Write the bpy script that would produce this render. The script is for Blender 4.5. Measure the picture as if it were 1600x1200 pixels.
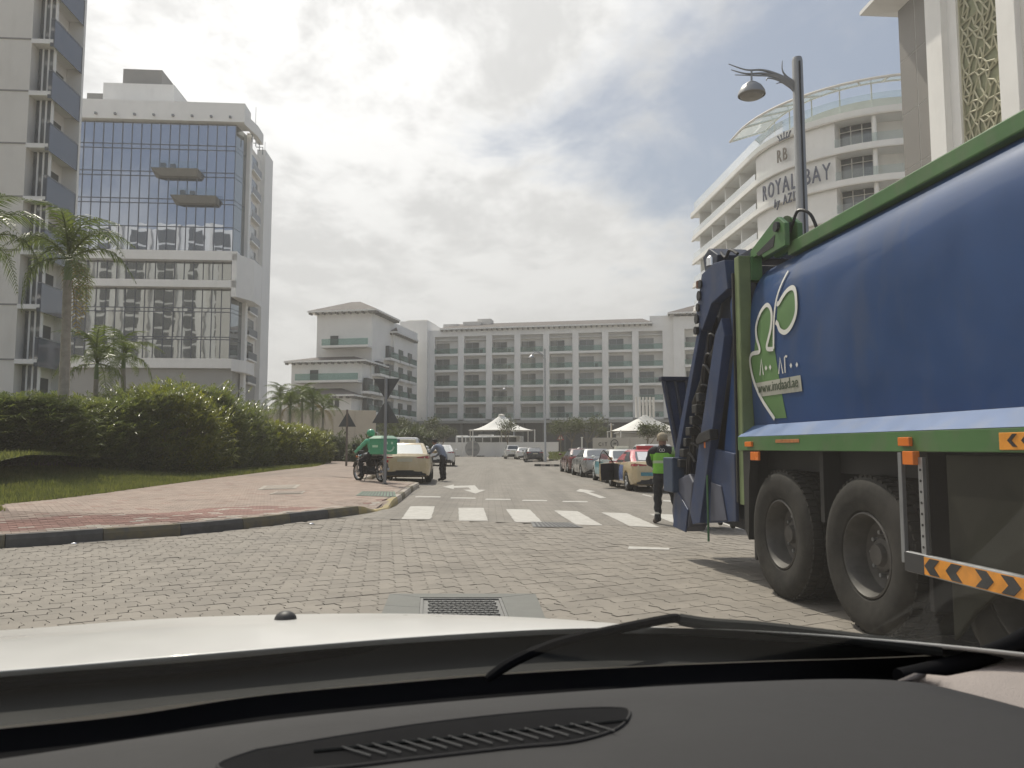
import bpy, bmesh, math, random
from mathutils import Vector, Matrix, Euler
random.seed(7)
sc = bpy.context.scene
for o in list(bpy.data.objects): bpy.data.objects.remove(o)
COL = sc.collection
# ------------------------------------------------------------------ camera
CH = 1.36                                  # eye height inside the parked car
PITCH = math.atan(1/12)
cam = bpy.data.cameras.new('camera'); cam.lens = 27.0; cam.sensor_width = 36.0
cam.clip_start = 0.02; cam.clip_end = 6000
cam.dof.use_dof = True; cam.dof.focus_distance = 22.0; cam.dof.aperture_fstop = 8.0      # the near dashboard goes soft, as in the photograph
camo = bpy.data.objects.new('camera', cam); COL.objects.link(camo)
camo.location = (0, 0, CH); camo.rotation_euler = (math.pi/2 + PITCH, 0, 0)
sc.camera = camo
sc.render.resolution_x = 1024; sc.render.resolution_y = 768
# ------------------------------------------------------------------ light
SUN_EL = math.radians(56); SUN_AZ = math.radians(-25)      # azimuth measured from +Y, minus = to the left
SUN_DIR = Vector((math.sin(SUN_AZ)*math.cos(SUN_EL), math.cos(SUN_AZ)*math.cos(SUN_EL), math.sin(SUN_EL)))
sun = bpy.data.lights.new('sun', 'SUN'); sun.energy = 3.4; sun.angle = math.radians(0.9); sun.color = (1.0, .925, .80)
suno = bpy.data.objects.new('sun', sun); COL.objects.link(suno); suno.location = (-20, 40, 80)
suno.rotation_euler = (-SUN_DIR).to_track_quat('-Z', 'Y').to_euler()
w = bpy.data.worlds.new('World'); sc.world = w; w.use_nodes = True
def build_world():
    nt = w.node_tree; N = nt.nodes; Lk = nt.links
    for n in list(N): N.remove(n)
    def nd(t, **k):
        n = N.new(t)
        for a, v in k.items(): setattr(n, a, v)
        return n
    def mth(op, a, b=None, clamp=False):
        n = nd('ShaderNodeMath', operation=op, use_clamp=clamp)
        for i, v in enumerate((a, b)):
            if v is None: continue
            if isinstance(v, (int, float)): n.inputs[i].default_value = v
            else: Lk.new(v, n.inputs[i])
        return n.outputs[0]
    sky = nd('ShaderNodeTexSky', sky_type='NISHITA', sun_disc=False, sun_elevation=SUN_EL, sun_rotation=SUN_AZ)
    sky.air_density = 1.3; sky.dust_density = 3.0; sky.ozone_density = 1.0
    tc = nd('ShaderNodeTexCoord')
    sep = nd('ShaderNodeSeparateXYZ'); Lk.new(tc.outputs['Generated'], sep.inputs[0])
    zz = mth('ADD', mth('MAXIMUM', sep.outputs[2], 0.0), 0.16)
    cx = mth('DIVIDE', sep.outputs[0], zz); cy = mth('DIVIDE', sep.outputs[1], zz)
    cmb = nd('ShaderNodeCombineXYZ'); Lk.new(cx, cmb.inputs[0]); Lk.new(cy, cmb.inputs[1])
    def noise(scale, det, rough, off):
        m = nd('ShaderNodeMapping'); m.inputs['Location'].default_value = off
        m.inputs['Rotation'].default_value = (0, 0, .5); m.inputs['Scale'].default_value = (1.0, .72, 1)
        Lk.new(cmb.outputs[0], m.inputs[0])
        n = nd('ShaderNodeTexNoise'); n.inputs['Scale'].default_value = scale; n.inputs['Detail'].default_value = det
        n.inputs['Roughness'].default_value = rough; n.inputs['Distortion'].default_value = .25
        Lk.new(m.outputs[0], n.inputs['Vector']); return n.outputs[0]
    big = noise(.85, 8, .56, (3.1, 1.7, 0)); fine = noise(2.6, 9, .6, (7.3, .4, 0)); puff = noise(6.5, 6, .62, (1.3, 5.4, 0))
    # cloud cover thins to the right (east) as a broad bank; smooth over the whole dome
    side = mth('ADD', mth('MULTIPLY', cx, -.40), mth('MULTIPLY', mth('SUBTRACT', mth('MINIMUM', cy, 4.0), 1.6), .13))
    cov = mth('ADD', mth('ADD', mth('MULTIPLY', big, .75), mth('MULTIPLY', fine, .55)), mth('ADD', side, .03))
    mr = nd('ShaderNodeMapRange', interpolation_type='SMOOTHSTEP'); mr.inputs[1].default_value = .44; mr.inputs[2].default_value = .66
    Lk.new(cov, mr.inputs[0])
    mask = mth('MULTIPLY', mr.outputs[0], .93)
    # forward scattering towards the sun
    dotn = nd('ShaderNodeVectorMath', operation='DOT_PRODUCT'); Lk.new(tc.outputs['Generated'], dotn.inputs[0]); dotn.inputs[1].default_value = SUN_DIR
    dd = mth('MAXIMUM', dotn.outputs['Value'], 0.0)
    glow = mth('ADD', mth('MULTIPLY', mth('POWER', dd, 6.0), .95), mth('MULTIPLY', mth('POWER', dd, 30.0), 1.2))
    dens = nd('ShaderNodeMapRange', interpolation_type='SMOOTHSTEP'); dens.inputs[1].default_value = .42; dens.inputs[2].default_value = .62
    dens.inputs[3].default_value = 1.25; dens.inputs[4].default_value = .30
    Lk.new(mth('ADD', mth('MULTIPLY', fine, .62), mth('MULTIPLY', puff, .38)), dens.inputs[0])
    lum = mth('ADD', .70, mth('ADD', mth('MULTIPLY', mth('MULTIPLY', glow, dens.outputs[0]), .95), mth('MULTIPLY', dens.outputs[0], .10)))
    ccol = nd('ShaderNodeMix', data_type='RGBA', blend_type='MULTIPLY'); ccol.inputs[0].default_value = 1
    ccol.inputs[6].default_value = (1.0, .983, .97, 1)
    cc = nd('ShaderNodeCombineColor'); [Lk.new(lum, cc.inputs[i]) for i in range(3)]
    Lk.new(cc.outputs[0], ccol.inputs[7])
    skm = nd('ShaderNodeMix', data_type='RGBA', blend_type='MULTIPLY'); skm.inputs[0].default_value = 1
    Lk.new(sky.outputs[0], skm.inputs[6]); skm.inputs[7].default_value = (.085, .085, .085, 1)
    veil = nd('ShaderNodeMix', data_type='RGBA'); veil.inputs[0].default_value = .45
    Lk.new(skm.outputs[2], veil.inputs[6]); veil.inputs[7].default_value = (.46, .51, .62, 1)
    # dusty horizon
    hz = nd('ShaderNodeMapRange', interpolation_type='SMOOTHSTEP'); hz.inputs[1].default_value = 0; hz.inputs[2].default_value = .34
    hz.inputs[3].default_value = .75; hz.inputs[4].default_value = 0; Lk.new(sep.outputs[2], hz.inputs[0])
    mixc = nd('ShaderNodeMix', data_type='RGBA'); Lk.new(mask, mixc.inputs[0]); Lk.new(veil.outputs[2], mixc.inputs[6]); Lk.new(ccol.outputs[2], mixc.inputs[7])
    fin = nd('ShaderNodeMix', data_type='RGBA'); Lk.new(hz.outputs[0], fin.inputs[0]); Lk.new(mixc.outputs[2], fin.inputs[6]); fin.inputs[7].default_value = (.71, .70, .69, 1)
    bg = nd('ShaderNodeBackground'); bg.inputs[1].default_value = 1.0; Lk.new(fin.outputs[2], bg.inputs[0])
    out = nd('ShaderNodeOutputWorld'); Lk.new(bg.outputs[0], out.inputs[0])
build_world()
sc.view_settings.view_transform = 'Standard'; sc.view_settings.look = 'None'; sc.view_settings.gamma = 1
sc.view_settings.exposure = 0.0; sc.view_settings.use_curve_mapping = False
cy_ = sc.cycles
try:
    cy_.use_denoising = True; cy_.denoiser = 'OPENIMAGEDENOISE'
    cy_.max_bounces = 8; cy_.diffuse_bounces = 3; cy_.glossy_bounces = 3; cy_.transmission_bounces = 4; cy_.transparent_max_bounces = 12
    cy_.sample_clamp_indirect = 6; cy_.caustics_reflective = False; cy_.caustics_refractive = False
except Exception: pass
# ------------------------------------------------------------------ survey helpers: turn a sighting into a world point
_s, _c = math.sin(PITCH), math.cos(PITCH)
def ray(px, py):
    u = (px-800)/1200; v = (600-py)/1200
    return Vector((u, _c - v*_s, _s + v*_c))
def G(px, py, z=0.0):                      # where a sighting meets the level z
    r = ray(px, py); t = (z-CH)/r.z
    return Vector((r.x*t, r.y*t, z))
def P(px, py, d):                          # at forward distance d
    r = ray(px, py); t = d/r.y
    return Vector((r.x*t, d, CH + r.z*t))
def Z(py, d): return P(800, py, d).z
PHI = math.radians(4.05)                   # the street runs 4 degrees left of the camera axis
# ------------------------------------------------------------------ mesh helpers
class MB:
    def __init__(s): s.v = []; s.f = []; s.m = []
    def add(s, vs, fs, m=0):
        b = len(s.v); s.v += [tuple(p) for p in vs]
        s.f += [tuple(i+b for i in f) for f in fs]; s.m += [m]*len(fs); return s
    def box(s, x0, x1, y0, y1, z0, z1, m=0, rz=0, piv=None):
        vs = [Vector(p) for p in ((x0,y0,z0),(x1,y0,z0),(x1,y1,z0),(x0,y1,z0),(x0,y0,z1),(x1,y0,z1),(x1,y1,z1),(x0,y1,z1))]
        if rz:
            c = Vector(piv) if piv else Vector(((x0+x1)/2, (y0+y1)/2, 0)); R = Matrix.Rotation(rz, 3, 'Z')
            vs = [c + R @ (p-c) for p in vs]
        return s.add(vs, [(3,2,1,0),(4,5,6,7),(0,1,5,4),(1,2,6,5),(2,3,7,6),(3,0,4,7)], m)
    def prism(s, poly, a0, a1, axis='z', m=0):   # poly 2D counter-clockwise, extruded along axis
        def T(p, a): return {'z': (p[0], p[1], a), 'x': (a, p[0], p[1]), 'y': (p[0], a, p[1])}[axis]
        n = len(poly); vs = [T(p, a0) for p in poly] + [T(p, a1) for p in poly]
        fs = [tuple(range(n-1, -1, -1)), tuple(range(n, 2*n))] + [(i, (i+1) % n, n+(i+1) % n, n+i) for i in range(n)]
        if axis == 'y': fs = [tuple(reversed(f)) for f in fs]
        return s.add(vs, fs, m)
    def tube(s, path, r, n=8, m=0, cap=True):
        path = [Vector(p) for p in path]; k = len(path); rs = r if isinstance(r, (list, tuple)) else [r]*k
        vs = []; up = None
        for i, p in enumerate(path):
            t = (path[min(i+1, k-1)] - path[max(i-1, 0)])
            if t.length < 1e-9: t = Vector((0, 0, 1))
            t.normalize()
            if up is None: up = Vector((0, 0, 1)) if abs(t.z) < .9 else Vector((1, 0, 0))
            a = t.cross(up); 
            if a.length < 1e-6: a = t.cross(Vector((1, .3, 0)))
            a.normalize(); b = a.cross(t); up = b
            for j in range(n):
                q = 2*math.pi*j/n; vs.append(p + (a*math.cos(q) + b*math.sin(q))*rs[i])
        fs = [(i*n+j, i*n+(j+1) % n, (i+1)*n+(j+1) % n, (i+1)*n+j) for i in range(k-1) for j in range(n)]
        if cap: fs += [tuple(range(n-1, -1, -1)), tuple((k-1)*n+j for j in range(n))]
        return s.add(vs, fs, m)
    def lathe(s, prof, n=24, axis='z', c=(0,0,0), m=0, close=False):   # prof: (radius, along)
        c = Vector(c); vs = []
        for r, a in prof:
            for j in range(n):
                q = 2*math.pi*j/n; ca, sa = math.cos(q)*r, math.sin(q)*r
                vs.append(c + Vector({'z': (ca, sa, a), 'x': (a, ca, sa), 'y': (sa, a, ca)}[axis]))
        k = len(prof); fs = [(i*n+j, i*n+(j+1) % n, (i+1)*n+(j+1) % n, (i+1)*n+j) for i in range(k-1) for j in range(n)]
        if close:
            fs += [tuple(range(n-1, -1, -1)), tuple((k-1)*n+j for j in range(n))]
        return s.add(vs, fs, m)
    def grid(s, rows, m=0, flip=False):          # rows: lists of points
        n = len(rows[0]); vs = [p for r in rows for p in r]
        fs = [(i*n+j, i*n+j+1, (i+1)*n+j+1, (i+1)*n+j) for i in range(len(rows)-1) for j in range(n-1)]
        if flip: fs = [tuple(reversed(f)) for f in fs]
        return s.add(vs, fs, m)
    def quad(s, a, b, c, d, m=0): return s.add([a, b, c, d], [(0, 1, 2, 3)], m)
    def ngon(s, pts, m=0): return s.add(pts, [tuple(range(len(pts)))], m)
    def ball(s, c, rx, ry, rz, n=12, k=8, m=0):
        c = Vector(c); vs = [c+Vector((0, 0, -rz))]
        for i in range(1, k):
            a = -math.pi/2 + math.pi*i/k
            for j in range(n):
                q = 2*math.pi*j/n; vs.append(c+Vector((rx*math.cos(a)*math.cos(q), ry*math.cos(a)*math.sin(q), rz*math.sin(a))))
        vs.append(c+Vector((0, 0, rz))); L = len(vs)-1
        fs = [(0, 1+(j+1) % n, 1+j) for j in range(n)]
        for i in range(k-2): fs += [(1+i*n+j, 1+i*n+(j+1) % n, 1+(i+1)*n+(j+1) % n, 1+(i+1)*n+j) for j in range(n)]
        fs += [(L, 1+(k-2)*n+j, 1+(k-2)*n+(j+1) % n) for j in range(n)]
        return s.add(vs, fs, m)
    def mesh(s, name, smooth=False, recalc=False):
        me = bpy.data.meshes.new(name); me.from_pydata(s.v, [], s.f)
        if recalc:
            bm = bmesh.new(); bm.from_mesh(me); bmesh.ops.recalc_face_normals(bm, faces=bm.faces); bm.to_mesh(me); bm.free()
        if any(s.m): me.polygons.foreach_set('material_index', s.m)
        if smooth: me.polygons.foreach_set('use_smooth', [True]*len(me.polygons))
        me.update(); return me
    def build(s, name, mats, parent=None, smooth=False, bevel=0, recalc=False, angle=35):
        me = s.mesh(name, smooth, recalc)
        for mt in (mats if isinstance(mats, (list, tuple)) else [mats]): me.materials.append(mt)
        o = bpy.data.objects.new(name, me); COL.objects.link(o)
        if parent: o.parent = parent
        if bevel:
            b = o.modifiers.new('bevel', 'BEVEL'); b.width = bevel; b.segments = 2; b.limit_method = 'ANGLE'; b.angle_limit = math.radians(angle)
            if hasattr(b, 'harden_normals'): b.harden_normals = False
        if smooth and angle < 90 and hasattr(me, 'set_sharp_from_angle'): me.set_sharp_from_angle(angle=math.radians(max(angle, 38)))
        return o
def obj(name, me, parent=None, loc=None, rot=None, scale=None):
    o = bpy.data.objects.new(name, me); COL.objects.link(o)
    if parent: o.parent = parent
    if loc is not None: o.location = loc
    if rot is not None: o.rotation_euler = rot
    if scale is not None: o.scale = scale
    return o
def tag(o, label=None, cat=None, group=None, kind=None):
    if label: o['label'] = label
    if cat: o['category'] = cat
    if group: o['group'] = group
    if kind: o['kind'] = kind
    return o
def thing(name, label, cat, loc=(0,0,0), rz=0, group=None):
    o = bpy.data.objects.new(name, None); COL.objects.link(o); o.empty_display_size = .2
    o.location = loc; o.rotation_euler = (0, 0, rz)
    return tag(o, label, cat, group)
def copy_tree(o, parent=None):
    c = o.copy(); COL.objects.link(c); c.parent = parent
    for ch in [x for x in o.children]: copy_tree(ch, c)
    return c
def catmull(pts, n=8):
    pts = [Vector(p) for p in pts]; out = []
    for i in range(len(pts)-1):
        p0 = pts[max(i-1, 0)]; p1 = pts[i]; p2 = pts[i+1]; p3 = pts[min(i+2, len(pts)-1)]
        for k in range(n):
            t = k/n
            out.append(.5*((2*p1) + (p2-p0)*t + (2*p0-5*p1+4*p2-p3)*t*t + (3*p1-p0-3*p2+p3)*t*t*t))
    out.append(pts[-1]); return out
def inpoly(x, y, poly):
    r = False; j = len(poly)-1
    for i in range(len(poly)):
        xi, yi = poly[i][0], poly[i][1]; xj, yj = poly[j][0], poly[j][1]
        if (yi > y) != (yj > y) and x < (xj-xi)*(y-yi)/(yj-yi)+xi: r = not r
        j = i
    return r
def text_mesh(txt, size, depth=.01, align='LEFT', shear=0, bold=0, sx=1):
    cu = bpy.data.curves.new('t', 'FONT'); cu.body = txt; cu.size = size; cu.extrude = depth/2; cu.align_x = align; cu.shear = shear; cu.offset = bold
    cu.resolution_u = 3
    o = bpy.data.objects.new('t', cu); COL.objects.link(o)
    dg = bpy.context.evaluated_depsgraph_get(); me = bpy.data.meshes.new_from_object(o.evaluated_get(dg))
    bpy.data.objects.remove(o); bpy.data.curves.remove(cu)
    if sx != 1: me.transform(Matrix.Diagonal((sx, 1, 1, 1)))
    return me
# ------------------------------------------------------------------ materials
_MC = {}
def M(name, col, rough=.6, metal=0, var=.12, scale=3.0, bump=0.0, bscale=60, spec=.5, coat=0, rnd=0, alpha=1, emit=0, col2=None, trans=0):
    if name in _MC: return _MC[name]
    m = bpy.data.materials.new(name); m.use_nodes = True; nt = m.node_tree; N = nt.nodes; Lk = nt.links
    b = N['Principled BSDF']; b.inputs['Roughness'].default_value = rough; b.inputs['Metallic'].default_value = metal
    b.inputs['Specular IOR Level'].default_value = spec; b.inputs['Coat Weight'].default_value = coat; b.inputs['Coat Roughness'].default_value = .06
    b.inputs['Base Color'].default_value = (*col, 1)
    if alpha < 1: b.inputs['Alpha'].default_value = alpha
    if emit: b.inputs['Emission Color'].default_value = (*col, 1); b.inputs['Emission Strength'].default_value = emit
    geo = None
    if var or bump:
        geo = N.new('ShaderNodeNewGeometry')
    fac = None
    if var:
        n = N.new('ShaderNodeTexNoise'); n.inputs['Scale'].default_value = scale; n.inputs['Detail'].default_value = 6; n.inputs['Roughness'].default_value = .65
        Lk.new(geo.outputs['Position'], n.inputs['Vector'])
        mp = N.new('ShaderNodeMapRange'); mp.inputs[1].default_value = .3; mp.inputs[2].default_value = .7
        Lk.new(n.outputs[0], mp.inputs[0]); fac = mp.outputs[0]
        mx = N.new('ShaderNodeMix'); mx.data_type = 'RGBA'; Lk.new(fac, mx.inputs[0])
        lo = col2 if col2 else tuple(c*(1-var) for c in col); hi = col if col2 else tuple(min(c*(1+var), 1) for c in col)
        mx.inputs[6].default_value = (*lo, 1); mx.inputs[7].default_value = (*hi, 1)
        outc = mx.outputs[2]
        rr = N.new('ShaderNodeMapRange'); rr.inputs[3].default_value = max(rough-.08, 0.01); rr.inputs[4].default_value = min(rough+.08, 1)
        Lk.new(fac, rr.inputs[0])
        if rough > .15: Lk.new(rr.outputs[0], b.inputs['Roughness'])
        if rnd:
            oi = N.new('ShaderNodeObjectInfo'); ad = N.new('ShaderNodeMath'); ad.operation = 'ADD'
            Lk.new(oi.outputs['Random'], ad.inputs[0]); Lk.new(geo.outputs['Random Per Island'], ad.inputs[1])
            fr = N.new('ShaderNodeMath'); fr.operation = 'FRACT'; Lk.new(ad.outputs[0], fr.inputs[0])
            hv = N.new('ShaderNodeHueSaturation'); r2 = N.new('ShaderNodeMapRange'); r2.inputs[3].default_value = 1-rnd; r2.inputs[4].default_value = 1+rnd
            Lk.new(fr.outputs[0], r2.inputs[0]); Lk.new(r2.outputs[0], hv.inputs['Value']); Lk.new(outc, hv.inputs['Color']); outc = hv.outputs[0]
        Lk.new(outc, b.inputs['Base Color'])
    if bump:
        n2 = N.new('ShaderNodeTexNoise'); n2.inputs['Scale'].default_value = bscale; n2.inputs['Detail'].default_value = 4
        Lk.new(geo.outputs['Position'], n2.inputs['Vector'])
        bp = N.new('ShaderNodeBump'); bp.inputs['Strength'].default_value = bump; bp.inputs['Distance'].default_value = .02
        Lk.new(n2.outputs[0], bp.inputs['Height']); Lk.new(bp.outputs[0], b.inputs['Normal'])
    _MC[name] = m; return m
def leafmat(name, c1, c2, tr=.35, rough=.4):
    m = bpy.data.materials.new(name); m.use_nodes = True; nt = m.node_tree; N = nt.nodes; Lk = nt.links
    b = N['Principled BSDF']; b.inputs['Roughness'].default_value = rough; b.inputs['Specular IOR Level'].default_value = .4
    g = N.new('ShaderNodeNewGeometry'); mx = N.new('ShaderNodeMix'); mx.data_type = 'RGBA'
    nz = N.new('ShaderNodeTexNoise'); nz.inputs['Scale'].default_value = 1.1; nz.inputs['Detail'].default_value = 3; Lk.new(g.outputs['Position'], nz.inputs['Vector'])
    ad = N.new('ShaderNodeMath'); ad.operation = 'MULTIPLY_ADD'; ad.inputs[1].default_value = .55; Lk.new(g.outputs['Random Per Island'], ad.inputs[0])
    sb = N.new('ShaderNodeMapRange'); sb.inputs[1].default_value = .35; sb.inputs[2].default_value = .7; sb.inputs[4].default_value = .5; Lk.new(nz.outputs[0], sb.inputs[0])
    Lk.new(sb.outputs[0], ad.inputs[2]); Lk.new(ad.outputs[0], mx.inputs[0])
    mx.inputs[6].default_value = (*c1, 1); mx.inputs[7].default_value = (*c2, 1)
    Lk.new(mx.outputs[2], b.inputs['Base Color'])
    t = N.new('ShaderNodeBsdfTranslucent'); hv = N.new('ShaderNodeHueSaturation'); hv.inputs['Saturation'].default_value = 1.15; hv.inputs['Value'].default_value = 1.5
    Lk.new(mx.outputs[2], hv.inputs['Color']); Lk.new(hv.outputs[0], t.inputs[0])
    ms = N.new('ShaderNodeMixShader'); ms.inputs[0].default_value = tr; Lk.new(b.outputs[0], ms.inputs[1]); Lk.new(t.outputs[0], ms.inputs[2])
    Lk.new(ms.outputs[0], N['Material Output'].inputs[0]); return m
def glassmat(name, tint, refl, dark, rough=.02, ior=1.5, wob=0):
    """opaque architectural glass: fresnel-weighted mirror over a dark tinted interior"""
    m = bpy.data.materials.new(name); m.use_nodes = True; nt = m.node_tree; N = nt.nodes; Lk = nt.links
    b = N['Principled BSDF']; b.inputs['Base Color'].default_value = (*dark, 1); b.inputs['Roughness'].default_value = .35
    g = N.new('ShaderNodeBsdfGlossy'); g.inputs['Color'].default_value = (*tint, 1); g.inputs['Roughness'].default_value = rough
    lw = N.new('ShaderNodeLayerWeight'); lw.inputs[0].default_value = .35
    mr = N.new('ShaderNodeMapRange'); mr.inputs[3].default_value = refl; mr.inputs[4].default_value = 1; Lk.new(lw.outputs['Fresnel'], mr.inputs[0])
    if wob:
        ge = N.new('ShaderNodeNewGeometry'); nz = N.new('ShaderNodeTexNoise'); nz.inputs['Scale'].default_value = .55; nz.inputs['Detail'].default_value = 1
        Lk.new(ge.outputs['Position'], nz.inputs['Vector']); bp = N.new('ShaderNodeBump'); bp.inputs['Strength'].default_value = wob; bp.inputs['Distance'].default_value = .08
        Lk.new(nz.outputs[0], bp.inputs['Height']); Lk.new(bp.outputs[0], g.inputs['Normal'])
    ms = N.new('ShaderNodeMixShader'); Lk.new(mr.outputs[0], ms.inputs[0]); Lk.new(b.outputs[0], ms.inputs[1]); Lk.new(g.outputs[0], ms.inputs[2])
    Lk.new(ms.outputs[0], N['Material Output'].inputs[0]); return m
def clearglass(name, tint, refl=.08, frost=.0, fcol=(1,1,1), gmax=.7):
    """see-through pane: transparent with a little reflection and (for frosted or dusty panes) scattering"""
    m = bpy.data.materials.new(name); m.use_nodes = True; nt = m.node_tree; N = nt.nodes; Lk = nt.links
    t = N.new('ShaderNodeBsdfTransparent'); t.inputs[0].default_value = (*tint, 1)
    g = N.new('ShaderNodeBsdfGlossy'); g.inputs['Roughness'].default_value = .02
    lw = N.new('ShaderNodeLayerWeight'); lw.inputs[0].default_value = .25
    mr = N.new('ShaderNodeMapRange'); mr.inputs[3].default_value = refl; mr.inputs[4].default_value = gmax; Lk.new(lw.outputs['Fresnel'], mr.inputs[0])
    ms = N.new('ShaderNodeMixShader'); Lk.new(mr.outputs[0], ms.inputs[0]); Lk.new(t.outputs[0], ms.inputs[1]); Lk.new(g.outputs[0], ms.inputs[2])
    o = ms
    if frost:
        d = N.new('ShaderNodeBsdfTranslucent'); d.inputs[0].default_value = (*fcol, 1)
        d2 = N.new('ShaderNodeBsdfDiffuse'); d2.inputs[0].default_value = (*fcol, 1)
        dm = N.new('ShaderNodeMixShader'); dm.inputs[0].default_value = .5; Lk.new(d.outputs[0], dm.inputs[1]); Lk.new(d2.outputs[0], dm.inputs[2])
        o = N.new('ShaderNodeMixShader'); o.inputs[0].default_value = frost; Lk.new(ms.outputs[0], o.inputs[1]); Lk.new(dm.outputs[0], o.inputs[2])
    Lk.new(o.outputs[0], N['Material Output'].inputs[0]); return m
WHITE = M('white_render', (.85, .84, .815), .8, var=.05, scale=.35, bump=.05)
WHITE2 = M('cream_render', (.76, .735, .69), .8, var=.06, scale=.3, bump=.05)
BEIGE = M('beige_wall', (.58, .51, .41), .85, var=.07, scale=.5)
GREY = M('grey_metal', (.25, .26, .27), .45, .4, var=.1)
STEEL = M('galvanised_steel', (.42, .43, .44), .42, .8, var=.12, scale=6)
BLACK = M('black_plastic', (.015, .015, .017), .5, var=.2)
RUBBER = M('rubber', (.020, .0195, .018), .8, var=.5, scale=5, spec=.25, col2=(.042, .039, .034))
DARKM = M('dark_metal', (.05, .052, .055), .5, .5, var=.2)
CHROME = M('chrome', (.75, .75, .76), .12, 1, var=0)
AMBER = M('amber_lens', (.75, .20, .03), .25, var=.1)
REDL = M('red_lens', (.35, .02, .02), .15, var=.1, coat=1)
PAINTW = M('road_paint', (.56, .545, .51), .8, var=.5, scale=7, bump=.1, col2=(.40, .38, .345))
CARGLASS = glassmat('car_glass', (.8, .86, .88), .10, (.02, .024, .026))
RAILGLASS = clearglass('green_rail_glass', (.72, .84, .80), .06, .14, (.38, .56, .52))
DARKWIN = glassmat('dark_window', (.75, .78, .8), .06, (.035, .04, .042))

def weather(m, dust, amt=.35, sc=(2.2, 2.2, .5), lo=.48, hi=.75):
    """dust and run-off streaks with a shape of their own over a paint"""
    nt = m.node_tree; N = nt.nodes; Lk = nt.links; b = N['Principled BSDF']; src = b.inputs['Base Color'].links[0].from_socket
    ge = N.new('ShaderNodeNewGeometry'); mp = N.new('ShaderNodeMapping'); mp.inputs['Scale'].default_value = sc; Lk.new(ge.outputs['Position'], mp.inputs[0])
    nz = N.new('ShaderNodeTexNoise'); nz.inputs['Scale'].default_value = 2.2; nz.inputs['Detail'].default_value = 7; nz.inputs['Roughness'].default_value = .62; Lk.new(mp.outputs[0], nz.inputs['Vector'])
    r = N.new('ShaderNodeMapRange'); r.inputs[1].default_value = lo; r.inputs[2].default_value = hi; r.inputs[4].default_value = amt; Lk.new(nz.outputs[0], r.inputs[0])
    mx = N.new('ShaderNodeMix'); mx.data_type = 'RGBA'; Lk.new(r.outputs[0], mx.inputs[0]); Lk.new(src, mx.inputs[6]); mx.inputs[7].default_value = (*dust, 1); Lk.new(mx.outputs[2], b.inputs['Base Color'])
    return m
weather(WHITE, (.52, .50, .46), .16, (.5, .5, .12), .5, .8); weather(WHITE2, (.46, .42, .36), .25, (.5, .5, .12), .5, .8)
# ================================================================== ground levels: the street has a slight cross-fall to the right
def sst(a, b, x):
    t = min(max((x-a)/(b-a), 0), 1); return t*t*(3-2*t)
def zg(x, y):
    return -.028*min(max(x, -8), 8)*sst(7, 14, y)*(1-sst(60, 110, y))
def GG(px, py, dz=0.0):                    # sighting on the real street surface (+dz)
    z = dz
    for _ in range(8):
        p = G(px, py, z); z = zg(p.x, p.y)+dz
    return Vector((p.x, p.y, z))
def on(x, y, dz=0.0): return Vector((x, y, zg(x, y)+dz))
SAND = M('sand_ground', (.36, .32, .26), .95, var=.15, scale=.2)
def pavermat(name, c, rnd=.10, tex=False):
    m = M(name, c, .82, var=.16, scale=1.3, bump=.25, bscale=90, rnd=rnd, spec=.35)
    if tex:
        nt = m.node_tree; N = nt.nodes; Lk = nt.links; b = N['Principled BSDF']
        ge = N.new('ShaderNodeNewGeometry'); mp = N.new('ShaderNodeMapping'); mp.inputs['Rotation'].default_value = (0, 0, -.03); Lk.new(ge.outputs['Position'], mp.inputs[0])
        br = N.new('ShaderNodeTexBrick'); br.inputs['Scale'].default_value = 1; br.inputs['Brick Width'].default_value = .3; br.inputs['Row Height'].default_value = .2
        br.inputs['Mortar Size'].default_value = .006; br.inputs['Color1'].default_value = (1, 1, 1, 1); br.inputs['Color2'].default_value = (.86, .86, .86, 1); br.inputs['Mortar'].default_value = (.5, .48, .45, 1)
        Lk.new(mp.outputs[0], br.inputs['Vector'])
        old = b.inputs['Base Color'].links[0].from_socket
        mx = N.new('ShaderNodeMix'); mx.data_type = 'RGBA'; mx.blend_type = 'MULTIPLY'; mx.inputs[0].default_value = 1
        Lk.new(old, mx.inputs[6]); Lk.new(br.outputs[0], mx.inputs[7])
        # tyre tracks and oil: long faint streaks along the street
        mp2 = N.new('ShaderNodeMapping'); mp2.inputs['Scale'].default_value = (1.1, .06, 1); mp2.inputs['Rotation'].default_value = (0, 0, -PHI); Lk.new(ge.outputs['Position'], mp2.inputs[0])
        nz = N.new('ShaderNodeTexNoise'); nz.inputs['Scale'].default_value = 1.3; nz.inputs['Detail'].default_value = 5; Lk.new(mp2.outputs[0], nz.inputs['Vector'])
        r = N.new('ShaderNodeMapRange'); r.inputs[1].default_value = .42; r.inputs[2].default_value = .68; r.inputs[3].default_value = 1.0; r.inputs[4].default_value = .80; Lk.new(nz.outputs[0], r.inputs[0])
        m2 = N.new('ShaderNodeMix'); m2.data_type = 'RGBA'; m2.blend_type = 'MULTIPLY'; m2.inputs[0].default_value = 1; Lk.new(mx.outputs[2], m2.inputs[6]); Lk.new(r.outputs[0], m2.inputs[7])
        Lk.new(m2.outputs[2], b.inputs['Base Color'])
    return m
ROADP = pavermat('road_paver', (.265, .240, .207), .07)
ROADF = pavermat('road_paver_far', (.272, .250, .220), 0.0, True)
JOINT = M('joint_sand', (.125, .112, .094), .95, var=.3, scale=4)
g = tag(MB().add([(-1500, -1500, -.5), (1500, -1500, -.5), (1500, 1500, -.5), (-1500, 1500, -.5)], [(0, 1, 2, 3)]).build('ground', SAND), kind='structure')
PX0, PX1, PY0, PY1 = -13.0, 9.0, 0.6, 14.2
road = MB()
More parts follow.
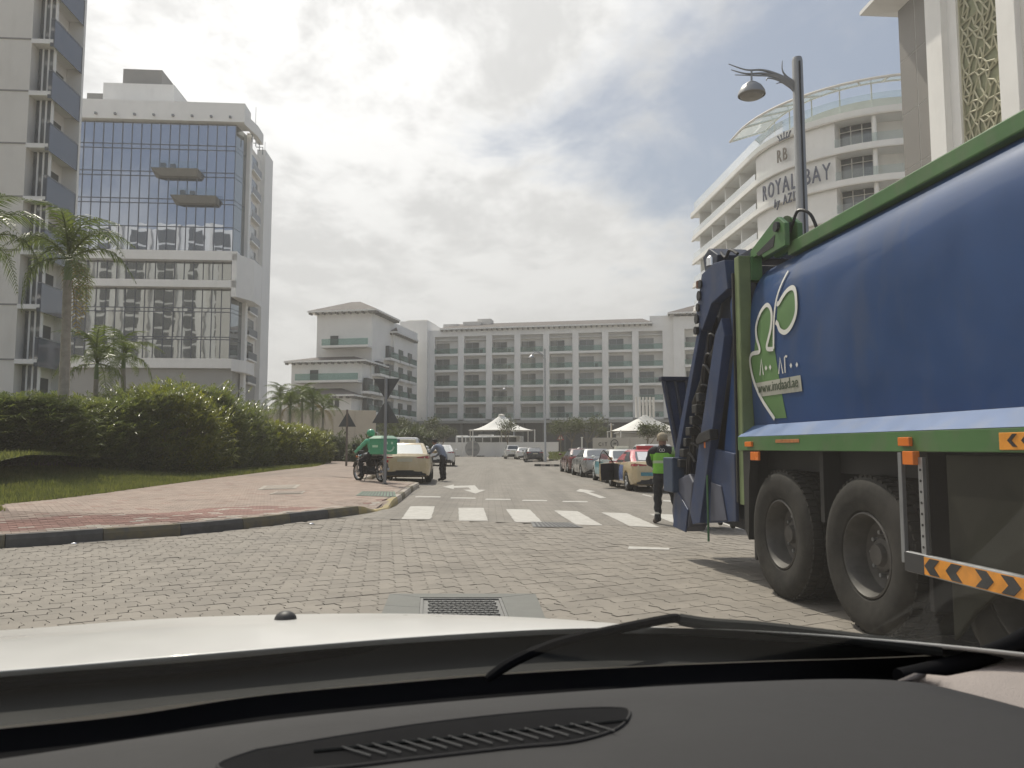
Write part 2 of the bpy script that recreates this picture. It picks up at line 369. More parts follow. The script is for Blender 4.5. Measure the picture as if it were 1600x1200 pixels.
def sheet(mb, x0, x1, y0, y1, step=2.0, dz=0):
    nx = max(1, int((x1-x0)/step)); ny = max(1, int((y1-y0)/step))
    mb.grid([[on(x0+(x1-x0)*i/nx, y0+(y1-y0)*j/ny, dz) for i in range(nx+1)] for j in range(ny+1)])
sheet(road, -90, 90, PY1, 175); sheet(road, -90, PX0, -60, PY1); sheet(road, PX1, 90, -60, PY1); sheet(road, PX0, PX1, -60, PY0)
roado = tag(road.build('road', ROADF), kind='structure')
bed = MB(); sheet(bed, PX0, PX1, PY0, PY1, 1.0, -.022); bed.build('joint_bed', JOINT, roado)
# ------------------------------------------------------------------ kerb and pavement outline
KP = [Vector((-45, -3, 0)), Vector((-22, 2.2, 0)), Vector((-13, 6.0, 0)), GG(0, 856), GG(112, 848), GG(280, 836), GG(400, 824), GG(480, 814), GG(545, 806), GG(585, 800)]
KL = catmull(KP, 6)
CORNER = GG(597, 797)
KR = [GG(608, 795), GG(618, 790), GG(632, 779), GG(646, 767)]
e = KR[-1]
KB = [Vector((e.x-.05, e.y+2.0, 0)), Vector((e.x-.35, e.y+2.6, 0)), Vector((e.x-1.9, e.y+2.8, 0)), Vector((e.x-2.2, e.y+3.4, 0)), Vector((e.x-3.3, e.y+18, 0)), Vector((e.x-5.5, e.y+45, 0))]
KALL = KL + [CORNER] + KR + KB
def ramp(x, y):
    return 1 - sst(.25, 1.15, math.hypot(x-CORNER.x, y-CORNER.y))
def sw(x, y): return zg(x, y) + .15 - .135*ramp(x, y)
LE = [Vector((-45, 4, 0)), Vector((-24, 10, 0)), GG(-160, 808, .15), GG(0, 789, .15), GG(130, 775, .15), GG(300, 752, .15), GG(440, 734, .15), GG(500, 727, .15), Vector((-14.8, 62, 0)), Vector((-19, 74, 0))]
LEs = catmull(LE, 10)
def resample(pl, n):
    L = [0]
    for a, b in zip(pl, pl[1:]): L.append(L[-1] + math.hypot(b.x-a.x, b.y-a.y))
    out = []; k = 0
    for i in range(n):
        t = L[-1]*i/(n-1)
        while k < len(L)-2 and L[k+1] < t: k += 1
        f = (t-L[k])/max(L[k+1]-L[k], 1e-9); p = pl[k].lerp(pl[k+1], f); out.append(p)
    return out
PINK = pavermat('pink_paver', (.335, .262, .218), .15); REDP = pavermat('red_paver', (.26, .150, .125), .14); GREYP = pavermat('pale_slab', (.40, .36, .31), .08)
def offs(pl, d):                            # offset a polyline to its left by d
    out = []
    for i, p in enumerate(pl):
        a = pl[max(i-1, 0)]; b = pl[min(i+1, len(pl)-1)]; t = Vector((b.x-a.x, b.y-a.y, 0)); t.normalize()
        out.append(Vector((p.x - t.y*d, p.y + t.x*d, 0)))
    return out
KIN = offs(KALL, .16)
NS = 110
kA = resample(KIN, NS); lA = resample(LEs, NS)
swm = MB(); rows = []
for j in range(15):
    v = j/14
    rows.append([Vector((a.x+(b.x-a.x)*v, a.y+(b.y-a.y)*v, 0)) for a, b in zip(kA, lA)])
for r in rows:
    for p in r: p.z = sw(p.x, p.y) - .006
swm.grid(rows)
pave = tag(swm.build('pavement', pavermat('pink_paver_far', (.335, .266, .224), 0.0, True)), kind='structure')
SWPOLY = [(p.x, p.y) for p in KIN] + [(p.x, p.y) for p in reversed(LEs)]
KERBPOLY = [(p.x, p.y) for p in KALL] + [(p.x, p.y) for p in reversed(LEs)]
# kerb stones
KERBY = M('kerb_yellow', (.19, .155, .08), .8, var=.45, scale=5, col2=(.10, .095, .085)); KERBC = M('kerb_yellow_bright', (.42, .32, .11), .8, var=.4, scale=5, col2=(.27, .24, .18)); KERBB = M('kerb_dark', (.085, .082, .078), .8, var=.3, scale=5)  # plain yellow and dark paint, deepened to carry the shade on the faces
kst = resample(KALL, 400); tot = sum((b-a).length for a, b in zip(kst, kst[1:]))
acc = 0; cur = [kst[0]]; k = 0
for a, b in zip(kst, kst[1:]):
    acc += (b-a).length; cur.append(b)
    if acc >= .92 or b is kst[-1]:
        if cur[0].y > -2 and cur[0].y < 62:
            c0, c1 = cur[0], cur[-1]; t = Vector((c1.x-c0.x, c1.y-c0.y, 0)); t.normalize(); nrm = Vector((-t.y, t.x, 0))
            cc = [c0 + t*.006] + cur[1:-1] + [c1 - t*.006]
            mb = MB(); rr = []
            for p in cc:
                zt = sw(p.x+nrm.x*.1, p.y+nrm.y*.1)+.004; zb = zg(p.x, p.y)-.02; h = max(zt-zb-.02, .004)
                prof = [(0, zb), (.004, zb+h*.75), (.03, zt), (.155, zt), (.155, zb)]
                rr.append([Vector((p.x+nrm.x*o, p.y+nrm.y*o, z)) for o, z in prof])
            mb.grid(rr, flip=True); mb.ngon(rr[0]); mb.ngon(list(reversed(rr[-1])))
            # alternate painted blocks: top and face
            yel = (k % 2 == 0) if cur[0].y < 16 else (k % 3 == 0)
            mb.build('kerb_stone', KERBC if math.hypot(cur[0].x-CORNER.x, cur[0].y-CORNER.y) < 1.7 else KERBY if yel else (KERBB if cur[0].y < 16 else GREYP), pave); k += 1
        acc = 0; cur = [b]
# ------------------------------------------------------------------ interlocking road pavers
RA = math.radians(29); ra = Vector((math.cos(RA), math.sin(RA))); rb = Vector((-math.sin(RA), math.cos(RA)))
PA, PB, AM = .168, .235, .017
def paver_outline(gap=.0035, h=.0):
    """zig-zag block: across edges carry two kinks, row edges one"""
    a, b = PA/2, PB/2
    zz = [(-b, -AM), (-b*.45, -AM), (-b*.2, AM), (b*.2, AM-AM*2), (b*.45, AM), (b, AM)]
    zz = [(-b, -AM), (-b*.30, -AM*.9), (-b*.05, AM*.9), (b*.30, AM*.3), (b*.55, -AM*.4), (b, -AM)]
    right = [(a+o-gap, y*(1-gap/b)) for y, o in zz]; left = [(-a+o+gap, y*(1-gap/b)) for y, o in zz]
    return right + left[::-1]
PO = paver_outline()
def paver_faces(n):
    return [tuple(range(n)), ] + [((i+1) % n, i, n+i, n+(i+1) % n) for i in range(n)]
pvm = MB(); pv0 = MB(); n_ = len(PO)
pv0.add([(x, y, 0) for x, y in PO] + [(x*1.005, y*1.005, -.03) for x, y in PO], paver_faces(n_))
pv_me = pv0.mesh('paver'); pv_me.materials.append(ROADP)
MH = [GG(622, 931), GG(822, 931), G(835, 966), G(612, 966)]           # concrete collar of the chamber cover
def in_mh(x, y): return inpoly(x, y, [(p.x, p.y) for p in MH])
random.seed(11); cands = []
for i in range(-120, 121):
    for j in range(-110, 111):
        u = (i + .5*(j % 2))*PA; v = j*PB
        x = ra.x*u + rb.x*v; y = ra.y*u + rb.y*v + 6
        if not (PX0 < x < PX1 and PY0 < y < PY1): continue
        if inpoly(x, y, KERBPOLY) or in_mh(x, y): continue
        cands.append((x, y))
def inview(x, y): return y > 5.9 and -.69*y < x < .34*y
vis = sorted([c for c in cands if inview(*c)], key=lambda c: c[1])
solo = set(vis[:300])
for x, y in cands:
    dz = random.gauss(0, .0016); rz = RA + random.gauss(0, .012); tx, ty = random.gauss(0, .005), random.gauss(0, .005)
    z = zg(x, y) + dz
    if (x, y) in solo:
        obj('paver', pv_me, roado, (x, y, z), (tx, ty, rz))
    else:
        c, s_ = math.cos(rz), math.sin(rz); vs = []
        for zz_ in (0, -.03):
            for px_, py_ in PO:
                X = x+c*px_-s_*py_; Y = y+s_*px_+c*py_; vs.append((X, Y, zg(X, Y)+dz+zz_+px_*ty-py_*tx))
        pvm.add(vs, paver_faces(n_))
weather(ROADP, (.14, .125, .105), .55, (.35, .35, .35), .52, .74)
tag(pvm.build('paver_field', ROADP, roado), kind='stuff')
# ------------------------------------------------------------------ pavement pavers (rectangular, running bond along the kerb)
sm = [MB(), MB(), MB()]; SWA, SWB = .20, .10
sp0 = MB().box(-.097, .097, -.047, .047, -.03, .0); sp_me = [sp0.mesh('paver') for _ in range(3)]
for me_, mt in zip(sp_me, (PINK, REDP, GREYP)): me_.materials.append(mt)
SA = math.radians(36); ca, sa = math.cos(SA), math.sin(SA); lst = []
MANH = [GG(400, 761, .15), GG(458, 771, .15), GG(585, 775, .15)]
for i in range(-140, 160):
    for j in range(-60, 160):
        u = (i+.5*(j % 2))*SWA; v = j*SWB; x = -7+ca*u-sa*v; y = 12+sa*u+ca*v
        if y > 27 or x < -14 or not inpoly(x, y, SWPOLY): continue
        lst.append((x, y, i, j))
lst.sort(key=lambda t: (t[1]*1.0 - t[0]*.0 if t[0] > -.72*t[1] else 1e3))
# distance from the kerb decides the red band
def kd(x, y): return min(math.hypot(x-p.x, y-p.y) for p in kst[::2])
cnt = 0
for x, y, i, j in lst:
    d = kd(x, y); mi = 0
    nz = math.sin(x*1.7)+math.sin(y*2.3+x)
    if .42 < d < 1.65 + .12*nz and y < 14.5: mi = 1
    elif d < .4: mi = 2 if random.random() < .3 else 0
    if mi == 1 and (random.random() < .05 or (math.sin(x*2.1+1)*math.sin(y*1.9) > .72)): mi = 2
    if mi == 0 and random.random() < .03: mi = 1
    z = sw(x, y) + random.gauss(0, .0012) + .003; rz = SA + random.gauss(0, .01)
    if cnt < 300 and y > 9 and x > -.70*y:
        obj('paver', sp_me[mi], pave, (x, y, z), (0, 0, rz)); cnt += 1
    else:
        c, s_ = math.cos(rz), math.sin(rz)
        b4 = [(-.097, -.047), (.097, -.047), (.097, .047), (-.097, .047)]
        P4 = [(x+c*a-s_*b, y+s_*a+c*b) for a, b in b4]
        sm[mi].add([(X, Y, sw(X, Y)+.004) for X, Y in P4] + [(X, Y, z-.03) for X, Y in P4], [(0, 1, 2, 3), (1, 0, 4, 5), (2, 1, 5, 6), (3, 2, 6, 7), (0, 3, 7, 4)])
for mb, mt in zip(sm, (PINK, REDP, GREYP)): tag(mb.build('paver_field', mt, pave), kind='stuff')
# ------------------------------------------------------------------ painted markings
def paint(name, pts, dz=.006, par=None, mat=None):
    return MB().ngon([GG(a, b, dz) for a, b in pts]).build(name, mat or PAINTW, par or roado)
ZB = [[(642,791),(679,791),(672,811),(628,811)], [(717,793.5),(755,793.5),(762,813.5),(718,813.5)], [(791,795.5),(827,796),(847,816),(806,815.5)],
      [(866,797.5),(902,798.7),(941,821),(900,819.5)], [(940,800.5),(979,802),(1031,824),(985,822)], [(1015,802.6),(1053,804),(1119,827),(1073,824.5)], [(1088,805),(1125,806.5),(1206,830),(1160,828)]]
def paint_worn(name, pts, dz=.006, seed=0):
    """paint with chipped edges: a strip mesh whose outline wanders a little"""
    rnd = random.Random(seed); c = [GG(a, b, dz) for a, b in pts]; out = []
    for i in range(4):
        a, b = c[i], c[(i+1) % 4]; L = (b-a).length; n = max(3, int(L/.1))
        nv = Vector((-(b-a).y, (b-a).x, 0)).normalized()
        for k in range(n): out.append(a.lerp(b, k/n) + nv*(abs(rnd.gauss(0, .012)) if 0 < k else 0))
    for p in out: p.z = zg(p.x, p.y)+dz
    return MB().ngon(out).build(name, PAINTW, roado)
for i, q in enumerate(ZB): paint_worn('crossing_stripe', q, .006, i)
for i, (a, b, y) in enumerate([(650, 687, 776), (705, 742, 778), (760, 797, 780), (817, 854, 781.8), (880, 917, 783.5), (640, 652, 763)]):
    paint_worn('give_way_dash', [(a, y-.9), (b, y-.4), (b+1, y+1.2), (a-1, y+.8)], .006, 20+i)
ar = [[(692,760.5),(709,757),(709,759.2),(742,758.3),(748,765.0),(759,765.3),(743,771.2),(724,765.2),(736,764.9),(732,761.6),(709,762.3),(709,764.2)]]
paint('turn_arrow', ar[0]); paint('turn_arrow', [(900,767.5),(906,763.9),(931,767.5),(920,768.6),(947.5,777.5),(938,778.5),(912,769.2)])
paint('faded_line', [(983,853.5),(1046,856),(1046,859),(981,857.5)]); paint('bay_line', [(1005,772),(1018,775),(1018,776.5),(1003,773)])
paint('bay_line', [(1037,781),(1060,783),(1060,785),(1035,783)])
# ------------------------------------------------------------------ chamber cover and drain grates
CONC = M('grey_concrete', (.175, .178, .165), .8, var=.14, scale=5, bump=.2); IRON = M('cast_iron', (.18, .18, .175), .6, .3, var=.25, scale=20)
mh = thing('manhole_cover', 'rectangular cast iron chamber cover with concrete collar just ahead of the white bonnet', 'manhole cover', (0, 0, 0))
i4 = [GG(657, 934.5), GG(783, 934.5), G(796, 968), G(655, 968)]
def collar(a, b, c, d): 
    mb = MB(); q = [a, b, c, d]; ce = sum(q, Vector())/4; q = [p + (ce-p)*.012 for p in q]
    mb.add([(p.x, p.y, .008) for p in q] + [(p.x, p.y, -.03) for p in q], [(0, 1, 2, 3), (1, 0, 4, 5), (2, 1, 5, 6), (3, 2, 6, 7), (0, 3, 7, 4)]); return mb
def L4(a, b, t): return a.lerp(b, t)
mc_ = sum(MH, Vector())/4; ml = [p + Vector((.09 if p.x > mc_.x else -.09, .07 if p.y > mc_.y else -.07, 0)) for p in MH]; m_l = L4(ml[0], ml[3], .5); i_l = L4(i4[0], i4[3], .5)
for q in ([ml[0], ml[1], i4[1], i4[0]], [ml[1], ml[2], i4[2], i4[1]], [ml[0], i4[0], i_l, m_l], [m_l, i_l, i4[3], ml[3]]):
    collar(*[Vector((p.x, p.y, 0)) for p in reversed(q)]).build('collar_slab', CONC, mh, recalc=True)
w0 = i4[0]; ux = (i4[1]-i4[0]); uy = (i4[3]-i4[0]); 
fr = MB(); ce = sum(i4, Vector())/4
fr.add([(p.x, p.y, -.012) for p in i4] + [(p.x, p.y, -.03) for p in i4], [(3, 2, 1, 0), (4, 5, 6, 7)]); fr.build('cover_plate', IRON, mh, recalc=True)
fm = MB()
for a, b in zip(i4, i4[1:]+i4[:1]):
    a2 = a + (ce-a)*.07; b2 = b+(ce-b)*.07; fm.add([(a.x, a.y, .002), (b.x, b.y, .002), (b2.x, b2.y, .002), (a2.x, a2.y, .002), (b2.x, b2.y, -.012), (a2.x, a2.y, -.012)], [(3, 2, 1, 0), (3, 5, 4, 2)])
fm.build('cover_frame', IRON, mh)
tr = MB(); nx, ny = 15, 9
for i in range(nx):
    for j in range(ny):
        u = .1+.8*(i+.5+.25*(j % 2))/nx; v = .1+.8*(j+.5)/ny
        c = i4[0].lerp(i4[1], u).lerp(i4[3].lerp(i4[2], u), v); ang = .5 if (i+j) % 2 else -.5
        tr.box(c.x-.022, c.x+.022, c.y-.011, c.y+.011, -.012, .002, rz=ang)
tag(tr.build('tread_stud', IRON, mh), kind='stuff')
def grate(name, label, pts, bars, dz, mat=IRON):
    t = thing(name, label, 'drain grate'); q = [GG(a, b, dz) for a, b in pts]
    fr = MB()
    ce = sum(q, Vector())/4
    for a, b in zip(q, q[1:]+q[:1]): fr.ngon([a, b, b+(ce-b)*.09, a+(ce-a)*.09])
    fr.build('grate_frame', mat, t)
    pit = MB().ngon([p-Vector((0, 0, .0035)) for p in q]).build('drain_opening', BLACK, t)
    for i in range(bars):
        a, b = (i+.25)/bars, (i+.75)/bars
        MB().ngon([q[0].lerp(q[1], a), q[0].lerp(q[1], b), q[3].lerp(q[2], b), q[3].lerp(q[2], a)]).build('grate_bar', mat, t)
grate('drain_grate', 'dark drain grate set into the zebra crossing', [(829, 815), (889, 816), (911, 823.5), (833, 823)], 11, .012)
GRN = M('grate_green', (.13, .19, .14), .6, .2, var=.2)
grate('drain_grate', 'green slotted grate in the pavement at the kerb corner', [(566, 767.5), (617, 768), (619, 776), (556, 774)], 12, .162, GRN)
t = thing('manhole_cover', 'small dark square cover in the pink pavement', 'manhole cover'); collar(*[GG(a, b, .158) for a, b in ((405,762),(458,759.5),(463,762.5),(412,766))])
def flat_cover(t, pts, mat, inner):
    q = [GG(a, b, .163) for a, b in pts]; ce = sum(q, Vector())/4
    MB().ngon(q).build('cover_frame', GREYP, t); MB().ngon([p+(ce-p)*inner+Vector((0, 0, .004)) for p in q]).build('cover_plate', mat, t)
flat_cover(t, [(402, 765), (412, 759), (470, 757), (462, 763)], M('cover_tan', (.25, .21, .17), .7, var=.2), .22)
t = thing('manhole_cover', 'worn rectangular cover nearer the kerb in the pink pavement', 'manhole cover'); flat_cover(t, [(420, 772), (432, 768), (478, 767), (472, 771)], M('cover_brown', (.2, .16, .13), .7, var=.2), .15)
for nm, px, py in (('road_stud', 115, 850), ('road_stud', 486, 819)):
    p = GG(px, py); s = MB(); s.prism([(-.05, -.05), (.05, -.05), (.05, .05), (-.05, .05)], 0, .008); s.ball((0, 0, .008), .042, .042, .015, 10, 6)
    o = s.build('road_stud', CHROME, smooth=True); o.location = p
    tag(o, 'small shiny road stud below the dark kerb at the %s' % ('far left' if px < 200 else 'right end of its curve'), 'road stud')
# ------------------------------------------------------------------ lawn mound
LGR = M('lawn_soil', (.085, .105, .032), .95, var=.3, scale=2)
lrows = []; l2 = resample(LEs[:-4], 90); inn = offs(l2, 14)
for j in range(13):
    v = j/12; rr = []
    for a, b in zip(l2, inn):
        x = a.x+(b.x-a.x)*v; y = a.y+(b.y-a.y)*v
        rr.append(Vector((x, y, zg(x, y)+.13+.85*sst(0, .42, v)*min(1, max(.12, (46-y)/28)))))
    lrows.append(rr)
lawn = tag(MB().grid(lrows).build('lawn', LGR, smooth=True), kind='structure')
def lawn_z(x, y):
    best = 1e9; z = .2
    for r in lrows[::2]:
        for p in r[::2]:
            d = (p.x-x)**2+(p.y-y)**2
            if d < best: best = d; z = p.z
    return z
GRASS = leafmat('grass_blade', (.115, .135, .042), (.25, .255, .085), .38, .6)
gm = MB(); random.seed(5)
for i in range(len(lrows[0])-1):
    for j in range(9):
        a, b, c, d = lrows[j][i], lrows[j][i+1], lrows[j+1][i+1], lrows[j+1][i]
        cx, cy = a.x, a.y
        if cy < 6 or cy > 50 or cx < -1.0*cy: continue
        area = ((b-a).cross(d-a)).length; n = int(area*(700 if cy < 24 else 300)*(1.3 if j < 4 else .6))
        for _ in range(n):
            u, v = random.random(), random.random(); p = a.lerp(b, u).lerp(d.lerp(c, u), v)
            an = random.random()*6.283; h = random.uniform(.05, .12)*(1.4 if random.random() < .15 else 1); wd = .006+.0004*cy
            dx, dy = math.cos(an), math.sin(an); le = random.uniform(.1, .7)*h
            gm.add([(p.x-dy*wd, p.y+dx*wd, p.z), (p.x+dy*wd, p.y-dx*wd, p.z), (p.x+dx*le, p.y+dy*le, p.z+h)], [(0, 1, 2)])
tag(gm.build('grass', GRASS), 'short green lawn grass in front of the hedge', 'grass', kind='stuff')
# ================================================================== buildings
CURT = glassmat('curtain_glass', (.62, .68, .80), .62, (.05, .06, .08), .015, wob=.05)
CURT2 = glassmat('curtain_glass_clear', (.62, .66, .68), .42, (.06, .062, .06), .015, wob=.06)
MULL = M('dark_mullion', (.10, .115, .15), .5, .3, var=.1)
ROOFT = M('roof_tile', (.115, .098, .09), .8, var=.18, scale=.6)
def tile_roof_mat():
    m = ROOFT; nt = m.node_tree; N = nt.nodes; Lk = nt.links; b = N['Principled BSDF']
    tcn = N.new('ShaderNodeTexCoord'); wv = N.new('ShaderNodeTexWave'); wv.inputs['Scale'].default_value = 1.1; wv.wave_profile = 'SIN'; Lk.new(tcn.outputs['Object'], wv.inputs[0])
    bp = N.new('ShaderNodeBump'); bp.inputs['Strength'].default_value = .6; bp.inputs['Distance'].default_value = .08; Lk.new(wv.outputs[1], bp.inputs['Height']); Lk.new(bp.outputs[0], b.inputs['Normal'])
tile_roof_mat()
GREYBOX = M('grey_plant_box', (.27, .265, .255), .8, var=.06, scale=.4)
BROWNP = M('brown_panel', (.215, .20, .18), .55, var=.08, scale=.5)
BASEG = M('grey_base_wall', (.36, .355, .34), .8, var=.06, scale=.4)
BALG = clearglass('blue_balcony_glass', (.42, .47, .58), .28, .40, (.26, .29, .36))
# ------------------------------------------------------------------ white apartment block at the far left
c0 = P(37, 300, 45)
apt = thing('apartment_building', 'white apartment block with blue glass balconies at the left edge of the street', 'building', (c0.x, 45, 0), PHI)
FH = 3.28; zf = [Z(60, 45) - FH*k for k in range(-2, 8)]           # slab lines
ztop = zf[0] + FH
MB().box(-16, 0, 0, 3.3, 0, ztop).build('wall', WHITE2, apt); MB().box(-16, -5, 3.3, 12, 0, ztop).build('rear_wall', WHITE2, apt)
GROOVE = M('slab_groove', (.30, .29, .28), .8, var=.05)
SLOTG = glassmat('slot_window', (.7, .74, .78), .12, (.05, .055, .06))
W1 = 1.1                                                           # window bay between wall and balcony
MB().box(0, W1-.75, 1.15, 3.5, 0, ztop).build('bay_wall', WHITE, apt)
MB().box(W1-.75, W1+.22, 3.5, 3.75, 0, ztop+1).build('end_wall', WHITE, apt)
for k, z in enumerate(zf):
    MB().box(-16, -.02, -.035, 0, z-.09, z).build('string_course', GROOVE, apt)
    if z - FH < -1: continue
    MB().box(-.02, W1-.02, -.03, 1.15, z-.30, z-.02).build('floor_slab', WHITE, apt)
    for q in range(3):
        wnd = MB().box(.10+q*.33, .10+q*.33+.23, .66, .75, z-FH+.05, z-.34).build('window', SLOTG, apt)
        MB().box(.10+q*.33+.23, .10+q*.33+.33, .62, .80, z-FH+.0, z-.30).build('window_bar', WHITE, wnd)
    MB().box(W1-.75, W1+.16, -.02, 3.45, z-.22, z-.02).build('balcony_slab', WHITE, apt)
    MB().box(W1+.18, W1+.21, .02, 3.44, z-.45, z+1.25).build('balcony_glass', BALG, apt)
    MB().box(W1-.02, W1+.17, .0, .03, z-.45, z+1.25).build('balcony_glass', BALG, apt)
    MB().box(W1-.02, W1+.23, -.02, .03, z+1.25, z+1.31).box(W1+.16, W1+.23, -.02, 3.48, z+1.25, z+1.31).box(W1+.16, W1+.23, 3.43, 3.48, z-.45, z+1.25).build('balcony_rail', GREY, apt)
    MB().box(W1-.76, W1-.72, 1.3, 3.1, z+.02, z+2.35).build('balcony_door', DARKWIN, apt)
# ------------------------------------------------------------------ glass curtain-wall tower
D2 = 95; cr = P(358, 562, D2)
tw = thing('glass_tower', 'tall office tower with blue glass curtain wall and white frame behind the hedge', 'building', (cr.x, D2, 0), PHI)
def z2(py): return Z(py, D2)
NC = 18; CW = 1.165; LW = NC*CW
MB().box(-LW-1, -.02, .25, 13.5, z2(575), z2(196)).build('core_wall', DARKM, tw)
pm = {}
random.seed(3)
def panes(zs, mat, skip=()):
    for a, b in zip(zs, zs[1:]):
        h = b-a
        key = (round(h, 3), mat.name)
        if key not in pm:
            me = MB().box(-CW/2+.03, CW/2-.03, -.02, .02, -h/2+.03, h/2-.03).mesh('pane'); me.materials.append(mat); pm[key] = me
        for c in range(NC):
            obj('pane', pm[key], tw, (-LW+(c+.5)*CW, .02, (a+b)/2), (random.gauss(0, .0022), 0, random.gauss(0, .0022)))
up = sorted([z2(p) for p in (196, 229, 236, 271, 278, 313, 320, 356, 396)]); mid = sorted([z2(410), z2(441)]); lo = sorted([z2(p) for p in (452, 482, 488, 527, 531, 561)])
panes(up, CURT); panes(mid, CURT2); panes(lo, CURT2)
for zs in (up, mid, lo):
    for c in range(NC+1): MB().box(-LW+c*CW-.04, -LW+c*CW+.04, -.08, .03, zs[0], zs[-1]).build('mullion', MULL, tw)
    for z in zs[1:-1]: MB().box(-LW, 0, -.06, .03, z-.05, z+.05).build('transom', MULL, tw)
MB().box(-LW-1, .9, -1.1, .2, z2(452), z2(441)).build('frame_band', WHITE, tw)
MB().box(-LW-1, .9, -1.1, .2, z2(410), z2(396)).build('frame_band', WHITE, tw)
MB().prism([(.9, -1.1), (2.2, 2.0), (2.2, 6.0), (.3, 6.0), (.3, -1.1)], z2(466), z2(400)).build('frame_block', WHITE, tw)
MB().box(-LW-1, .4, -.5, 2, z2(576), z2(561)).prism([(.4, -.5), (1.5, 2.0), (1.5, 6), (.4, 6)], z2(580), z2(561)).build('base_band', WHITE, tw)
MB().box(-LW-1, .35, .1, 12, -.5, z2(576)).build('base_wall', BASEG, tw)
# corner and street side
for zs, mt in ((up, CURT2), (lo, CURT2)):
    for a, b in zip(zs, zs[1:]):
        for q in range(2):
            x0, y0, x1, y1 = (.03, .05, .28, 1.6) if q == 0 else (.28, 1.6, .53, 3.15)
            MB().add([(x0, y0, a+.03), (x1, y1, a+.03), (x1, y1, b-.03), (x0, y0, b-.03)], [(0, 1, 2, 3)]).build('side_pane', mt, tw)
MB().prism([(0, .15), (.47, 3.2), (.47, 4), (0, 4)], z2(580), z2(196)).build('corner_wall', MULL, tw)
MB().box(.5, 1.0, 3.1, 4.1, 0, z2(192)).build('pier', WHITE, tw)
MB().box(-4, .3, 4.0, 14, 0, z2(200)).build('side_wall', WHITE2, tw)
MB().box(-.2, .95, 11.0, 15.5, 0, Z(238, 107)).build('stair_wall', WHITE, tw)
for z in [Z(270+36.5*k, 102) for k in range(10)]:
    sl = MB().box(.3, .85, 5.6, 9.8, z-.15, z+.05).build('side_balcony', WHITE, tw); MB().box(.8, .84, 5.6, 9.8, z+.05, z+1.0).build('balustrade', GREY, sl)
    MB().box(.3, .34, 5.8, 9.6, z+.05, z+2.4).build('side_window', DARKWIN, tw)
MB().box(-LW-1, 1.2, -.7, 2.2, z2(194), z2(165)).prism([(1.2, -.7), (1.9, 3.2), (1.9, 6), (1.2, 6)], z2(197), z2(180)).build('parapet', WHITE, tw)
for q in range(9): MB().box(-LW+1.5+q*2.35, -LW+1.75+q*2.35, -1.0, -.7, z2(189), z2(186)).build('drain_spout', GREY, tw)
MB().box(-18.0, -9.0, 3, 8, z2(172), Z(136, 98)).build('penthouse', WHITE, tw); MB().box(-20.0, -18.0, 3, 8, z2(172), Z(153, 98)).build('penthouse_wing', GREYBOX, tw)
MB().box(-16.0, -11.0, 4, 8, Z(150, 99), Z(114, 99)).build('plant_box', GREYBOX, tw); MB().box(-5.6, -1.2, 3, 7, z2(172), Z(162, 98)).build('roof_upstand', WHITE, tw)
MB().box(-LW-1, -14.6, 3, 8, z2(172), z2(165)).build('roof_wall', WHITE2, tw)
MB().tube([(1.6, 3, z2(178)), (1.6, 3, z2(150))], .03, 6).tube([(.6, 12, Z(238, 107)), (.6, 12, Z(222, 107))], .03, 6).build('antenna', GREY, tw)
rk = MB()
for q in range(4): rk.tube([(.9, 2+q*1.4, z2(200)), (1.5+q*.1, 2+q*1.4, z2(200)), (1.5+q*.1, 2+q*1.4, z2(212))], .06, 6)
tag(rk.build('roof_rack', GREY, tw), kind='stuff')
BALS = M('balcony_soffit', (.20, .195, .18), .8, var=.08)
for (xa, xb, y0, y1) in ((248, 316, 281, 271), (277, 343, 322, 312)):
    X0 = (P(xa, y0, D2).x-cr.x)-.2; X1 = (P(xb, y0, D2).x-cr.x)
    b = MB(); b.add([(X0+1, -.9, z2(y0)), (X1-.2, -.9, z2(y0)), (X1, 0, z2(y0)), (X0+.2, 0, z2(y0)), (X0, -1.5, z2(y1)), (X1, -1.5, z2(y1)), (X1, 0, z2(y1)), (X0, 0, z2(y1))],
        [(3, 2, 1, 0), (4, 5, 6, 7), (0, 1, 5, 4), (1, 2, 6, 5), (3, 0, 4, 7)]); s_ = b.build('balcony', BALS, tw)
    MB().box(X0+.05, X1-.05, -1.45, -1.42, z2(y1), z2(y1)+.9).build('balustrade', clearglass('tower_rail', (.85, .9, .92), .08, .05, (.6, .7, .75)), s_)
    MB().box(X0+1, X0+1.6, -1, -.6, z2(y1), z2(y1)+.8).box(X0+2.2, X0+2.8, -1, -.6, z2(y1), z2(y1)+.7).build('balcony_chair', DARKM, s_)
# ------------------------------------------------------------------ hotel across the end of the street
HR = math.radians(-11); ho = P(678, 700, 165)
hotel = thing('hotel', 'long white hotel with rows of balconies and tiled roofs closing the street', 'building', (ho.x, 165, 0), HR)
PIT = 6.17; NB = 8; FLH = 3.48; HB = 7.6
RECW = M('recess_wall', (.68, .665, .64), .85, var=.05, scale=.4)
CURTW = glassmat('curtained_window', (.75, .78, .8), .06, (.16, .155, .14))
wl = MB(); ww = PIT*NB
pierw = 1.35
HT = HB + 5*FLH + .35; HTOP = HT + 1.4
for c in range(NB+1):
    x0 = -pierw if c == 0 else c*PIT-pierw/2-.3; x1 = 0 if c == 0 else (c*PIT+.35 if c < NB else c*PIT+1.2)
    wl.box(x0, x1, -.0, 1.1, HB-.2, HT)
wl.box(-pierw, ww+1.2, 0, 1.3, HT-.02, HTOP)
wl.build('facade', WHITE, hotel)
MB().box(-pierw, ww+1.2, 1.05, 14, HB-.2, HTOP-.1).build('back_wall', RECW, hotel)
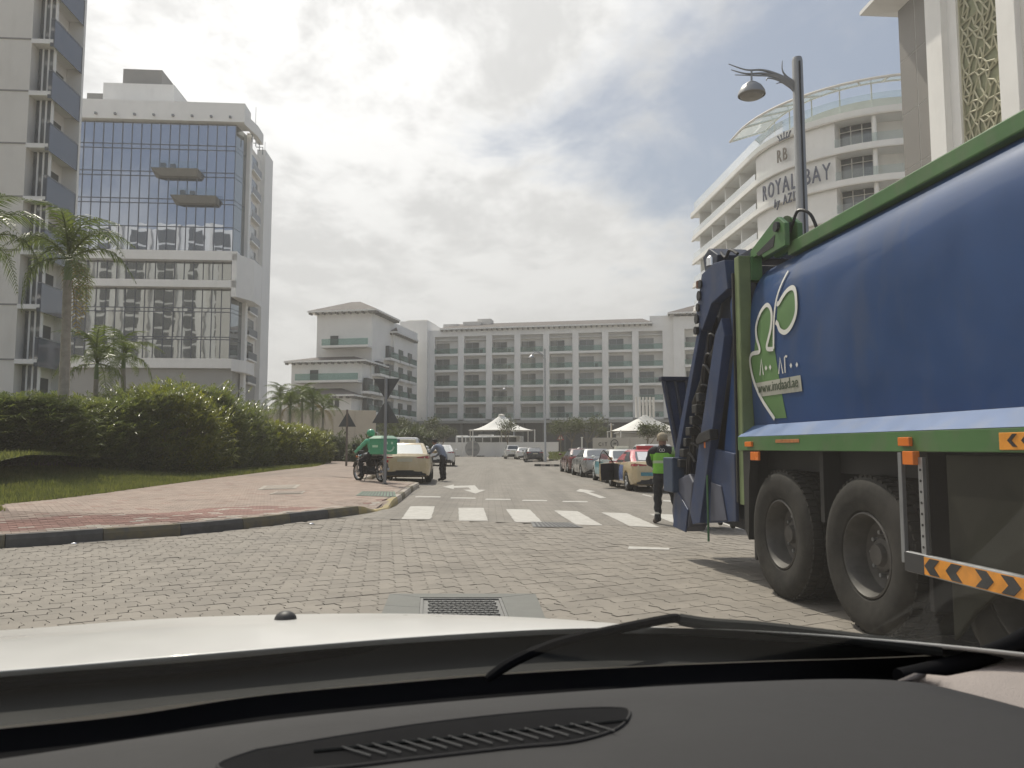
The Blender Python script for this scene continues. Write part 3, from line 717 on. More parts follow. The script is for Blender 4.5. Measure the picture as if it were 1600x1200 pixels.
for r in range(5):
    z = HB + r*FLH
    for c in range(NB):
        x0 = c*PIT+.35 if c else 0; x1 = (c+1)*PIT-pierw/2-.3
        bal = MB().box(x0, x1, -.2, 1.05, z-.42, z+.05).build('balcony', WHITE, hotel)
        MB().box(x0+.05, x1-.05, -.18, -.14, z+.05, z+1.1).build('balustrade', RAILGLASS, bal)
        MB().box(x0+.03, x1-.03, -.2, -.12, z+1.1, z+1.16).build('hand_rail', GREY, bal)
        MB().box(x0+.12, x0+3.05, .97, 1.05, z+.1, z+2.45).build('window', DARKWIN if random.random() < .72 else CURTW, hotel)
        MB().box(x0+1.55, x0+1.62, .93, .97, z+.1, z+2.45).build('window_bar', GREY, hotel)
        MB().box(x0, x1, .25, 1.05, z+2.98, z+FLH-.42).build('soffit_beam', WHITE, hotel)
        if random.random() < .4: MB().box(x0+3.3, x0+3.9, .6, 1.1, z+.05, z+.9).build('balcony_chair', DARKM, hotel)
def hip(x0, x1, y0, y1, ze, zr, ov=1.1, par=hotel, ins=None):
    x0 -= ov; x1 += ov; y0 -= ov; y1 += ov; ins = ins if ins is not None else (y1-y0)/2*.9
    my = (y0+y1)/2; v = [(x0, y0, ze), (x1, y0, ze), (x1, y1, ze), (x0, y1, ze), (x0+ins, my, zr), (x1-ins, my, zr)]
    mb = MB().add(v, [(0, 1, 5, 4), (1, 2, 5), (2, 3, 4, 5), (3, 0, 4)]); r = mb.build('roof', ROOFT, par)
    MB().box(x0, x1, y0, y1, ze-.28, ze-.01).build('eave', WHITE, r)
    br = MB(); n = max(3, int((x1-x0)/1.1))
    for i in range(n): br.box(x0+.3+(x1-x0-.6)*i/(n-1)-.14, x0+.3+(x1-x0-.6)*i/(n-1)+.14, y0+.15, y0+ov, ze-.62, ze-.28)
    n = max(3, int((y1-y0)/1.1))
    for i in range(n): br.box(x1-ov, x1-.15, y0+.3+(y1-y0-.6)*i/(n-1)-.14, y0+.3+(y1-y0-.6)*i/(n-1)+.14, ze-.62, ze-.28)
    tag(br.build('eave_bracket', BALS, r), kind='stuff'); return r
hip(2.2, ww-3.8, 0, 11, HTOP+.25, HTOP+2.1, .9, ins=2.2)
MB().box(1.0, 4.5, 3, 8, HTOP, HTOP+1.8).box(8.5, 11.5, 4, 7, HTOP+1, HTOP+2.9).box(5.5, 9.5, 3, 7, HTOP, HTOP+2.2).build('roof_plant', WHITE2, hotel)
MB().box(ww-3.5, ww+1.5, .3, 10, HTOP, HTOP+1.7).build('stair_head', WHITE, hotel)
# right-hand tower of the hotel
xt = ww+1.2
MB().box(xt, xt+2.2, -1.2, 10, 0, HTOP+1.2).box(xt+2.2, xt+14, .9, 10, 0, HTOP+1.2).box(xt+2.2, xt+14, -1.2, .9, HT, HTOP+1.2).build('tower_wall', WHITE, hotel)
hip(xt, xt+10, -1.2, 9, HTOP+1.9, HTOP+4.3, 1.1)
for r in range(5):
    z = HB+r*FLH
    b_ = MB().box(xt+2.2, xt+7, -1.4, .9, z-.45, z+.05).build('balcony', WHITE, hotel); MB().box(xt+2.2, xt+7, -1.3, -1.26, z+.05, z+1.1).build('balustrade', RAILGLASS, b_)
    MB().box(xt+2.5, xt+5, .78, .9, z+.1, z+2.4).build('window', DARKWIN, hotel)
# left stair core
MB().box(-7.5, -pierw, -1.2, 10, 0, HTOP+2.0).build('core_wall', WHITE, hotel); MB().box(-6.6, -2.0, .5, 8, HTOP+2, HTOP+2.5).build('core_cap', WHITE2, hotel)
# terraced left wing
def wing(x0, x1, y0, y1, z0, z1, nm='wing_wall'): return MB().box(x0, x1, y0, y1, z0, z1).build(nm, WHITE, hotel)
SX = -2.6
wing(SX-10.6, SX, -30, -4, 0, 25.6); hip(SX-10.6, SX, -30, -20, 26.0, 28.6, 1.3)
wing(SX-6, SX+.6, -20, -9, 0, 23.2); hip(SX-6, SX+.6, -20, -9, 23.5, 25.8, 1.0)
hip(SX-8, SX-2, -14, -5, 25.6, 27.6, .8)
wing(SX-13.6, SX-.3, -33.5, -20, 0, 16.2); hip(SX-13.6, SX-.3, -33.5, -24, 16.6, 18.0, 1.0)
wing(SX-14.4, SX-.6, -37.5, -22, 0, 10.0); hip(SX-13.6, SX-.6, -37.5, -29, 10.3, 11.8, 1.0)
def terrace(x0, x1, y, z, dx):
    MB().box(x0, x1, y-.3, y+2, z-.4, z).build('terrace_slab', WHITE, hotel)
    MB().box(x0+.2, x1, y-.25, y-.2, z, z+1.15).build('balustrade', RAILGLASS, hotel)
    w_ = MB().box(dx, dx+1.5, y+1.85, y+1.98, z, z+2.0).build('terrace_door', DARKWIN, hotel)
terrace(SX-8.8, SX+.1, -32, 19.5, SX-7.9); terrace(SX-12, SX-.2, -35.5, 13.0, SX-10)
for dx, z in ((SX-4.3, 22.0-1.5), (SX-8, 13.3)): pass
for x in (SX-4.6, SX-3.5):
    prof = [(x, 8.2), (x+.75, 8.2), (x+.75, 9.3), (x+.55, 9.65), (x+.375, 9.75), (x+.2, 9.65), (x, 9.3)]
    MB().prism(prof, -37.6, -37.45, 'y').build('arched_window', DARKWIN, hotel)
for r in range(6):
    z = HB - FLH + r*FLH
    if z > 20.5: continue
    ys = [-8.5, -14, -19.5, -25] if z > 13 else [-8.5, -14, -19.5, -25, -30]
    for y in ys:
        if z > 17.5 and y < -20: continue
        b_ = MB().box(SX-.2, SX+1.5, y-4.6, y, z-.4, z+.05).build('side_balcony', WHITE, hotel)
        MB().box(SX+1.42, SX+1.46, y-4.5, y-.2, z+.05, z+1.1).build('balustrade', RAILGLASS, b_); MB().box(SX+1.38, SX+1.5, y-4.55, y-.15, z+1.1, z+1.17).build('hand_rail', GREY, b_)
        MB().box(SX-.05, SX+.68, y-3.6, y-1.0, z+.1, z+2.4).build('side_window', DARKWIN, hotel)
# dark glazed podium
PODD = M('dark_podium', (.055, .055, .052), .6, var=.2, scale=.5)
MB().box(-12, ww+14, -5.0, 9, -.3, HB-.65).build('podium', PODD, hotel)
MB().box(-14, ww+12, -6.0, 2, HB-1.2, HB-.65).build('podium_canopy', M('canopy_grey', (.33, .33, .31), .7), hotel)
for c in range(16): MB().box(-10+c*4.3, -9.6+c*4.3, -5.6, -5.05, -.3, HB-1.2).build('podium_column', M('podium_col', (.12, .12, .115), .7), hotel)
# ------------------------------------------------------------------ beige boundary wall by the palms
b0, b1 = P(380, 690, 80), P(587, 690, 84)
bw = thing('boundary_wall', 'tall plain beige boundary wall behind the palm cluster', 'wall', (b1.x, b1.y, 0), math.atan2(b1.y-b0.y, b1.x-b0.x))
L_ = (b1-b0).length; H_ = Z(640, 82); n = 6
for i in range(n):
    MB().box(-L_*(i+1)/n+.02, -L_*i/n-.02, 0, .4, -.3, H_).build('wall_panel', BEIGE, bw, bevel=.02)
MB().box(-L_, .0, .05, .35, -.3, H_-.05).build('wall_core', BEIGE, bw)
MB().box(-.42, 0.0, .4, 22, -.3, H_-.3).build('return_wall', BEIGE, bw)
q0, q1 = P(470, 706, 62), P(566, 706, 64)
lw_ = thing('low_wall', 'low white planter wall behind the triangular sign', 'wall', (q1.x, q1.y, 0), math.atan2(q1.y-q0.y, q1.x-q0.x))
MB().box(-(q1-q0).length, 0, 0, .35, -.3, Z(697, 63)).build('wall', WHITE, lw_); MB().box(-(q1-q0).length-.03, .03, -.03, .38, Z(697, 63), Z(697, 63)+.08).build('coping', WHITE2, lw_)
# ------------------------------------------------------------------ white wall with round emblem and the bus lot behind it
v0, v1 = P(640, 700, 128), P(872, 700, 118)
vw = thing('perimeter_wall', 'long white perimeter wall with a round grey emblem in front of the hotel', 'wall', (v0.x, v0.y, 0), math.atan2(v1.y-v0.y, v1.x-v0.x))
VL = (v1-v0).length; zt = Z(691, 123)
for i in range(5): MB().box(VL*i/5+.03, VL*(i+1)/5-.03, 0, .3, -.4, zt).build('wall_panel', WHITE, vw)
MB().box(0, VL, .04, .26, -.4, zt-.03).build('wall_core', WHITE2, vw)
em = P(740, 699, 124); ex = (em-v0).length
e_ = MB(); e_.lathe([(0, -.03), (1.3, -.03), (1.3, .0)], 28, 'y', (ex, -.02, em.z-.2)); e_.build('round_emblem', M('emblem_grey', (.33, .33, .33), .7, var=.15, scale=1.5), vw)
MB().box(ex-.9, ex+.9, -.08, -.06, em.z-.55, em.z-.2).box(ex+.3, ex+.9, -.08, -.06, em.z+.3, em.z+.7).build('emblem_mark', GREY, vw)
for i in range(12): MB().box(VL*i/12, VL*i/12+1.2, -1.6, -1.2, -.3, .16).build('kerb_block', WHITE2 if i % 2 else DARKM, vw)
# stone sign wall at the right
s0, s1 = P(926, 700, 92), P(1080, 700, 84)
sw_ = thing('sign_wall', 'pale stone sign wall with round emblem behind the parked taxis', 'wall', (s0.x, s0.y, 0), math.atan2(s1.y-s0.y, s1.x-s0.x))
STONE = M('pale_stone', (.50, .47, .42), .8, var=.08, scale=1); SL = (s1-s0).length
for i in range(5):
    for r in range(2): MB().box(SL*i/5+.015, SL*(i+1)/5-.015, 0, .5, -.3+r*1.35, 1.03+r*1.35+(-.0 if r == 0 else .2)).build('stone_panel', STONE, sw_)
MB().box(0, SL, .05, .45, -.3, 2.4).build('wall_core', STONE, sw_)
ce = P(963, 691, 91); exx = 3.05
e_ = MB(); e_.lathe([(.44, -.03), (.52, -.03), (.52, 0), (.44, 0)], 28, 'y', (exx, -.02, 1.85)); e_.box(exx-.25, exx+.25, -.04, -.02, 1.78, 1.86).box(exx-.1, exx+.3, -.04, -.02, 1.9, 1.98); e_.build('round_emblem', DARKM, sw_)
for i, c in enumerate('CIT'):
    me = text_mesh(c, .62, .03, 'CENTER'); me.materials.append(DARKM); o = obj('sign_letter', me, sw_, (1.05+i*.42, -.03, 1.6), (math.pi/2, 0, 0))
# ------------------------------------------------------------------ curved hotel on the right
rb_ = thing('curved_hotel', 'white curved hotel with glass rooftop canopy and dark sign letters behind the lamp post', 'building', (0, 0, 0))
A0 = P(1087, 600, 112); 
# plan path of the slab edge: along the street, then round the corner to the right (travelling towards the camera)
pA = Vector((A0.x, 112, 0)); rd = Vector((math.sin(PHI), -math.cos(PHI), 0))
lenS = 24.0; pB = pA + rd*lenS; Rr = 14.0
nrm = Vector((math.cos(PHI), math.sin(PHI), 0)); cen = pB + nrm*Rr
path = [pA + rd*lenS*i/9 for i in range(10)]
for i in range(1, 19):
    a = math.pi + PHI + (math.pi/2)*i/18*1.05; path.append(cen + Vector((math.cos(a), math.sin(a), 0))*Rr)
lastd = (path[-1]-path[-2]).normalized(); p_end = path[-1]
path += [p_end + lastd*3*i for i in range(1, 8)]
def inset(d): 
    out = []
    for i, p in enumerate(path):
        a = path[max(i-1, 0)]; b = path[min(i+1, len(path)-1)]; t = (b-a).normalized(); out.append(p + Vector((-t.y, t.x, 0))*d)
    return out
def band(name, o0, o1, z0, z1, mat, par=rb_, i0=0, i1=None, smooth=True):
    A = inset(o0)[i0:i1]; B = inset(o1)[i0:i1]
    rows = [[Vector((p.x, p.y, z0)) for p in B], [Vector((p.x, p.y, z0)) for p in A], [Vector((p.x, p.y, z1)) for p in A], [Vector((p.x, p.y, z1)) for p in B]]
    mb = MB().grid(rows, flip=True); mb.ngon([rows[k][0] for k in range(4)]); mb.ngon([rows[k][-1] for k in (3, 2, 1, 0)])
    return mb.build(name, mat, par, smooth=smooth, angle=40)
RZ = Z(187, 79); RFH = 3.52; NF = 9
CLEAR = clearglass('clear_rail_glass', (.86, .92, .90), .06, .12, (.8, .85, .83))
band('core_wall', 2.6, 9, 0, RZ-.2, WHITE)
for k in range(NF+1):
    z = RZ - k*RFH
    band('floor_band', -.12 if k else -.3, 2.62, z-.62, z, WHITE)
    band('floor_lip', -.25, .1, z-.75, z-.62, WHITE2)
    if k: band('balcony_glass', .05, .08, z, z+.95, CLEAR, i0=0, i1=10); band('balcony_glass', .05, .08, z, z+.95, CLEAR, i0=18)
    if k == NF: continue
    zb = z - RFH; ins = inset(.25); ins2 = inset(2.6)
    for i in list(range(1, 10, 2)) + [27, 29, 31]:            # party walls between balconies
        a, b = ins[i], ins2[i]; t = (b-a); n_v = Vector((-t.y, t.x, 0)).normalized()*.13
        MB().add([a-n_v+Vector((0,0,zb)), a+n_v+Vector((0,0,zb)), b+n_v+Vector((0,0,zb)), b-n_v+Vector((0,0,zb)), a-n_v+Vector((0,0,z-.62)), a+n_v+Vector((0,0,z-.62)), b+n_v+Vector((0,0,z-.62)), b-n_v+Vector((0,0,z-.62))],
            [(0,1,5,4),(1,2,6,5),(2,3,7,6),(3,0,4,7)]).build('party_wall', WHITE, rb_)
    band('blank_bay', .18, 2.55, zb, z-.62, WHITE, i0=9, i1=19)       # plain bay that carries the letters
    for i in (21, 26, 30):
        a = inset(.4)[i]; MB().lathe([(.24, zb), (.24, z-.6)], 12, 'z', (a.x, a.y, 0)).build('column', WHITE, rb_, smooth=True)
    for i0 in (18, 24, 29):
        sub = inset(2.0 if i0 == 18 else 2.45)[i0:i0+4]
        mb = MB().grid([[Vector((p.x, p.y, zb+.05)) for p in sub], [Vector((p.x, p.y, z-.7)) for p in sub]]); wd = mb.build('window', DARKWIN, rb_)
        for q in (0, 1, 2, 3): MB().tube([Vector((sub[q].x, sub[q].y-.05, zb+.05)), Vector((sub[q].x, sub[q].y-.05, z-.7))], .05, 5).build('window_bar', WHITE2, wd)
        MB().tube([Vector((p.x, p.y-.05, z-1.3)) for p in sub], .05, 5).build('window_bar', WHITE2, wd)
    for i in range(1, 9, 2):
        sub = inset(2.55)[i:i+2]; MB().grid([[Vector((p.x, p.y, zb+.05)) for p in sub], [Vector((p.x, p.y, z-1.0)) for p in sub]]).build('window', DARKWIN, rb_)
    if k in (1, 2, 3):
        sub = inset(.6)[2:9]
        for q in range(1, 7): MB().tube([Vector((sub[q].x, sub[q].y, z-.66)), Vector((inset(2.4)[2+q].x, inset(2.4)[2+q].y, z-.66))], .06, 4).build('soffit_lath', WHITE2, rb_)
# rooftop glass canopy
cz = RZ + 2.3; A1 = inset(-1.9); B1 = inset(2.6)
CANG = clearglass('canopy_glass', (.72, .82, .80), .12, .18, (.55, .66, .64))
for i in range(8, 31):
    q = [A1[i], A1[i+1], B1[i+1], B1[i]]
    MB().add([Vector((q[0].x, q[0].y, cz)), Vector((q[1].x, q[1].y, cz)), Vector((q[2].x, q[2].y, cz+1.5)), Vector((q[3].x, q[3].y, cz+1.5))], [(0, 1, 2, 3)]).build('canopy_pane', CANG, rb_)
    if i % 2 == 0: MB().tube([Vector((A1[i].x, A1[i].y, cz-.05)), Vector((B1[i].x, B1[i].y, cz+1.45))], .09, 5).build('canopy_rib', WHITE2, rb_)
    if i % 3 == 0: MB().tube([Vector((B1[i].x, B1[i].y, RZ)), Vector((B1[i].x, B1[i].y, cz+1.5))], .08, 5).build('canopy_post', WHITE2, rb_)
MB().tube([Vector((p.x, p.y, cz)) for p in A1[8:32]], .14, 6).build('canopy_rim', WHITE2, rb_); MB().tube([Vector((p.x, p.y, cz+1.5)) for p in B1[8:32]], .1, 6).build('canopy_rim', WHITE2, rb_)
band('roof_glass', .3, .34, RZ, RZ+1.7, CLEAR); band('roof_wall', 4, 5, RZ, RZ+2.6, WHITE2)
pk = cen + Vector((4, 7, 0)); MB().add([(pk.x-9, pk.y-3, RZ+2.6), (pk.x+9, pk.y-3, RZ+2.6), (pk.x+9, pk.y+3, RZ+2.6), (pk.x-9, pk.y+3, RZ+2.6), (pk.x, pk.y, RZ+5.2)], [(0, 1, 4), (1, 2, 4), (2, 3, 4), (3, 0, 4)]).build('roof_lantern', WHITE2, rb_)
# letters follow the curve of the blank bay
LETT = M('sign_letter_dark', (.10, .11, .15), .4, .3, var=.05)
crv = inset(.05)[8:24]
crvL = [0]
for a, b in zip(crv, crv[1:]): crvL.append(crvL[-1]+(b-a).length)
def on_curve(s):
    for i in range(len(crv)-1):
        if crvL[i+1] >= s or i == len(crv)-2:
            f = (s-crvL[i])/(crvL[i+1]-crvL[i]); p = crv[i].lerp(crv[i+1], f); t = (crv[i+1]-crv[i]).normalized(); return p, t
def curve_text(txt, s0, z, size, adv, shear=0, mat=LETT, name='sign_letter', bold=.012, sx=.56):
    s = s0
    for ch in txt:
        if ch == ' ': s += adv*size*.30; continue
        me = text_mesh(ch, size, .12, 'LEFT', shear, bold, sx); me.materials.append(mat); w_ = max(v.co.x for v in me.vertices)
        p, t = on_curve(s); o = obj(name, me, rb_, (p.x, p.y, z), (math.pi/2, 0, math.atan2(t.y, t.x)))
        p = p + Vector((t.y, -t.x, 0))*.35; o.location = (p.x, p.y, z)
        s += w_ + size*.06
z1_ = RZ - 2*RFH
curve_text('ROYAL BAY', 5.0, z1_+.30, 2.5, 1.0); curve_text('by', 6.9, z1_-1.05, 1.35, 1, .3); curve_text('AZIZI', 8.3, z1_-1.05, 1.5, 1)
curve_text('RB', 7.6, RZ-RFH+.35, 2.0, 1, 0, M('sign_letter_bronze', (.22, .19, .16), .4, .4, var=.05))
cp, ct = on_curve(8.7); cw = MB()
for q in range(5): cw.tube([(q*.3-.6, 0, 0), (q*.3*1.5-.9, 0, .55 if q != 2 else .75)], [.05, .1], 5)
cw.box(-.75, .75, -.04, .04, -.12, 0); o = cw.build('crown_mark', LETT, rb_); o.location = (cp.x+ct.y*.35, cp.y-ct.x*.35, RZ-.72); o.rotation_euler = (0, 0, math.atan2(ct.y, ct.x))
# ------------------------------------------------------------------ building with pierced screen at the far right
sb0 = P(1407, 120, 55)
scb = thing('screen_building', 'pale building with brown panels and a carved cream screen above the truck', 'building', (sb0.x, 55, 0), PHI)
# local: x to the right (away from the street), y forward; the street face runs from y=0 towards the camera
SZ = Z(30, 55)+.6
MB().box(.5, 12, -22, 0, 0, SZ+1.5).build('core_wall', WHITE2, scb)
for r in range(9):
    z1 = SZ - r*4.1
    for c in range(2):
        y0 = -c*2.0
        MB().box(0, .5, y0-1.97, y0-.03, max(z1-4.06, 0), z1).build('facade_panel', BROWNP, scb)
MB().box(.02, .5, -4.0, 0, 0, SZ).build('panel_backing', WHITE, scb)
MB().box(-.55, .5, -5.7, -4.0, 0, SZ+6).build('fin', WHITE, scb, bevel=.03); MB().box(-.1, .5, -6.6, -5.7, 0, SZ+6).build('fin_return', WHITE, scb)
MB().box(-.55, .5, -12.3, -10.8, 0, SZ+6).build('fin', WHITE, scb, bevel=.03); MB().box(-.2, .5, -22, -12.3, 0, SZ+6).build('wall', WHITE2, scb)
MB().add([(0, -7, SZ), (0, 0, SZ), (-1.9, 1.9, SZ+.7), (-1.9, -7, SZ+.7), (0, -7, SZ+1.6), (1, 0, SZ+1.6), (-1.9, 1.9, SZ+1.0), (-1.9, -7, SZ+1.0), (3, 0, SZ), (3, 1.9, SZ+.7), (3, 1.9, SZ+1.0)],
    [(0, 3, 2, 1), (3, 7, 6, 2), (4, 5, 6, 7), (1, 2, 9, 8), (2, 6, 10, 9)]).build('cornice', WHITE, scb)
SCRN = M('screen_cream', (.50, .48, .34), .7, var=.08); SCRB = M('screen_back', (.27, .28, .17), .8, var=.1)
MB().box(.2, .5, -10.8, -6.6, 0, SZ+6).build('screen_back', SCRB, scb)
lat = MB(); random.seed(21)
gx = 7; py0 = -6.65; py1 = -10.75; dz = .62
rowz = SZ-21; pts = {}
R0 = int((SZ+6-rowz)/dz)
for r in range(R0):
    for c in range(gx+1):
        pts[r, c] = (py0+(py1-py0)*min(max((c+(.5 if r % 2 else 0)+random.uniform(-.2, .2))/gx, 0), 1), rowz+r*dz+random.uniform(-.2, .2))
for (r, c), (y, z) in pts.items():
    for nb in ((r, c+1), (r+1, c), (r+1, c+(1 if r % 2 else -1))):
        if nb in pts and random.random() < .72:
            y2, z2_ = pts[nb]; lat.tube([(.1, y, z), (.1, y2, z2_)], .065, 4)
for rad in (.7, 1.3, 1.9, 2.5):
    lat.tube([(.08, max(-10.72, min(-6.65, -9.6+rad*math.cos(a))), SZ+1.4+rad*math.sin(a)) for a in [i*math.pi/12 for i in range(25)]], .07, 4)
tag(lat.build('screen_lattice', SCRN, scb), kind='stuff')
MB().box(.05, .25, -6.7, -6.6, 0, SZ+6).box(.05, .25, -10.8, -10.7, 0, SZ+6).build('screen_frame', SCRN, scb)
# ------------------------------------------------------------------ white block behind the camera (seen mirrored in the glass tower)
ob = thing('opposite_building', 'white block with dark window columns mirrored in the glass tower', 'building', (-80, -6, 0), PHI)
MB().box(-34, 34, -14, 0, 0, 57).build('wall', WHITE, ob)
for i in range(9):
    for r in range(15): MB().box(-31+i*7.2, -28.2+i*7.2+(i % 3)*.8, -.02, .10, 1.2+r*3.7, 4.3+r*3.7).build('window', DARKWIN, ob)
    MB().box(-26.4+i*7.2, -25.6+i*7.2, -.02, .9, 0, 57).build('pilaster', WHITE2, ob)
# ================================================================== planting
LEAFP = leafmat('palm_leaf', (.06, .09, .028), (.17, .20, .06), .36, .38)
LEAFH = leafmat('hedge_leaf', (.060, .086, .033), (.205, .222, .070), .48, .32)
LEAFY = leafmat('hedge_leaf_sunlit_tint', (.065, .09, .026), (.26, .26, .05), .46, .34)  # brighter leaf colour that paints in the hedge's sunlit highlights
TRUNK = M('palm_trunk', (.30, .27, .22), .85, var=.2, scale=6, bump=.3, bscale=14); CSHAFT = M('palm_crownshaft', (.14, .19, .08), .5, var=.2)
TWIG = M('twig', (.20, .165, .12), .9, var=.2)
DRYF = leafmat('dry_frond', (.16, .12, .05), (.30, .24, .09), .3, .6)
def frond_mesh(L, arch, droop, nl, lw, ll, seed, mat):
    rnd = random.Random(seed); mb = MB(); pts = []
    for i in range(13):
        t = i/12; pts.append(Vector((L*(t - .12*droop*t*t), 0, L*(arch*t - (arch+droop)*.62*t*t*t - .18*droop*t*t))))
    mb.tube(pts, [.035*(1-.85*i/12)*L/2.2 for i in range(13)], 4)
    for i in range(nl):
        t = .12+.88*i/nl; f = t*12; k = min(int(f), 11); p = pts[k].lerp(pts[k+1], f-k); tg = (pts[k+1]-pts[k]).normalized()
        l = ll*(math.sin(math.pi*min(t*.86+.14, 1))**.6)*rnd.uniform(.8, 1.1)
        for s in (-1, 1):
            out = Vector((0, s, 0)); d = (out*.75 + tg*.55 + Vector((0, 0, rnd.uniform(-.25, .3)))).normalized()
            m1 = p + d*l*.5 + Vector((0, 0, -.05*l)); tip = p + d*l*.92 + Vector((0, 0, -l*rnd.uniform(.35, .75)))
            wv = tg*lw
            mb.add([p-wv*.5, p+wv*.5, m1+wv, m1-wv*.6, tip], [(0, 1, 2, 3), (3, 2, 4)])
    me = mb.mesh('frond'); me.materials.append(mat); return me
FR = [frond_mesh(2.4, .55, .75, 34, .030, .62, 1, LEAFP), frond_mesh(2.3, .75, .55, 34, .030, .6, 2, LEAFP), frond_mesh(2.2, .25, .95, 32, .030, .6, 3, LEAFP), frond_mesh(2.0, .1, 1.1, 24, .028, .5, 4, DRYF)]
def palm(label, loc, h, lean=(0, 0), scale=1.0, nf=15, rad=.16, group=None, seed=0, dry=1, shaft=True, name='palm_tree'):
    rnd = random.Random(seed); t = thing(name, label, 'palm tree', loc, rnd.random()*6.28, group)
    pts = []; n = 14
    for i in range(n+1):
        f = i/n; pts.append(Vector((lean[0]*f*f, lean[1]*f*f, -.3+(h+.3)*f)))
    tr = MB(); path = []; rs = []
    for i, p in enumerate(pts):
        r = rad*(1.25-.45*i/n) if i else rad*1.5
        path += [p, p+Vector((0, 0, .02))]; rs += [r, r*.93]
    tr.tube(path, rs, 10); tr.build('trunk', TRUNK, t, smooth=True)
    top = pts[-1]
    if shaft: MB().tube([top, top+Vector((0, 0, .35*scale)), top+Vector((0, 0, .9*scale))], [rad*.8, rad*.75, rad*.35], 10).build('crown_shaft', CSHAFT, t, smooth=True)
    c = top + Vector((0, 0, (.75 if shaft else 0)*scale))
    for i in range(nf):
        az = i*2.399+rnd.uniform(-.25, .25); f = i/nf
        pit = math.radians(-58 + 88*f + rnd.uniform(-8, 8))       # young fronds upright, old ones hanging
        me = FR[1] if f < .3 else (FR[0] if f < .7 else FR[2])
        if dry and i >= nf-dry: me = FR[3]
        sc_ = scale*rnd.uniform(.85, 1.1)
        obj('frond', me, t, c, (rnd.uniform(-.2, .2), pit, az), (sc_, sc_, sc_))
    MB().tube([c, c+Vector((.03, 0, 1.3*scale))], [.03*scale, .008], 5).build('spear_leaf', LEAFP, t)
    return t
p = P(101, 600, 23); palm('tall feather palm standing in the hedge before the apartment block', (p.x, 23, lawn_z(p.x, 23)-.2), Z(450, 23)-.6, (.12, .15), .92, 17, .15, seed=3, dry=2)
p = P(-22, 600, 22); palm('feather palm cut by the left edge of the view', (p.x-.55, 22, lawn_z(p.x, 22)-.2), Z(425, 22)-.6, (0, 0), .9, 16, .15, seed=8, dry=1)
p = P(196, 600, 29); palm('short slim palm rising between hedge and glass tower', (p.x, 29, .6), Z(560, 29)-1.0, (.1, 0), .62, 12, .10, seed=5, dry=0)
p = P(150, 600, 27); palm('low bushy palm beside the tall palm trunk', (p.x, 27, .6), Z(575, 27)-1.0, (0, 0), .75, 13, .10, seed=12, dry=0)
for i, (px, top, d) in enumerate([(437, 632, 66), (452, 640, 60), (471, 634, 64), (488, 636, 61), (504, 645, 63)]):
    p = P(px, 690, d); palm(['leftmost palm of the cluster at the beige wall', 'second palm from the left in the cluster at the beige wall', 'middle palm of the cluster at the beige wall', 'fourth palm from the left in the cluster at the beige wall', 'rightmost palm of the cluster at the beige wall'][i],
        (p.x, d, 0), Z(top, d)-.4, (0, 0), .92, 13, .12, 'palms at the beige wall', 30+i, 1)
# ------------------------------------------------------------------ lady-palm hedge
def shrub_mesh(seed, H, R, nfan, mat, dense=1.0):
    rnd = random.Random(seed); mb = MB()
    for i in range(nfan):
        z = H*(rnd.random()**.75)*.98 if i % 4 else rnd.uniform(-.05, .22)*H; a = rnd.random()*6.283
        prof = R*(.72+.38*math.sin(math.pi*min(z/H*.9+.08, 1)))*(1-.55*max(0, z/H-.72)/.28)
        r = prof*math.sqrt(rnd.uniform(.35, 1)); c = Vector((math.cos(a)*r, math.sin(a)*r, z))
        out = Vector((math.cos(a)*.8, math.sin(a)*.8, rnd.uniform(.2, 1.5))).normalized(); sd = out.cross(Vector((0, 0, 1))).normalized()
        nb = rnd.randint(6, 9); l0 = rnd.uniform(.40, .75)
        for k in range(nb):
            th = (k/(nb-1)-.5)*2.5; d = (out*math.cos(th) + sd*math.sin(th)).normalized(); l = l0*(1-.25*abs(th)/1.25)
            w_ = rnd.uniform(.026, .046); sv = d.cross(Vector((rnd.uniform(-.3, .3), rnd.uniform(-.3, .3), 1))).normalized()*w_
            m1 = c + d*l*.55; tip = c + d*l + Vector((0, 0, -l*rnd.uniform(.15, .5)))
            mb.add([c, m1+sv, tip, m1-sv], [(0, 1, 2, 3)])
    for i in range(int(nfan*.16)):                     # long arching canes that break the outline
        a = rnd.random()*6.283; r = R*rnd.uniform(.2, .95); z = H*rnd.uniform(.78, 1.0); c0_ = Vector((math.cos(a)*r, math.sin(a)*r, z))
        out = Vector((math.cos(a)*.6, math.sin(a)*.6, rnd.uniform(.6, 1.4))).normalized(); c = c0_ + out*rnd.uniform(.15, .5); sd = out.cross(Vector((0, 0, 1))).normalized()
        mb.add([c0_, c, c+Vector((.012, .012, 0)), c0_+Vector((.012, .012, 0))], [(0, 1, 2, 3)])
        for k in range(9):
            th = (k/8-.5)*3.0; d = (out*math.cos(th)+sd*math.sin(th)).normalized(); l = rnd.uniform(.3, .5); sv = d.cross(Vector((0, 0, 1))).normalized()*.022; m1 = c+d*l*.55
            mb.add([c, m1+sv, c+d*l+Vector((0, 0, -l*.3)), m1-sv], [(0, 1, 2, 3)])
    me = mb.mesh('foliage'); me.materials.append(mat); return me
SHM = [shrub_mesh(1, 3.0, 1.35, 520, LEAFH), shrub_mesh(2, 3.0, 1.3, 520, LEAFH), shrub_mesh(3, 3.0, 1.3, 520, LEAFY), shrub_mesh(4, 2.2, 1.1, 420, LEAFY)]
stm = MB(); rs_ = random.Random(4)
for i in range(22):
    a = rs_.random()*6.28; r = rs_.random()*.8; stm.tube([(math.cos(a)*r, math.sin(a)*r, -.3), (math.cos(a)*r*1.4, math.sin(a)*r*1.4, 2.2)], .018, 4)
stme = stm.mesh('stems'); stme.materials.append(TWIG)
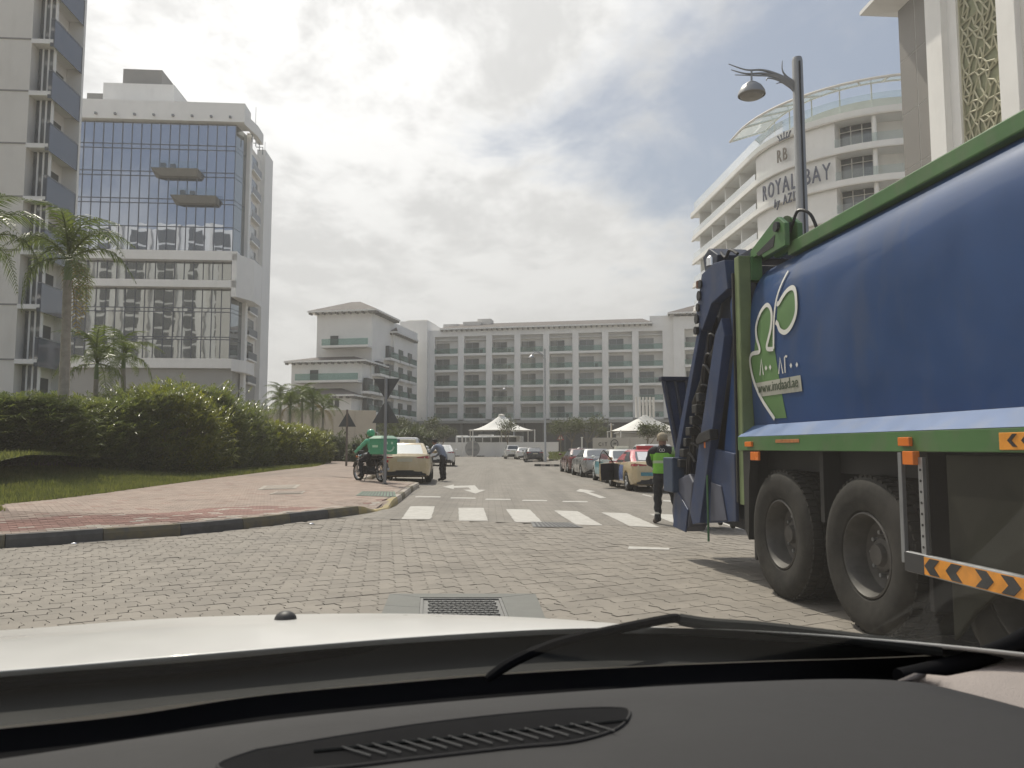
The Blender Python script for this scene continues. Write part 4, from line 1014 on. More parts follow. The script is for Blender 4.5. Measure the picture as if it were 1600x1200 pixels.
HED = [(-70,18.2,2.4,0),(-20,19.0,2.5,1),(30,19.6,2.55,0),(72,20.6,2.5,1),(112,22.5,2.6,0),(150,24,2.6,1),(186,25,2.7,0),(220,26,3.0,1),(252,27,3.2,2),(283,28.2,3.0,2),(312,29.5,2.6,2),(328,33,3.5,0),(345,34,2.8,1),(366,36,3.2,0),(388,38,2.9,1),(405,40.5,2.4,3),(422,42,2.35,3),(438,43.5,2.3,3),(453,45.5,2.3,3),(468,47.5,2.25,3),(482,49.5,2.2,3),(494,51.5,2.1,3)]
BACK = [(-50,23,2.8,0),(10,24,2.8,1),(60,25,2.75,0),(125,27,2.9,1),(170,28.5,3.0,0),(212,30,3.4,1),(262,31.5,3.6,0),(300,34,3.9,1),(352,38,3.3,0),(380,42,3.4,1),(430,48,2.5,3),(462,52,2.5,3)]
ORD = ['first', 'second', 'third', 'fourth', 'fifth', 'sixth', 'seventh', 'eighth', 'ninth', 'tenth', 'eleventh', 'twelfth', 'thirteenth', 'fourteenth', 'fifteenth', 'sixteenth', 'seventeenth', 'eighteenth', 'nineteenth', 'twentieth', 'last but one', 'last']
def shrub(px, d, h, k, lab, grp, seed):
    rnd = random.Random(seed); p = P(px, 690, d); z = lawn_z(p.x, d)
    t = thing('palm_shrub', lab, 'shrub', (p.x, d, z-.1), rnd.random()*6.28, grp)
    H0 = 2.2 if k == 3 else 3.0; s = (h-z+.1)/H0; xy = max(.85, min(1.2, s*1.05))*(1 if k != 3 else 1.1)
    obj('foliage', SHM[k], t, scale=(xy, xy, s)); obj('stems', stme, t, scale=(xy, xy, s*.8)); return t
for i, (px, d, h, k) in enumerate(HED):
    lab = ORD[i] + (' dark lady palm shrub from the left in the hedge front row' if k < 2 else (' shrub from the left in the hedge front row, tinted a sunlit yellow green' if k == 2 else ' shrub from the left in the hedge front row, low and yellow green'))
    shrub(px, d, h, k, lab, ['dark front hedge shrubs', 'dark front hedge shrubs', 'sunlit tinted hedge shrubs', 'low end hedge shrubs'][k], 100+i)
for i, (px, d, h, k) in enumerate(BACK):
    shrub(px, d, h, k, ORD[i]+' lady palm shrub from the left in the half hidden back row of the hedge', 'back hedge shrubs' if k < 2 else 'low back shrubs', 200+i)
# ------------------------------------------------------------------ planting beyond the pavement
BUSHM = shrub_mesh(9, 1.0, .7, 260, leafmat('bush_leaf', (.035, .05, .02), (.10, .12, .035), .3, .5)); BUSHM.name = 'foliage'
BSH = [(521, 60, 1.5), (545, 59, 1.0), (556, 58, .9), (566, 57, 1.2), (574, 56, 1.1), (583, 58, 1.3), (596, 66, 1.5), (612, 72, 1.8), (640, 90, 2.2), (660, 95, 2.0), (510, 60, .9)]
for i, (px, d, s) in enumerate(BSH):
    p = P(px, 690, d); t = thing('bush', ORD[sorted(q_[0] for q_ in BSH).index(px)]+(' small green bush from the left along the low white wall' if px < 590 else ' bush from the left, dark, behind the parked cars'), 'bush', (p.x, d, 0), i, 'bushes by the low wall' if px < 590 else 'podium bushes')
    obj('foliage', BUSHM, t, scale=(s, s, s*1.2)); MB().tube([(0, 0, -.2), (0, 0, .6*s)], .03, 5).build('stem', TWIG, t)
def tree_sparse(label, loc, H, seed, leafy=.5, grp=None):
    rnd = random.Random(seed); t = thing('small_tree', label, 'tree', loc, rnd.random()*6, grp); tr = MB(); lf = MB()
    def br(p, d, l, r, lv):
        q = p + d*l; m_ = p+d*l*.5+Vector((rnd.uniform(-.06, .06), rnd.uniform(-.06, .06), 0))*l
        tr.tube([p, m_, q], [r, r*.8, r*.6], 5 if lv < 2 else 3)
        if lv >= 2:
            for _ in range(int(14*leafy)):
                c = q + Vector((rnd.gauss(0, .3), rnd.gauss(0, .3), rnd.gauss(0, .25)))*H/5; a = Vector((rnd.gauss(0, 1), rnd.gauss(0, 1), rnd.gauss(0, 1))).normalized()*.10*H/5; b = a.cross(Vector((rnd.gauss(0, 1), rnd.gauss(0, 1), rnd.gauss(0, 1)))).normalized()*.06*H/5
                lf.add([c-a, c+b, c+a, c-b], [(0, 1, 2, 3)])
        if lv < 4:
            for _ in range(3 if lv else 4):
                nd = (d + Vector((rnd.gauss(0, .55), rnd.gauss(0, .55), rnd.uniform(-.1, .35)))).normalized(); br(q, nd, l*rnd.uniform(.55, .75), r*.6, lv+1)
    br(Vector((0, 0, -.2)), Vector((rnd.uniform(-.08, .08), 0, 1)).normalized(), H*.36, .018*H, 0)
    tr.build('trunk', TWIG, t); lf.build('crown', LEAFT, t); return t
LEAFT = leafmat('tree_leaf', (.045, .06, .025), (.12, .13, .05), .3, .5)
for i, (px, d, H, l, lab) in enumerate([(668, 118, 6.0, 1.2, 'sparse tree before the hotel podium left of the tent'), (690, 120, 5.5, .8, 'thin grey tree beside the bus lot'), (792, 118, 6.5, .35, 'nearly bare tree in front of the left white tent'), (893, 112, 6.5, .8, 'grey leafy tree left of the striped pole behind the sign wall'),
        (918, 110, 6.2, .8, 'grey leafy tree just behind the sign wall'), (1012, 80, 4.6, .9, 'small leafy tree in front of the right white tent'), (876, 114, 6.0, .6, 'thin tree behind the warning sign'), (625, 105, 6.0, 1.6, 'dense small tree above the parked taxi'), (608, 100, 5.5, 1.6, 'dense small tree behind the signpost')]):
    p = P(px, 700, d); tree_sparse(lab, (p.x, d, 0), H, 40+i, l)
hb = MB(); rnd = random.Random(77)
for _ in range(2600):
    px = rnd.uniform(858, 950); d = rnd.uniform(84, 95); p = P(px, 700, d); z = rnd.random()*.8; a = rnd.random()*6.28; l = rnd.uniform(.15, .3)
    hb.add([(p.x-.03, p.y, z), (p.x+.03, p.y, z), (p.x+math.cos(a)*l, p.y+math.sin(a)*l, z+.25)], [(0, 1, 2)])
tag(hb.build('ground_cover', leafmat('verge_leaf', (.07, .09, .03), (.16, .17, .05), .3, .6)), 'low green ground cover on the verge behind the red car', 'ground cover', kind='stuff')
# ================================================================== refuse truck
TB = M('truck_blue', (.012, .054, .172), .38, var=.16, scale=.9, coat=.25, spec=.35); TB2 = M('truck_blue_worn', (.016, .036, .100), .5, var=.25, scale=3, bump=.08); TBL = M('truck_ledge_blue', (.10, .17, .34), .45, var=.12, scale=2)
TBD = M('truck_dark_blue', (.011, .019, .045), .5, var=.3, scale=4); TG = M('truck_green', (.065, .165, .050), .45, var=.16, scale=2.5); TGP = M('truck_green_pale', (.17, .22, .10), .55, var=.2, scale=3)
TGREY = M('truck_worn_grey_blue', (.075, .082, .115), .6, var=.25, scale=4); CHAS = M('chassis_black', (.018, .018, .018), .6, var=.3, scale=6)
OLIVE = M('mudguard_olive', (.036, .036, .028), .7, var=.25, scale=1.5, spec=.12); DECW = M('decal_white', (.70, .70, .66), .5, var=.1); DECG = M('decal_green', (.11, .22, .075), .45, var=.12, scale=3)
weather(TB, (.085, .095, .12), .42, (1.2, 1.2, .35)); weather(TB2, (.09, .09, .10), .5, (2, 2, .6)); weather(TG, (.15, .15, .11), .5, (2, 2, 1.2)); weather(TBL, (.20, .22, .26), .5, (1.5, 1.5, 1.5)); weather(TBD, (.05, .05, .052), .6, (3, 3, 1.5))
RIMM = M('wheel_rim', (.10, .095, .088), .6, .4, var=.3, scale=8); ORNG = M('reflective_orange', (.75, .30, .03), .45, var=.2, scale=8)
TA = math.asin(.1084); TO = Vector((2.55, 5.73, 0))
truck = thing('refuse_truck', 'large blue and green refuse truck with white logo filling the right side of the street', 'truck', TO, TA)
TIx = Vector((math.cos(TA), math.sin(TA), 0)); TIy = Vector((-math.sin(TA), math.cos(TA), 0))
def TP(px, py, xl=0.0):                 # sighting onto the truck's plane x = xl, in truck coordinates
    r = ray(px, py); o = Vector((0, 0, CH)) - TO
    t = (xl - o.dot(TIx))/r.dot(TIx); q = o + r*t
    return (q.dot(TIy), q.z)
Y0, Y1 = -5.4, 2.12
PR = [(.16, 1.592), (.148, 1.80), (.14, 2.1), (.138, 2.4), (.146, 2.7), (.172, 2.90), (.235, 3.07), (.34, 3.20)]
PRS = [(p.x, p.y) for p in catmull([Vector((a, b, 0)) for a, b in PR], 4)]
def bx(z):
    for (x0, z0), (x1, z1) in zip(PRS, PRS[1:]):
        if z0 <= z <= z1: return x0+(x1-x0)*(z-z0)/(z1-z0)
    return PR[0][0] if z < PR[0][1] else PR[-1][0]
pr = [Vector((p[0], p[1], 0)) for p in PR]; prs = catmull(pr, 4)
full = [(p.x, p.y) for p in prs] + [(2.5-p.x, p.y) for p in reversed(prs)]
ys = [Y0+(Y1-Y0)*i/24 for i in range(25)]
b = MB().grid([[Vector((x, y, z)) for x, z in full] for y in ys], flip=True)
b.ngon([Vector((x, Y1, z)) for x, z in full]); b.ngon([Vector((x, Y0, z)) for x, z in reversed(full)]); b.quad((.16, Y0, 1.592), (2.34, Y0, 1.592), (2.34, Y1, 1.592), (.16, Y1, 1.592))
b.build('body', TB, truck, smooth=True, angle=40)
for s in (0, 1):
    X = (lambda x: x) if s == 0 else (lambda x: 2.5-x)
    x0, x1 = sorted((X(.27), X(.42))); MB().box(x0, x1, Y0, 1.52, 3.205, 3.33).build('top_rail', TG, truck, bevel=.012)
    x0, x1 = sorted((X(.0), X(.06))); MB().box(x0, x1, Y0, Y1+.06, 1.335, 1.472).build('skirt_band', TG, truck, bevel=.006)
    lg = [(X(.0), 1.474), (X(.16), 1.59), (X(.25), 1.55), (X(.25), 1.36), (X(.062), 1.36), (X(.062), 1.474)]
    MB().prism(lg if s else list(reversed(lg)), Y0, Y1+.05, 'y').build('ledge', TBL, truck, recalc=True)
    x0, x1 = sorted((X(.04), X(.17))); MB().box(x0, x1, Y1+.02, Y1+.14, .78, 3.36).build('corner_post', TGP, truck, bevel=.01)
    x0, x1 = sorted((X(.17), X(.30))); MB().box(x0, x1, Y1+.02, Y1+.14, 3.1, 3.36).build('post_head', TG, truck, bevel=.01)
    x0, x1 = sorted((X(.02), X(.06))); MB().box(x0, x1, Y1+.14, Y1+.17, .8, 3.2).build('post_seal', BLACK, truck)
# hinge bracket at the top rear corner
for x0 in (.20, 2.20):
    br = [(1.42, 3.28), (1.42, 3.50), (1.56, 3.60), (1.68, 3.58), (2.16, 3.44), (2.30, 3.40), (2.30, 3.34), (1.98, 3.34), (1.90, 3.28)]
    MB().prism(br, x0, x0+.05, 'x').build('hinge_plate', TG, truck, bevel=.006, recalc=True)
    MB().prism(br, x0+.13, x0+.18, 'x').build('hinge_plate', TG, truck, recalc=True)
    MB().tube([(x0+.1, 1.55, 3.56), (x0+.1, 2.05, 3.48)], .055, 12).build('lift_cylinder', TGP, truck, smooth=True)
    MB().lathe([(0, -.03), (.05, -.03), (.05, .21), (0, .21)], 14, 'x', (x0-.0, 1.56, 3.50)).build('hinge_pin', DARKM, truck, smooth=True)
    MB().prism([(1.62, 3.44), (2.05, 3.36), (2.0, 3.32), (1.66, 3.33)], x0-.004, x0+.0, 'x').build('hinge_slot', BLACK, truck, recalc=True)
    MB().tube(catmull([(x0+.12, 1.5, 3.5), (x0+.14, 1.42, 3.62), (x0+.2, 1.3, 3.55), (x0+.25, 1.25, 3.35)], 5), .016, 6).build('hydraulic_hose', BLACK, truck)
# ------------------------------------------------------------------ logo
def LG(x, y): return TP(1160+x*.2166, 420+y*.21667, .10)
def deco(pts2, name, mat, off, parent=truck):
    bm = bmesh.new(); vs = [bm.verts.new((0, a, z)) for a, z in pts2]; bm.faces.new(vs)
    bmesh.ops.triangulate(bm, faces=bm.faces); 
    for _ in range(2): bmesh.ops.subdivide_edges(bm, edges=[e for e in bm.edges if e.calc_length() > .07], cuts=2, use_grid_fill=True)
    bmesh.ops.triangulate(bm, faces=bm.faces)
    for v in bm.verts: v.co.x = bx(v.co.z) - off
    bmesh.ops.recalc_face_normals(bm, faces=bm.faces); me = bpy.data.meshes.new(name); bm.to_mesh(me); bm.free(); me.materials.append(mat); return obj(name, me, parent)
def ribbon(zp, w, name='logo_outline', mat=None, off=.013, sm=4):
    pts = catmull([Vector((*LG(*p), 0)) for p in zp], sm) if sm else [Vector((*LG(*p), 0)) for p in zp]
    L, R = [], []
    for i, p in enumerate(pts):
        a = pts[max(i-1, 0)]; c = pts[min(i+1, len(pts)-1)]; t = (c-a); t.normalize(); n = Vector((-t.y, t.x, 0))*w/2
        L.append(p+n); R.append(p-n)
    MB().grid([[Vector((bx(q.y)-off, q.x, q.y)) for q in S] for S in (L, R)]).build(name, mat or DECW, truck)
head1 = [(100,600),(105,570),(85,500),(79,420),(100,330),(130,275),(155,260),(180,290),(190,350),(185,430),(170,500),(158,555)]
head2 = [(222,250),(235,250),(255,210),(285,160),(320,135),(345,150),(360,210),(365,300),(350,370),(320,430),(285,458),(250,440),(235,400),(220,382)]
deco([LG(*p) for p in [(190,1080),(110,930),(60,800),(38,680),(42,630),(60,610)]+head1+[(170,580),(208,580),(216,700),(240,860),(262,960),(280,1075)]], 'logo_figure', DECG, .004)
deco([LG(*p) for p in head2], 'logo_leaf', DECG, .004)
ribbon([(200,1083),(110,930),(60,800),(38,680),(42,630),(60,610)]+head1+[(165,578),(205,577)], .042)
ribbon([(206,577),(206,480),(206,400),(213,250),(232,130),(258,12)], .032); ribbon(head2, .046)
deco([LG(*p) for p in [(66,826),(392,766),(402,882),(106,922)]], 'address_plate', M('decal_grey', (.42, .42, .36), .5, var=.08), .008)
a_, z_ = LG(92, 897); a2, z2b = LG(378, 850)
tm = text_mesh('www.imdaad.ae', .105, .002); wid = max(v.co.x for v in tm.vertices); tm.transform(Matrix.Diagonal(((abs(a2-a_))/wid, 1.35, 1, 1)))
tm.materials.append(M('decal_text_green', (.05, .075, .04), .5, var=0)); obj('address_text', tm, truck, (bx(z_)-.016, a_, (z_+z2b)/2+.0), (math.pi/2, 0, -math.pi/2))
for seg in ([(106,768),(117,652),(131,764)], [(240,757),(250,640),(270,755)], [(286,750),(283,640),(290,630),(302,632)]): ribbon(seg, .020, 'phone_numeral', DECW, .011, 0)
for x, y in ((150,715),(180,710),(328,697),(370,691)): deco([LG(x+dx, y+dy) for dx, dy in ((-9,0),(0,-20),(9,0),(0,20))], 'phone_numeral', DECW, .011)
# ------------------------------------------------------------------ tailgate
def TY(y): return 2.3+(y-2.3)*1.20 if y > 2.3 else y
def plate(name, pts, x0, x1, mat, bev=.008, st=True):
    pts = [(TY(y), z) for y, z in pts] if st else pts
    return MB().prism(pts, x0, x1, 'x').build(name, mat, truck, bevel=bev, recalc=True)
for m_ in (0, 1):
    X = (lambda a, b: (a-.08, b-.08)) if m_ == 0 else (lambda a, b: (2.58-b, 2.58-a))
    plate('tailgate_side', [(2.3, .62), (3.55, .5), (3.9, 1.45), (3.15, 3.05), (2.95, 3.35), (2.3, 3.3)], *X(.26, .30), TBD)
    plate('upper_arm', [(2.34, 3.05), (2.40, 3.38), (2.66, 3.42), (2.98, 3.38), (3.16, 2.92), (3.00, 2.72), (2.74, 2.98)], *X(.08, .20), TB2)
    plate('hopper_edge', [(3.03, 2.85), (3.12, 2.85), (3.93, 1.35), (3.98, 1.02), (3.84, 1.02), (3.78, 1.35)], *X(.10, .26), TB2)
    plate('lift_rib', [(2.42, 2.75), (2.58, 2.60), (3.02, 1.5), (3.36, .60), (3.28, .46), (3.08, .50), (2.72, 1.5), (2.36, 2.55)], *X(.04, .14), TB2)
    plate('inner_rib', [(2.31, 3.1), (2.42, 2.9), (2.36, 2.4), (2.62, 1.4), (2.72, .9), (2.31, .9)], *X(.14, .20), TB)
    plate('lower_plate', [(2.32, .60), (3.05, .50), (3.05, 1.15), (2.75, 1.35), (2.32, 1.3)], *X(.10, .14), TB2)
    plate('scuff_plate', [(2.5, .59), (2.9, .54), (2.86, .98), (2.62, .95)], *X(.085, .10), TGREY)
    plate('hopper_leg', [(3.30, .95), (3.42, 1.05), (3.86, .95), (3.98, .55), (3.92, .36), (3.55, .34), (3.45, .42)], *X(.06, .30), TGREY, .02)
    plate('hopper_shoe', [(3.42, .62), (3.50, .34), (3.90, .36), (3.78, .85)], *X(.04, .06), TB2)
    x0, x1 = X(.18, .18)
    MB().tube([(x0, TY(2.72), 2.15), (x0, TY(3.10), 1.28)], .055, 12).build('hydraulic_cylinder', TB2, truck, smooth=True); MB().tube([(x0, TY(3.10), 1.28), (x0, TY(3.35), .72)], .03, 10).build('piston_rod', STEEL, truck, smooth=True)
    MB().tube([(x0, TY(2.70), 2.62), (x0, TY(3.45), 1.9)], .05, 12).build('hydraulic_cylinder', CHAS, truck, smooth=True)
    MB().tube([(x0+.05, TY(3.02), 2.9), (x0+.05, TY(3.5), 1.75)], .045, 10).build('hydraulic_cylinder', TBD, truck, smooth=True)
    rnd = random.Random(9+m_)
    for k in range(9):
        y = TY(2.75+.08*k); z = 2.55-.17*k
        pts = [(x0-.02*(k % 3), y, z), (x0-.08, y+.12, z+.1-.05*(k % 2)), (x0-.06, y+.25, z-.18), (x0-.03, y+.38, z-.3-.1*(k % 3))]
        MB().tube(catmull(pts, 5), .013+.004*(k % 3), 6).build('hydraulic_hose', BLACK, truck)
    for k in range(7):
        y = TY(3.08+.10*k); z = 1.95-.13*k; sx = .05+.03*(k % 2)
        MB().box(x0-.14, x0+.0, y-sx, y+sx, z-.05, z+.05, rz=0).build('valve_block', CHAS if k % 2 else DARKM, truck, bevel=.01)
    for k in range(5): MB().lathe([(0, -.02), (.05+.01*(k % 2), -.02), (.05, .02), (0, .02)], 12, 'x', (x0-.1, TY(3.16-.04*k), 2.75+.13*k)).build('pipe_union', DARKM, truck, smooth=True)
MB().box(.2, 2.3, 2.2, 2.5, 3.35, 3.45).build('roof_plate', TBD, truck); plate('tailgate_back', [(2.3, .5), (2.4, .45), (3.5, .5), (3.86, 1.42), (3.75, 1.5), (2.6, 1.4), (2.9, 3.3), (2.3, 3.3)], .30, 2.2, TBD)
MB().prism([(2.78, 3.38), (3.12, 3.36), (3.2, 3.60), (3.0, 3.66), (2.74, 3.52)], .05, .5, 'x').build('beacon_bracket', TBD, truck, bevel=.01, recalc=True)
MB().lathe([(0, 0), (.06, .0), (.06, .09), (.03, .12), (0, .12)], 14, 'z', (.06, 2.95, 3.44)).build('work_lamp', CHROME, truck, smooth=True)
MB().lathe([(0, 0), (.05, .0), (.05, .08), (0, .1)], 12, 'z', (.02, 3.22, 3.24)).build('beacon', M('beacon_brown', (.16, .07, .04), .4), truck, smooth=True)
MB().tube(catmull([(.1, 2.3, 3.42), (.08, 2.45, 3.50), (.1, 2.62, 3.46), (.12, 2.8, 3.56)], 5), .018, 6).build('hydraulic_hose', BLACK, truck)
# control cabinet at the worker's side
MB().box(-.10, .06, 4.02, 4.40, .80, 1.24).build('control_box', M('control_box_blue', (.028, .052, .10), .45, var=.2, scale=5), truck, bevel=.015)
# ------------------------------------------------------------------ wheels
def wheel(y, xo=0.02, r=.575, par=truck, dual=True, flip=False):
    tp = [(.30, .075), (.33, .03), (.40, .008), (.48, .0), (.54, .016), (r-.008, .05), (r, .07), (r, .13), (r-.012, .135), (r-.012, .148), (r, .152), (r, .21), (r-.012, .215), (r-.012, .228), (r, .232), (r, .27), (r-.03, .305), (.45, .315), (.30, .28)]
    if flip: tp = [(a, -x) for a, x in tp]; 
    t_ = MB().lathe(tp, 48, 'x', (xo, y, r)); wv = t_.build('wheel', RUBBER, par, smooth=True, recalc=True)
    f = -1 if flip else 1
    rp = [(.318, .06), (.312, .035), (.30, .03), (.288, .05), (.275, .12), (.255, .19), (.20, .215), (.125, .205), (.12, .16), (.085, .15), (.075, .11), (.0, .105)]
    MB().lathe([(a, x*f) for a, x in rp], 40, 'x', (xo, y, r)).build('rim', RIMM, wv, smooth=True, recalc=True, angle=30)
    for k in range(10):
        a = 2*math.pi*k/10; MB().lathe([(0, .17*f), (.016, .17*f), (.016, .21*f)], 6, 'x', (xo, y+.165*math.cos(a), r+.165*math.sin(a))).build('wheel_nut', STEEL, wv)
    tb = MB()
    for k in range(56):
        a = 2*math.pi*k/56
        for (xa, xb, da) in ((.05, .13, 0), (.152, .21, .05), (.232, .295, 0)):
            c = Vector((0, math.cos(a+da), math.sin(a+da))); tg = Vector((0, -math.sin(a+da), math.cos(a+da)))
            pts = []
            for rr_ in (r-.01, r+.011):
                for xx in (xa, xb):
                    for ss in (-.021, .021): pts.append(Vector((xo+xx*f, y, r)) + c*rr_ + tg*ss)
            tb.add(pts, [(4, 6, 7, 5), (0, 4, 5, 1), (2, 3, 7, 6), (0, 2, 6, 4), (1, 5, 7, 3)])
    tag(tb.build('tread', RUBBER, wv, recalc=True), kind='stuff')
    if dual: MB().lathe([(.28, .36), (.45, .35), (r-.03, .36), (r, .40), (r, .58), (r-.03, .63), (.45, .64), (.28, .6)], 40, 'x', (xo, y, r)).build('inner_tyre', RUBBER, wv, smooth=True, recalc=True)
    return wv
for y in (0, 1.38): wheel(y)
wheel(-1.42, .13, .56, dual=False); wheel(-5.6, .10, .56, dual=False)
for y in (0, 1.38): wheel(y, 2.48, .575, dual=False, flip=True)
wheel(-5.6, 2.40, .56, dual=False, flip=True)
# ------------------------------------------------------------------ chassis and guards
MB().box(.85, 1.65, -6.5, 2.6, .75, 1.15).build('chassis', CHAS, truck); MB().box(.25, 2.25, -5, 2.1, 1.15, 1.36).build('subframe', CHAS, truck)
for y in (0, 1.38): MB().tube([(.3, y, .575), (2.2, y, .575)], .09, 10).build('axle', CHAS, truck)
def guard(yc, r0=.66, a0=20, a1=160, x0=.06, x1=.62):
    rows = [[Vector((x, yc+math.cos(math.radians(a))*r0, .575+math.sin(math.radians(a))*r0)) for a in range(a0, a1+1, 10)] for x in (x0, x1)]
    return MB().grid(rows)
MB().box(.10, .64, 2.02, 2.06, .25, 1.33).build('mud_flap', CHAS, truck); MB().box(.10, .60, .66, .72, .75, 1.33).build('wheel_divider', CHAS, truck); MB().box(.65, .68, -.95, 2.05, .8, 1.34).build('inner_guard', CHAS, truck)
MB().box(.12, .62, -.66, -.62, .3, 1.33).build('mud_flap', CHAS, truck)
MB().prism([(2.03, .45), (2.12, .55), (2.12, 1.33), (1.93, 1.33), (1.99, 1.05)], .03, .12, 'x').build('rear_guard', CHAS, truck, recalc=True)
plate('mudguard_panel', [(-.92, .18), (-.92, 1.32), (-4.6, 1.32), (-4.6, .56), (-1.35, .56), (-1.12, .40)][::-1], .06, .10, OLIVE, .01)
ys_, zs_ = TP(1398, 790), TP(1398, 875)
MB().box(.0, .03, -.555, -.515, .60, 1.33).build('guard_strut', GREY, truck, bevel=.004)
hg = MB().box(-.015, .01, -.80, -.755, .60, 1.30).build('hanger_strap', STEEL, truck)
for k in range(9): MB().lathe([(0, -.018), (.009, -.018), (.009, -.012)], 8, 'x', (0, -.777, .66+.07*k)).build('strap_hole', BLACK, hg)
bar = MB().box(-.03, .02, -4.4, -.60, .555, .685).build('underrun_bar', STEEL, truck, bevel=.01)
MB().box(-.033, -.031, -4.4, -.80, .565, .675).build('reflective_strip', ORNG, bar)
for k in range(14):
    y = -.86-.20*k; c = .045; s = -1 if k < 2 else 1
    pts = [(y, .57), (y-.09, .57), (y-.09-s*c*1.2, .62), (y-.09, .67), (y, .67), (y-s*c*1.2, .62)]
    MB().prism(pts, -.036, -.033, 'x').build('chevron', DARKM, bar, recalc=True)
MB().box(-.034, -.02, -.80, -.60, .56, .68).build('bar_end', DARKM, bar)
# lamps on the skirt
def amber(px0, px1, py0, py1, name='marker_lamp', mat=AMBER, dx=.025):
    (ya, za), (yb, zb) = TP(px0, py1), TP(px1, py0); ya, yb = sorted((ya, yb)); za, zb = sorted((za, zb))
    return MB().box(-dx, 0, ya, yb, za, zb).build(name, mat, truck, bevel=.005)
amber(1167, 1177, 690, 698); amber(1409, 1426, 683, 697, dx=.03); s_ = amber(1212, 1249, 686, 692, 'reflector_strip', M('worn_reflector', (.42, .16, .05), .5, var=.4, scale=25), .004)
amber(1176, 1188, 706, 719, 'side_lamp'); amber(1421, 1437, 705, 726, 'side_lamp', dx=.05)
pl_ = amber(1563, 1640, 674, 703, 'chevron_plate', ORNG, .006)
for k in range(3):
    (y, z) = TP(1578+22*k, 688); MB().prism([(y-.03, z-.035), (y-.06, z-.035), (y-.02, z), (y-.06, z+.035), (y-.03, z+.035), (y+.01, z)], -.010, -.007, 'x').build('chevron', BLACK, pl_, recalc=True)
# cab (beyond the right edge of the view)
cab = MB(); cp_ = [(-7.3, .45), (-7.35, 1.4), (-7.15, 2.7), (-6.95, 2.95), (-5.5, 2.95), (-5.5, .9), (-6.0, .9), (-6.1, .45)]
cab.prism(cp_, .05, 2.45, 'x'); cab.build('cab', M('cab_white', (.7, .7, .68), .3, coat=.6), truck, bevel=.08, recalc=True)
MB().prism([(-7.36, 1.5), (-7.20, 2.6), (-7.16, 2.6), (-7.32, 1.5)], .2, 2.3, 'x').build('windscreen', CARGLASS, truck, recalc=True)
MB().prism([(-7.15, 1.55), (-7.02, 2.55), (-6.2, 2.55), (-6.2, 1.55)], .035, .05, 'x').build('side_window', CARGLASS, truck, recalc=True)
# ------------------------------------------------------------------ broom clipped to the truck (head up)
yb, zb = TP(1108, 690); bo = TO + TIx*(-.03) + TIy*yb
brm = thing('broom', 'green handled broom hung head up on the tail of the truck', 'broom', (bo.x, bo.y, 0), TA)
MB().tube([(0, 0, .32), (.01, .03, 1.46)], .013, 8).build('handle', M('broom_green', (.05, .14, .06), .5), brm)
MB().prism([(-.24, 1.46), (.20, 1.40), (.23, 1.45), (.10, 1.53), (-.22, 1.57)], -.05, .05, 'x').build('broom_head', BLACK, brm, bevel=.01, recalc=True)
MB().lathe([(.03, 1.36), (.03, 1.44)], 8, 'z', (.01, .03, 0)).build('socket', AMBER, brm)
# ------------------------------------------------------------------ hopper flap that stands up behind the tailgate
def flap(): 
    a0 = P(1056, 706, 10.3); a1 = P(1034, 592, 10.3); R_ = Matrix.Rotation(-TA, 3, 'Z')
    q0 = R_ @ (a0-TO); q1 = R_ @ (a1-TO)
    return q0, q1
q0, q1 = flap()
MB().add([(q0.x, q0.y, q0.z), (q0.x+.45, q0.y, q0.z), (q0.x+.45, q0.y+.06, q0.z), (q0.x, q0.y+.06, q0.z), (q1.x, q1.y, q1.z), (q1.x+.6, q1.y, q1.z+.02), (q1.x+.6, q1.y+.06, q1.z+.02), (q1.x, q1.y+.06, q1.z)], [(3, 2, 1, 0), (4, 5, 6, 7), (0, 1, 5, 4), (1, 2, 6, 5), (2, 3, 7, 6), (3, 0, 4, 7)]).build('hopper_flap', TB2, truck, bevel=.015)
for k in range(3): MB().tube([(q0.x+.03+.11*k, q0.y-.02, q0.z), (q1.x+.03+.15*k, q1.y-.02, q1.z)], .022, 6).build('flap_rib', TBD, truck)
MB().box(q1.x-.02, q1.x+.62, q1.y-.05, q1.y+.09, q1.z-.03, q1.z+.03).build('flap_edge', TBD, truck, bevel=.01)
MB().box(q0.x+.1, q0.x+.7, q0.y-.1, q0.y+.1, q0.z-.5, q0.z+.05).build('flap_hinge', TBD, truck, bevel=.01)
# ------------------------------------------------------------------ wheeled refuse container at the worker's hands
bp = P(1064, 812, 14.0)
bn = thing('refuse_container', 'dark wheeled refuse container beside the worker behind the truck', 'container', (bp.x+.12, 14.2, zg(bp.x, 14.2)), TA)
MB().add([(-.05, -.35, .22), (.85, -.35, .22), (.85, .35, .22), (-.05, .35, .22), (-.12, -.42, 1.1), (.95, -.42, 1.1), (.95, .42, 1.1), (-.12, .42, 1.1)], [(3, 2, 1, 0), (0, 1, 5, 4), (1, 2, 6, 5), (2, 3, 7, 6), (3, 0, 4, 7)]).build('tub', DARKM, bn, bevel=.03)
MB().box(-.15, .98, -.46, .46, 1.09, 1.15).build('rim', BLACK, bn, bevel=.015)
for x, y in ((.0, -.3), (.78, -.3), (.0, .3), (.78, .3)):
    w_ = MB().lathe([(.03, -.025), (.09, -.025), (.1, -.015), (.1, .015), (.09, .025), (.03, .025)], 18, 'x', (x, y, .10)).build('caster', RUBBER, bn, smooth=True, recalc=True); MB().box(x-.035, x+.035, y-.03, y+.03, .12, .23).build('caster_fork', STEEL, w_)
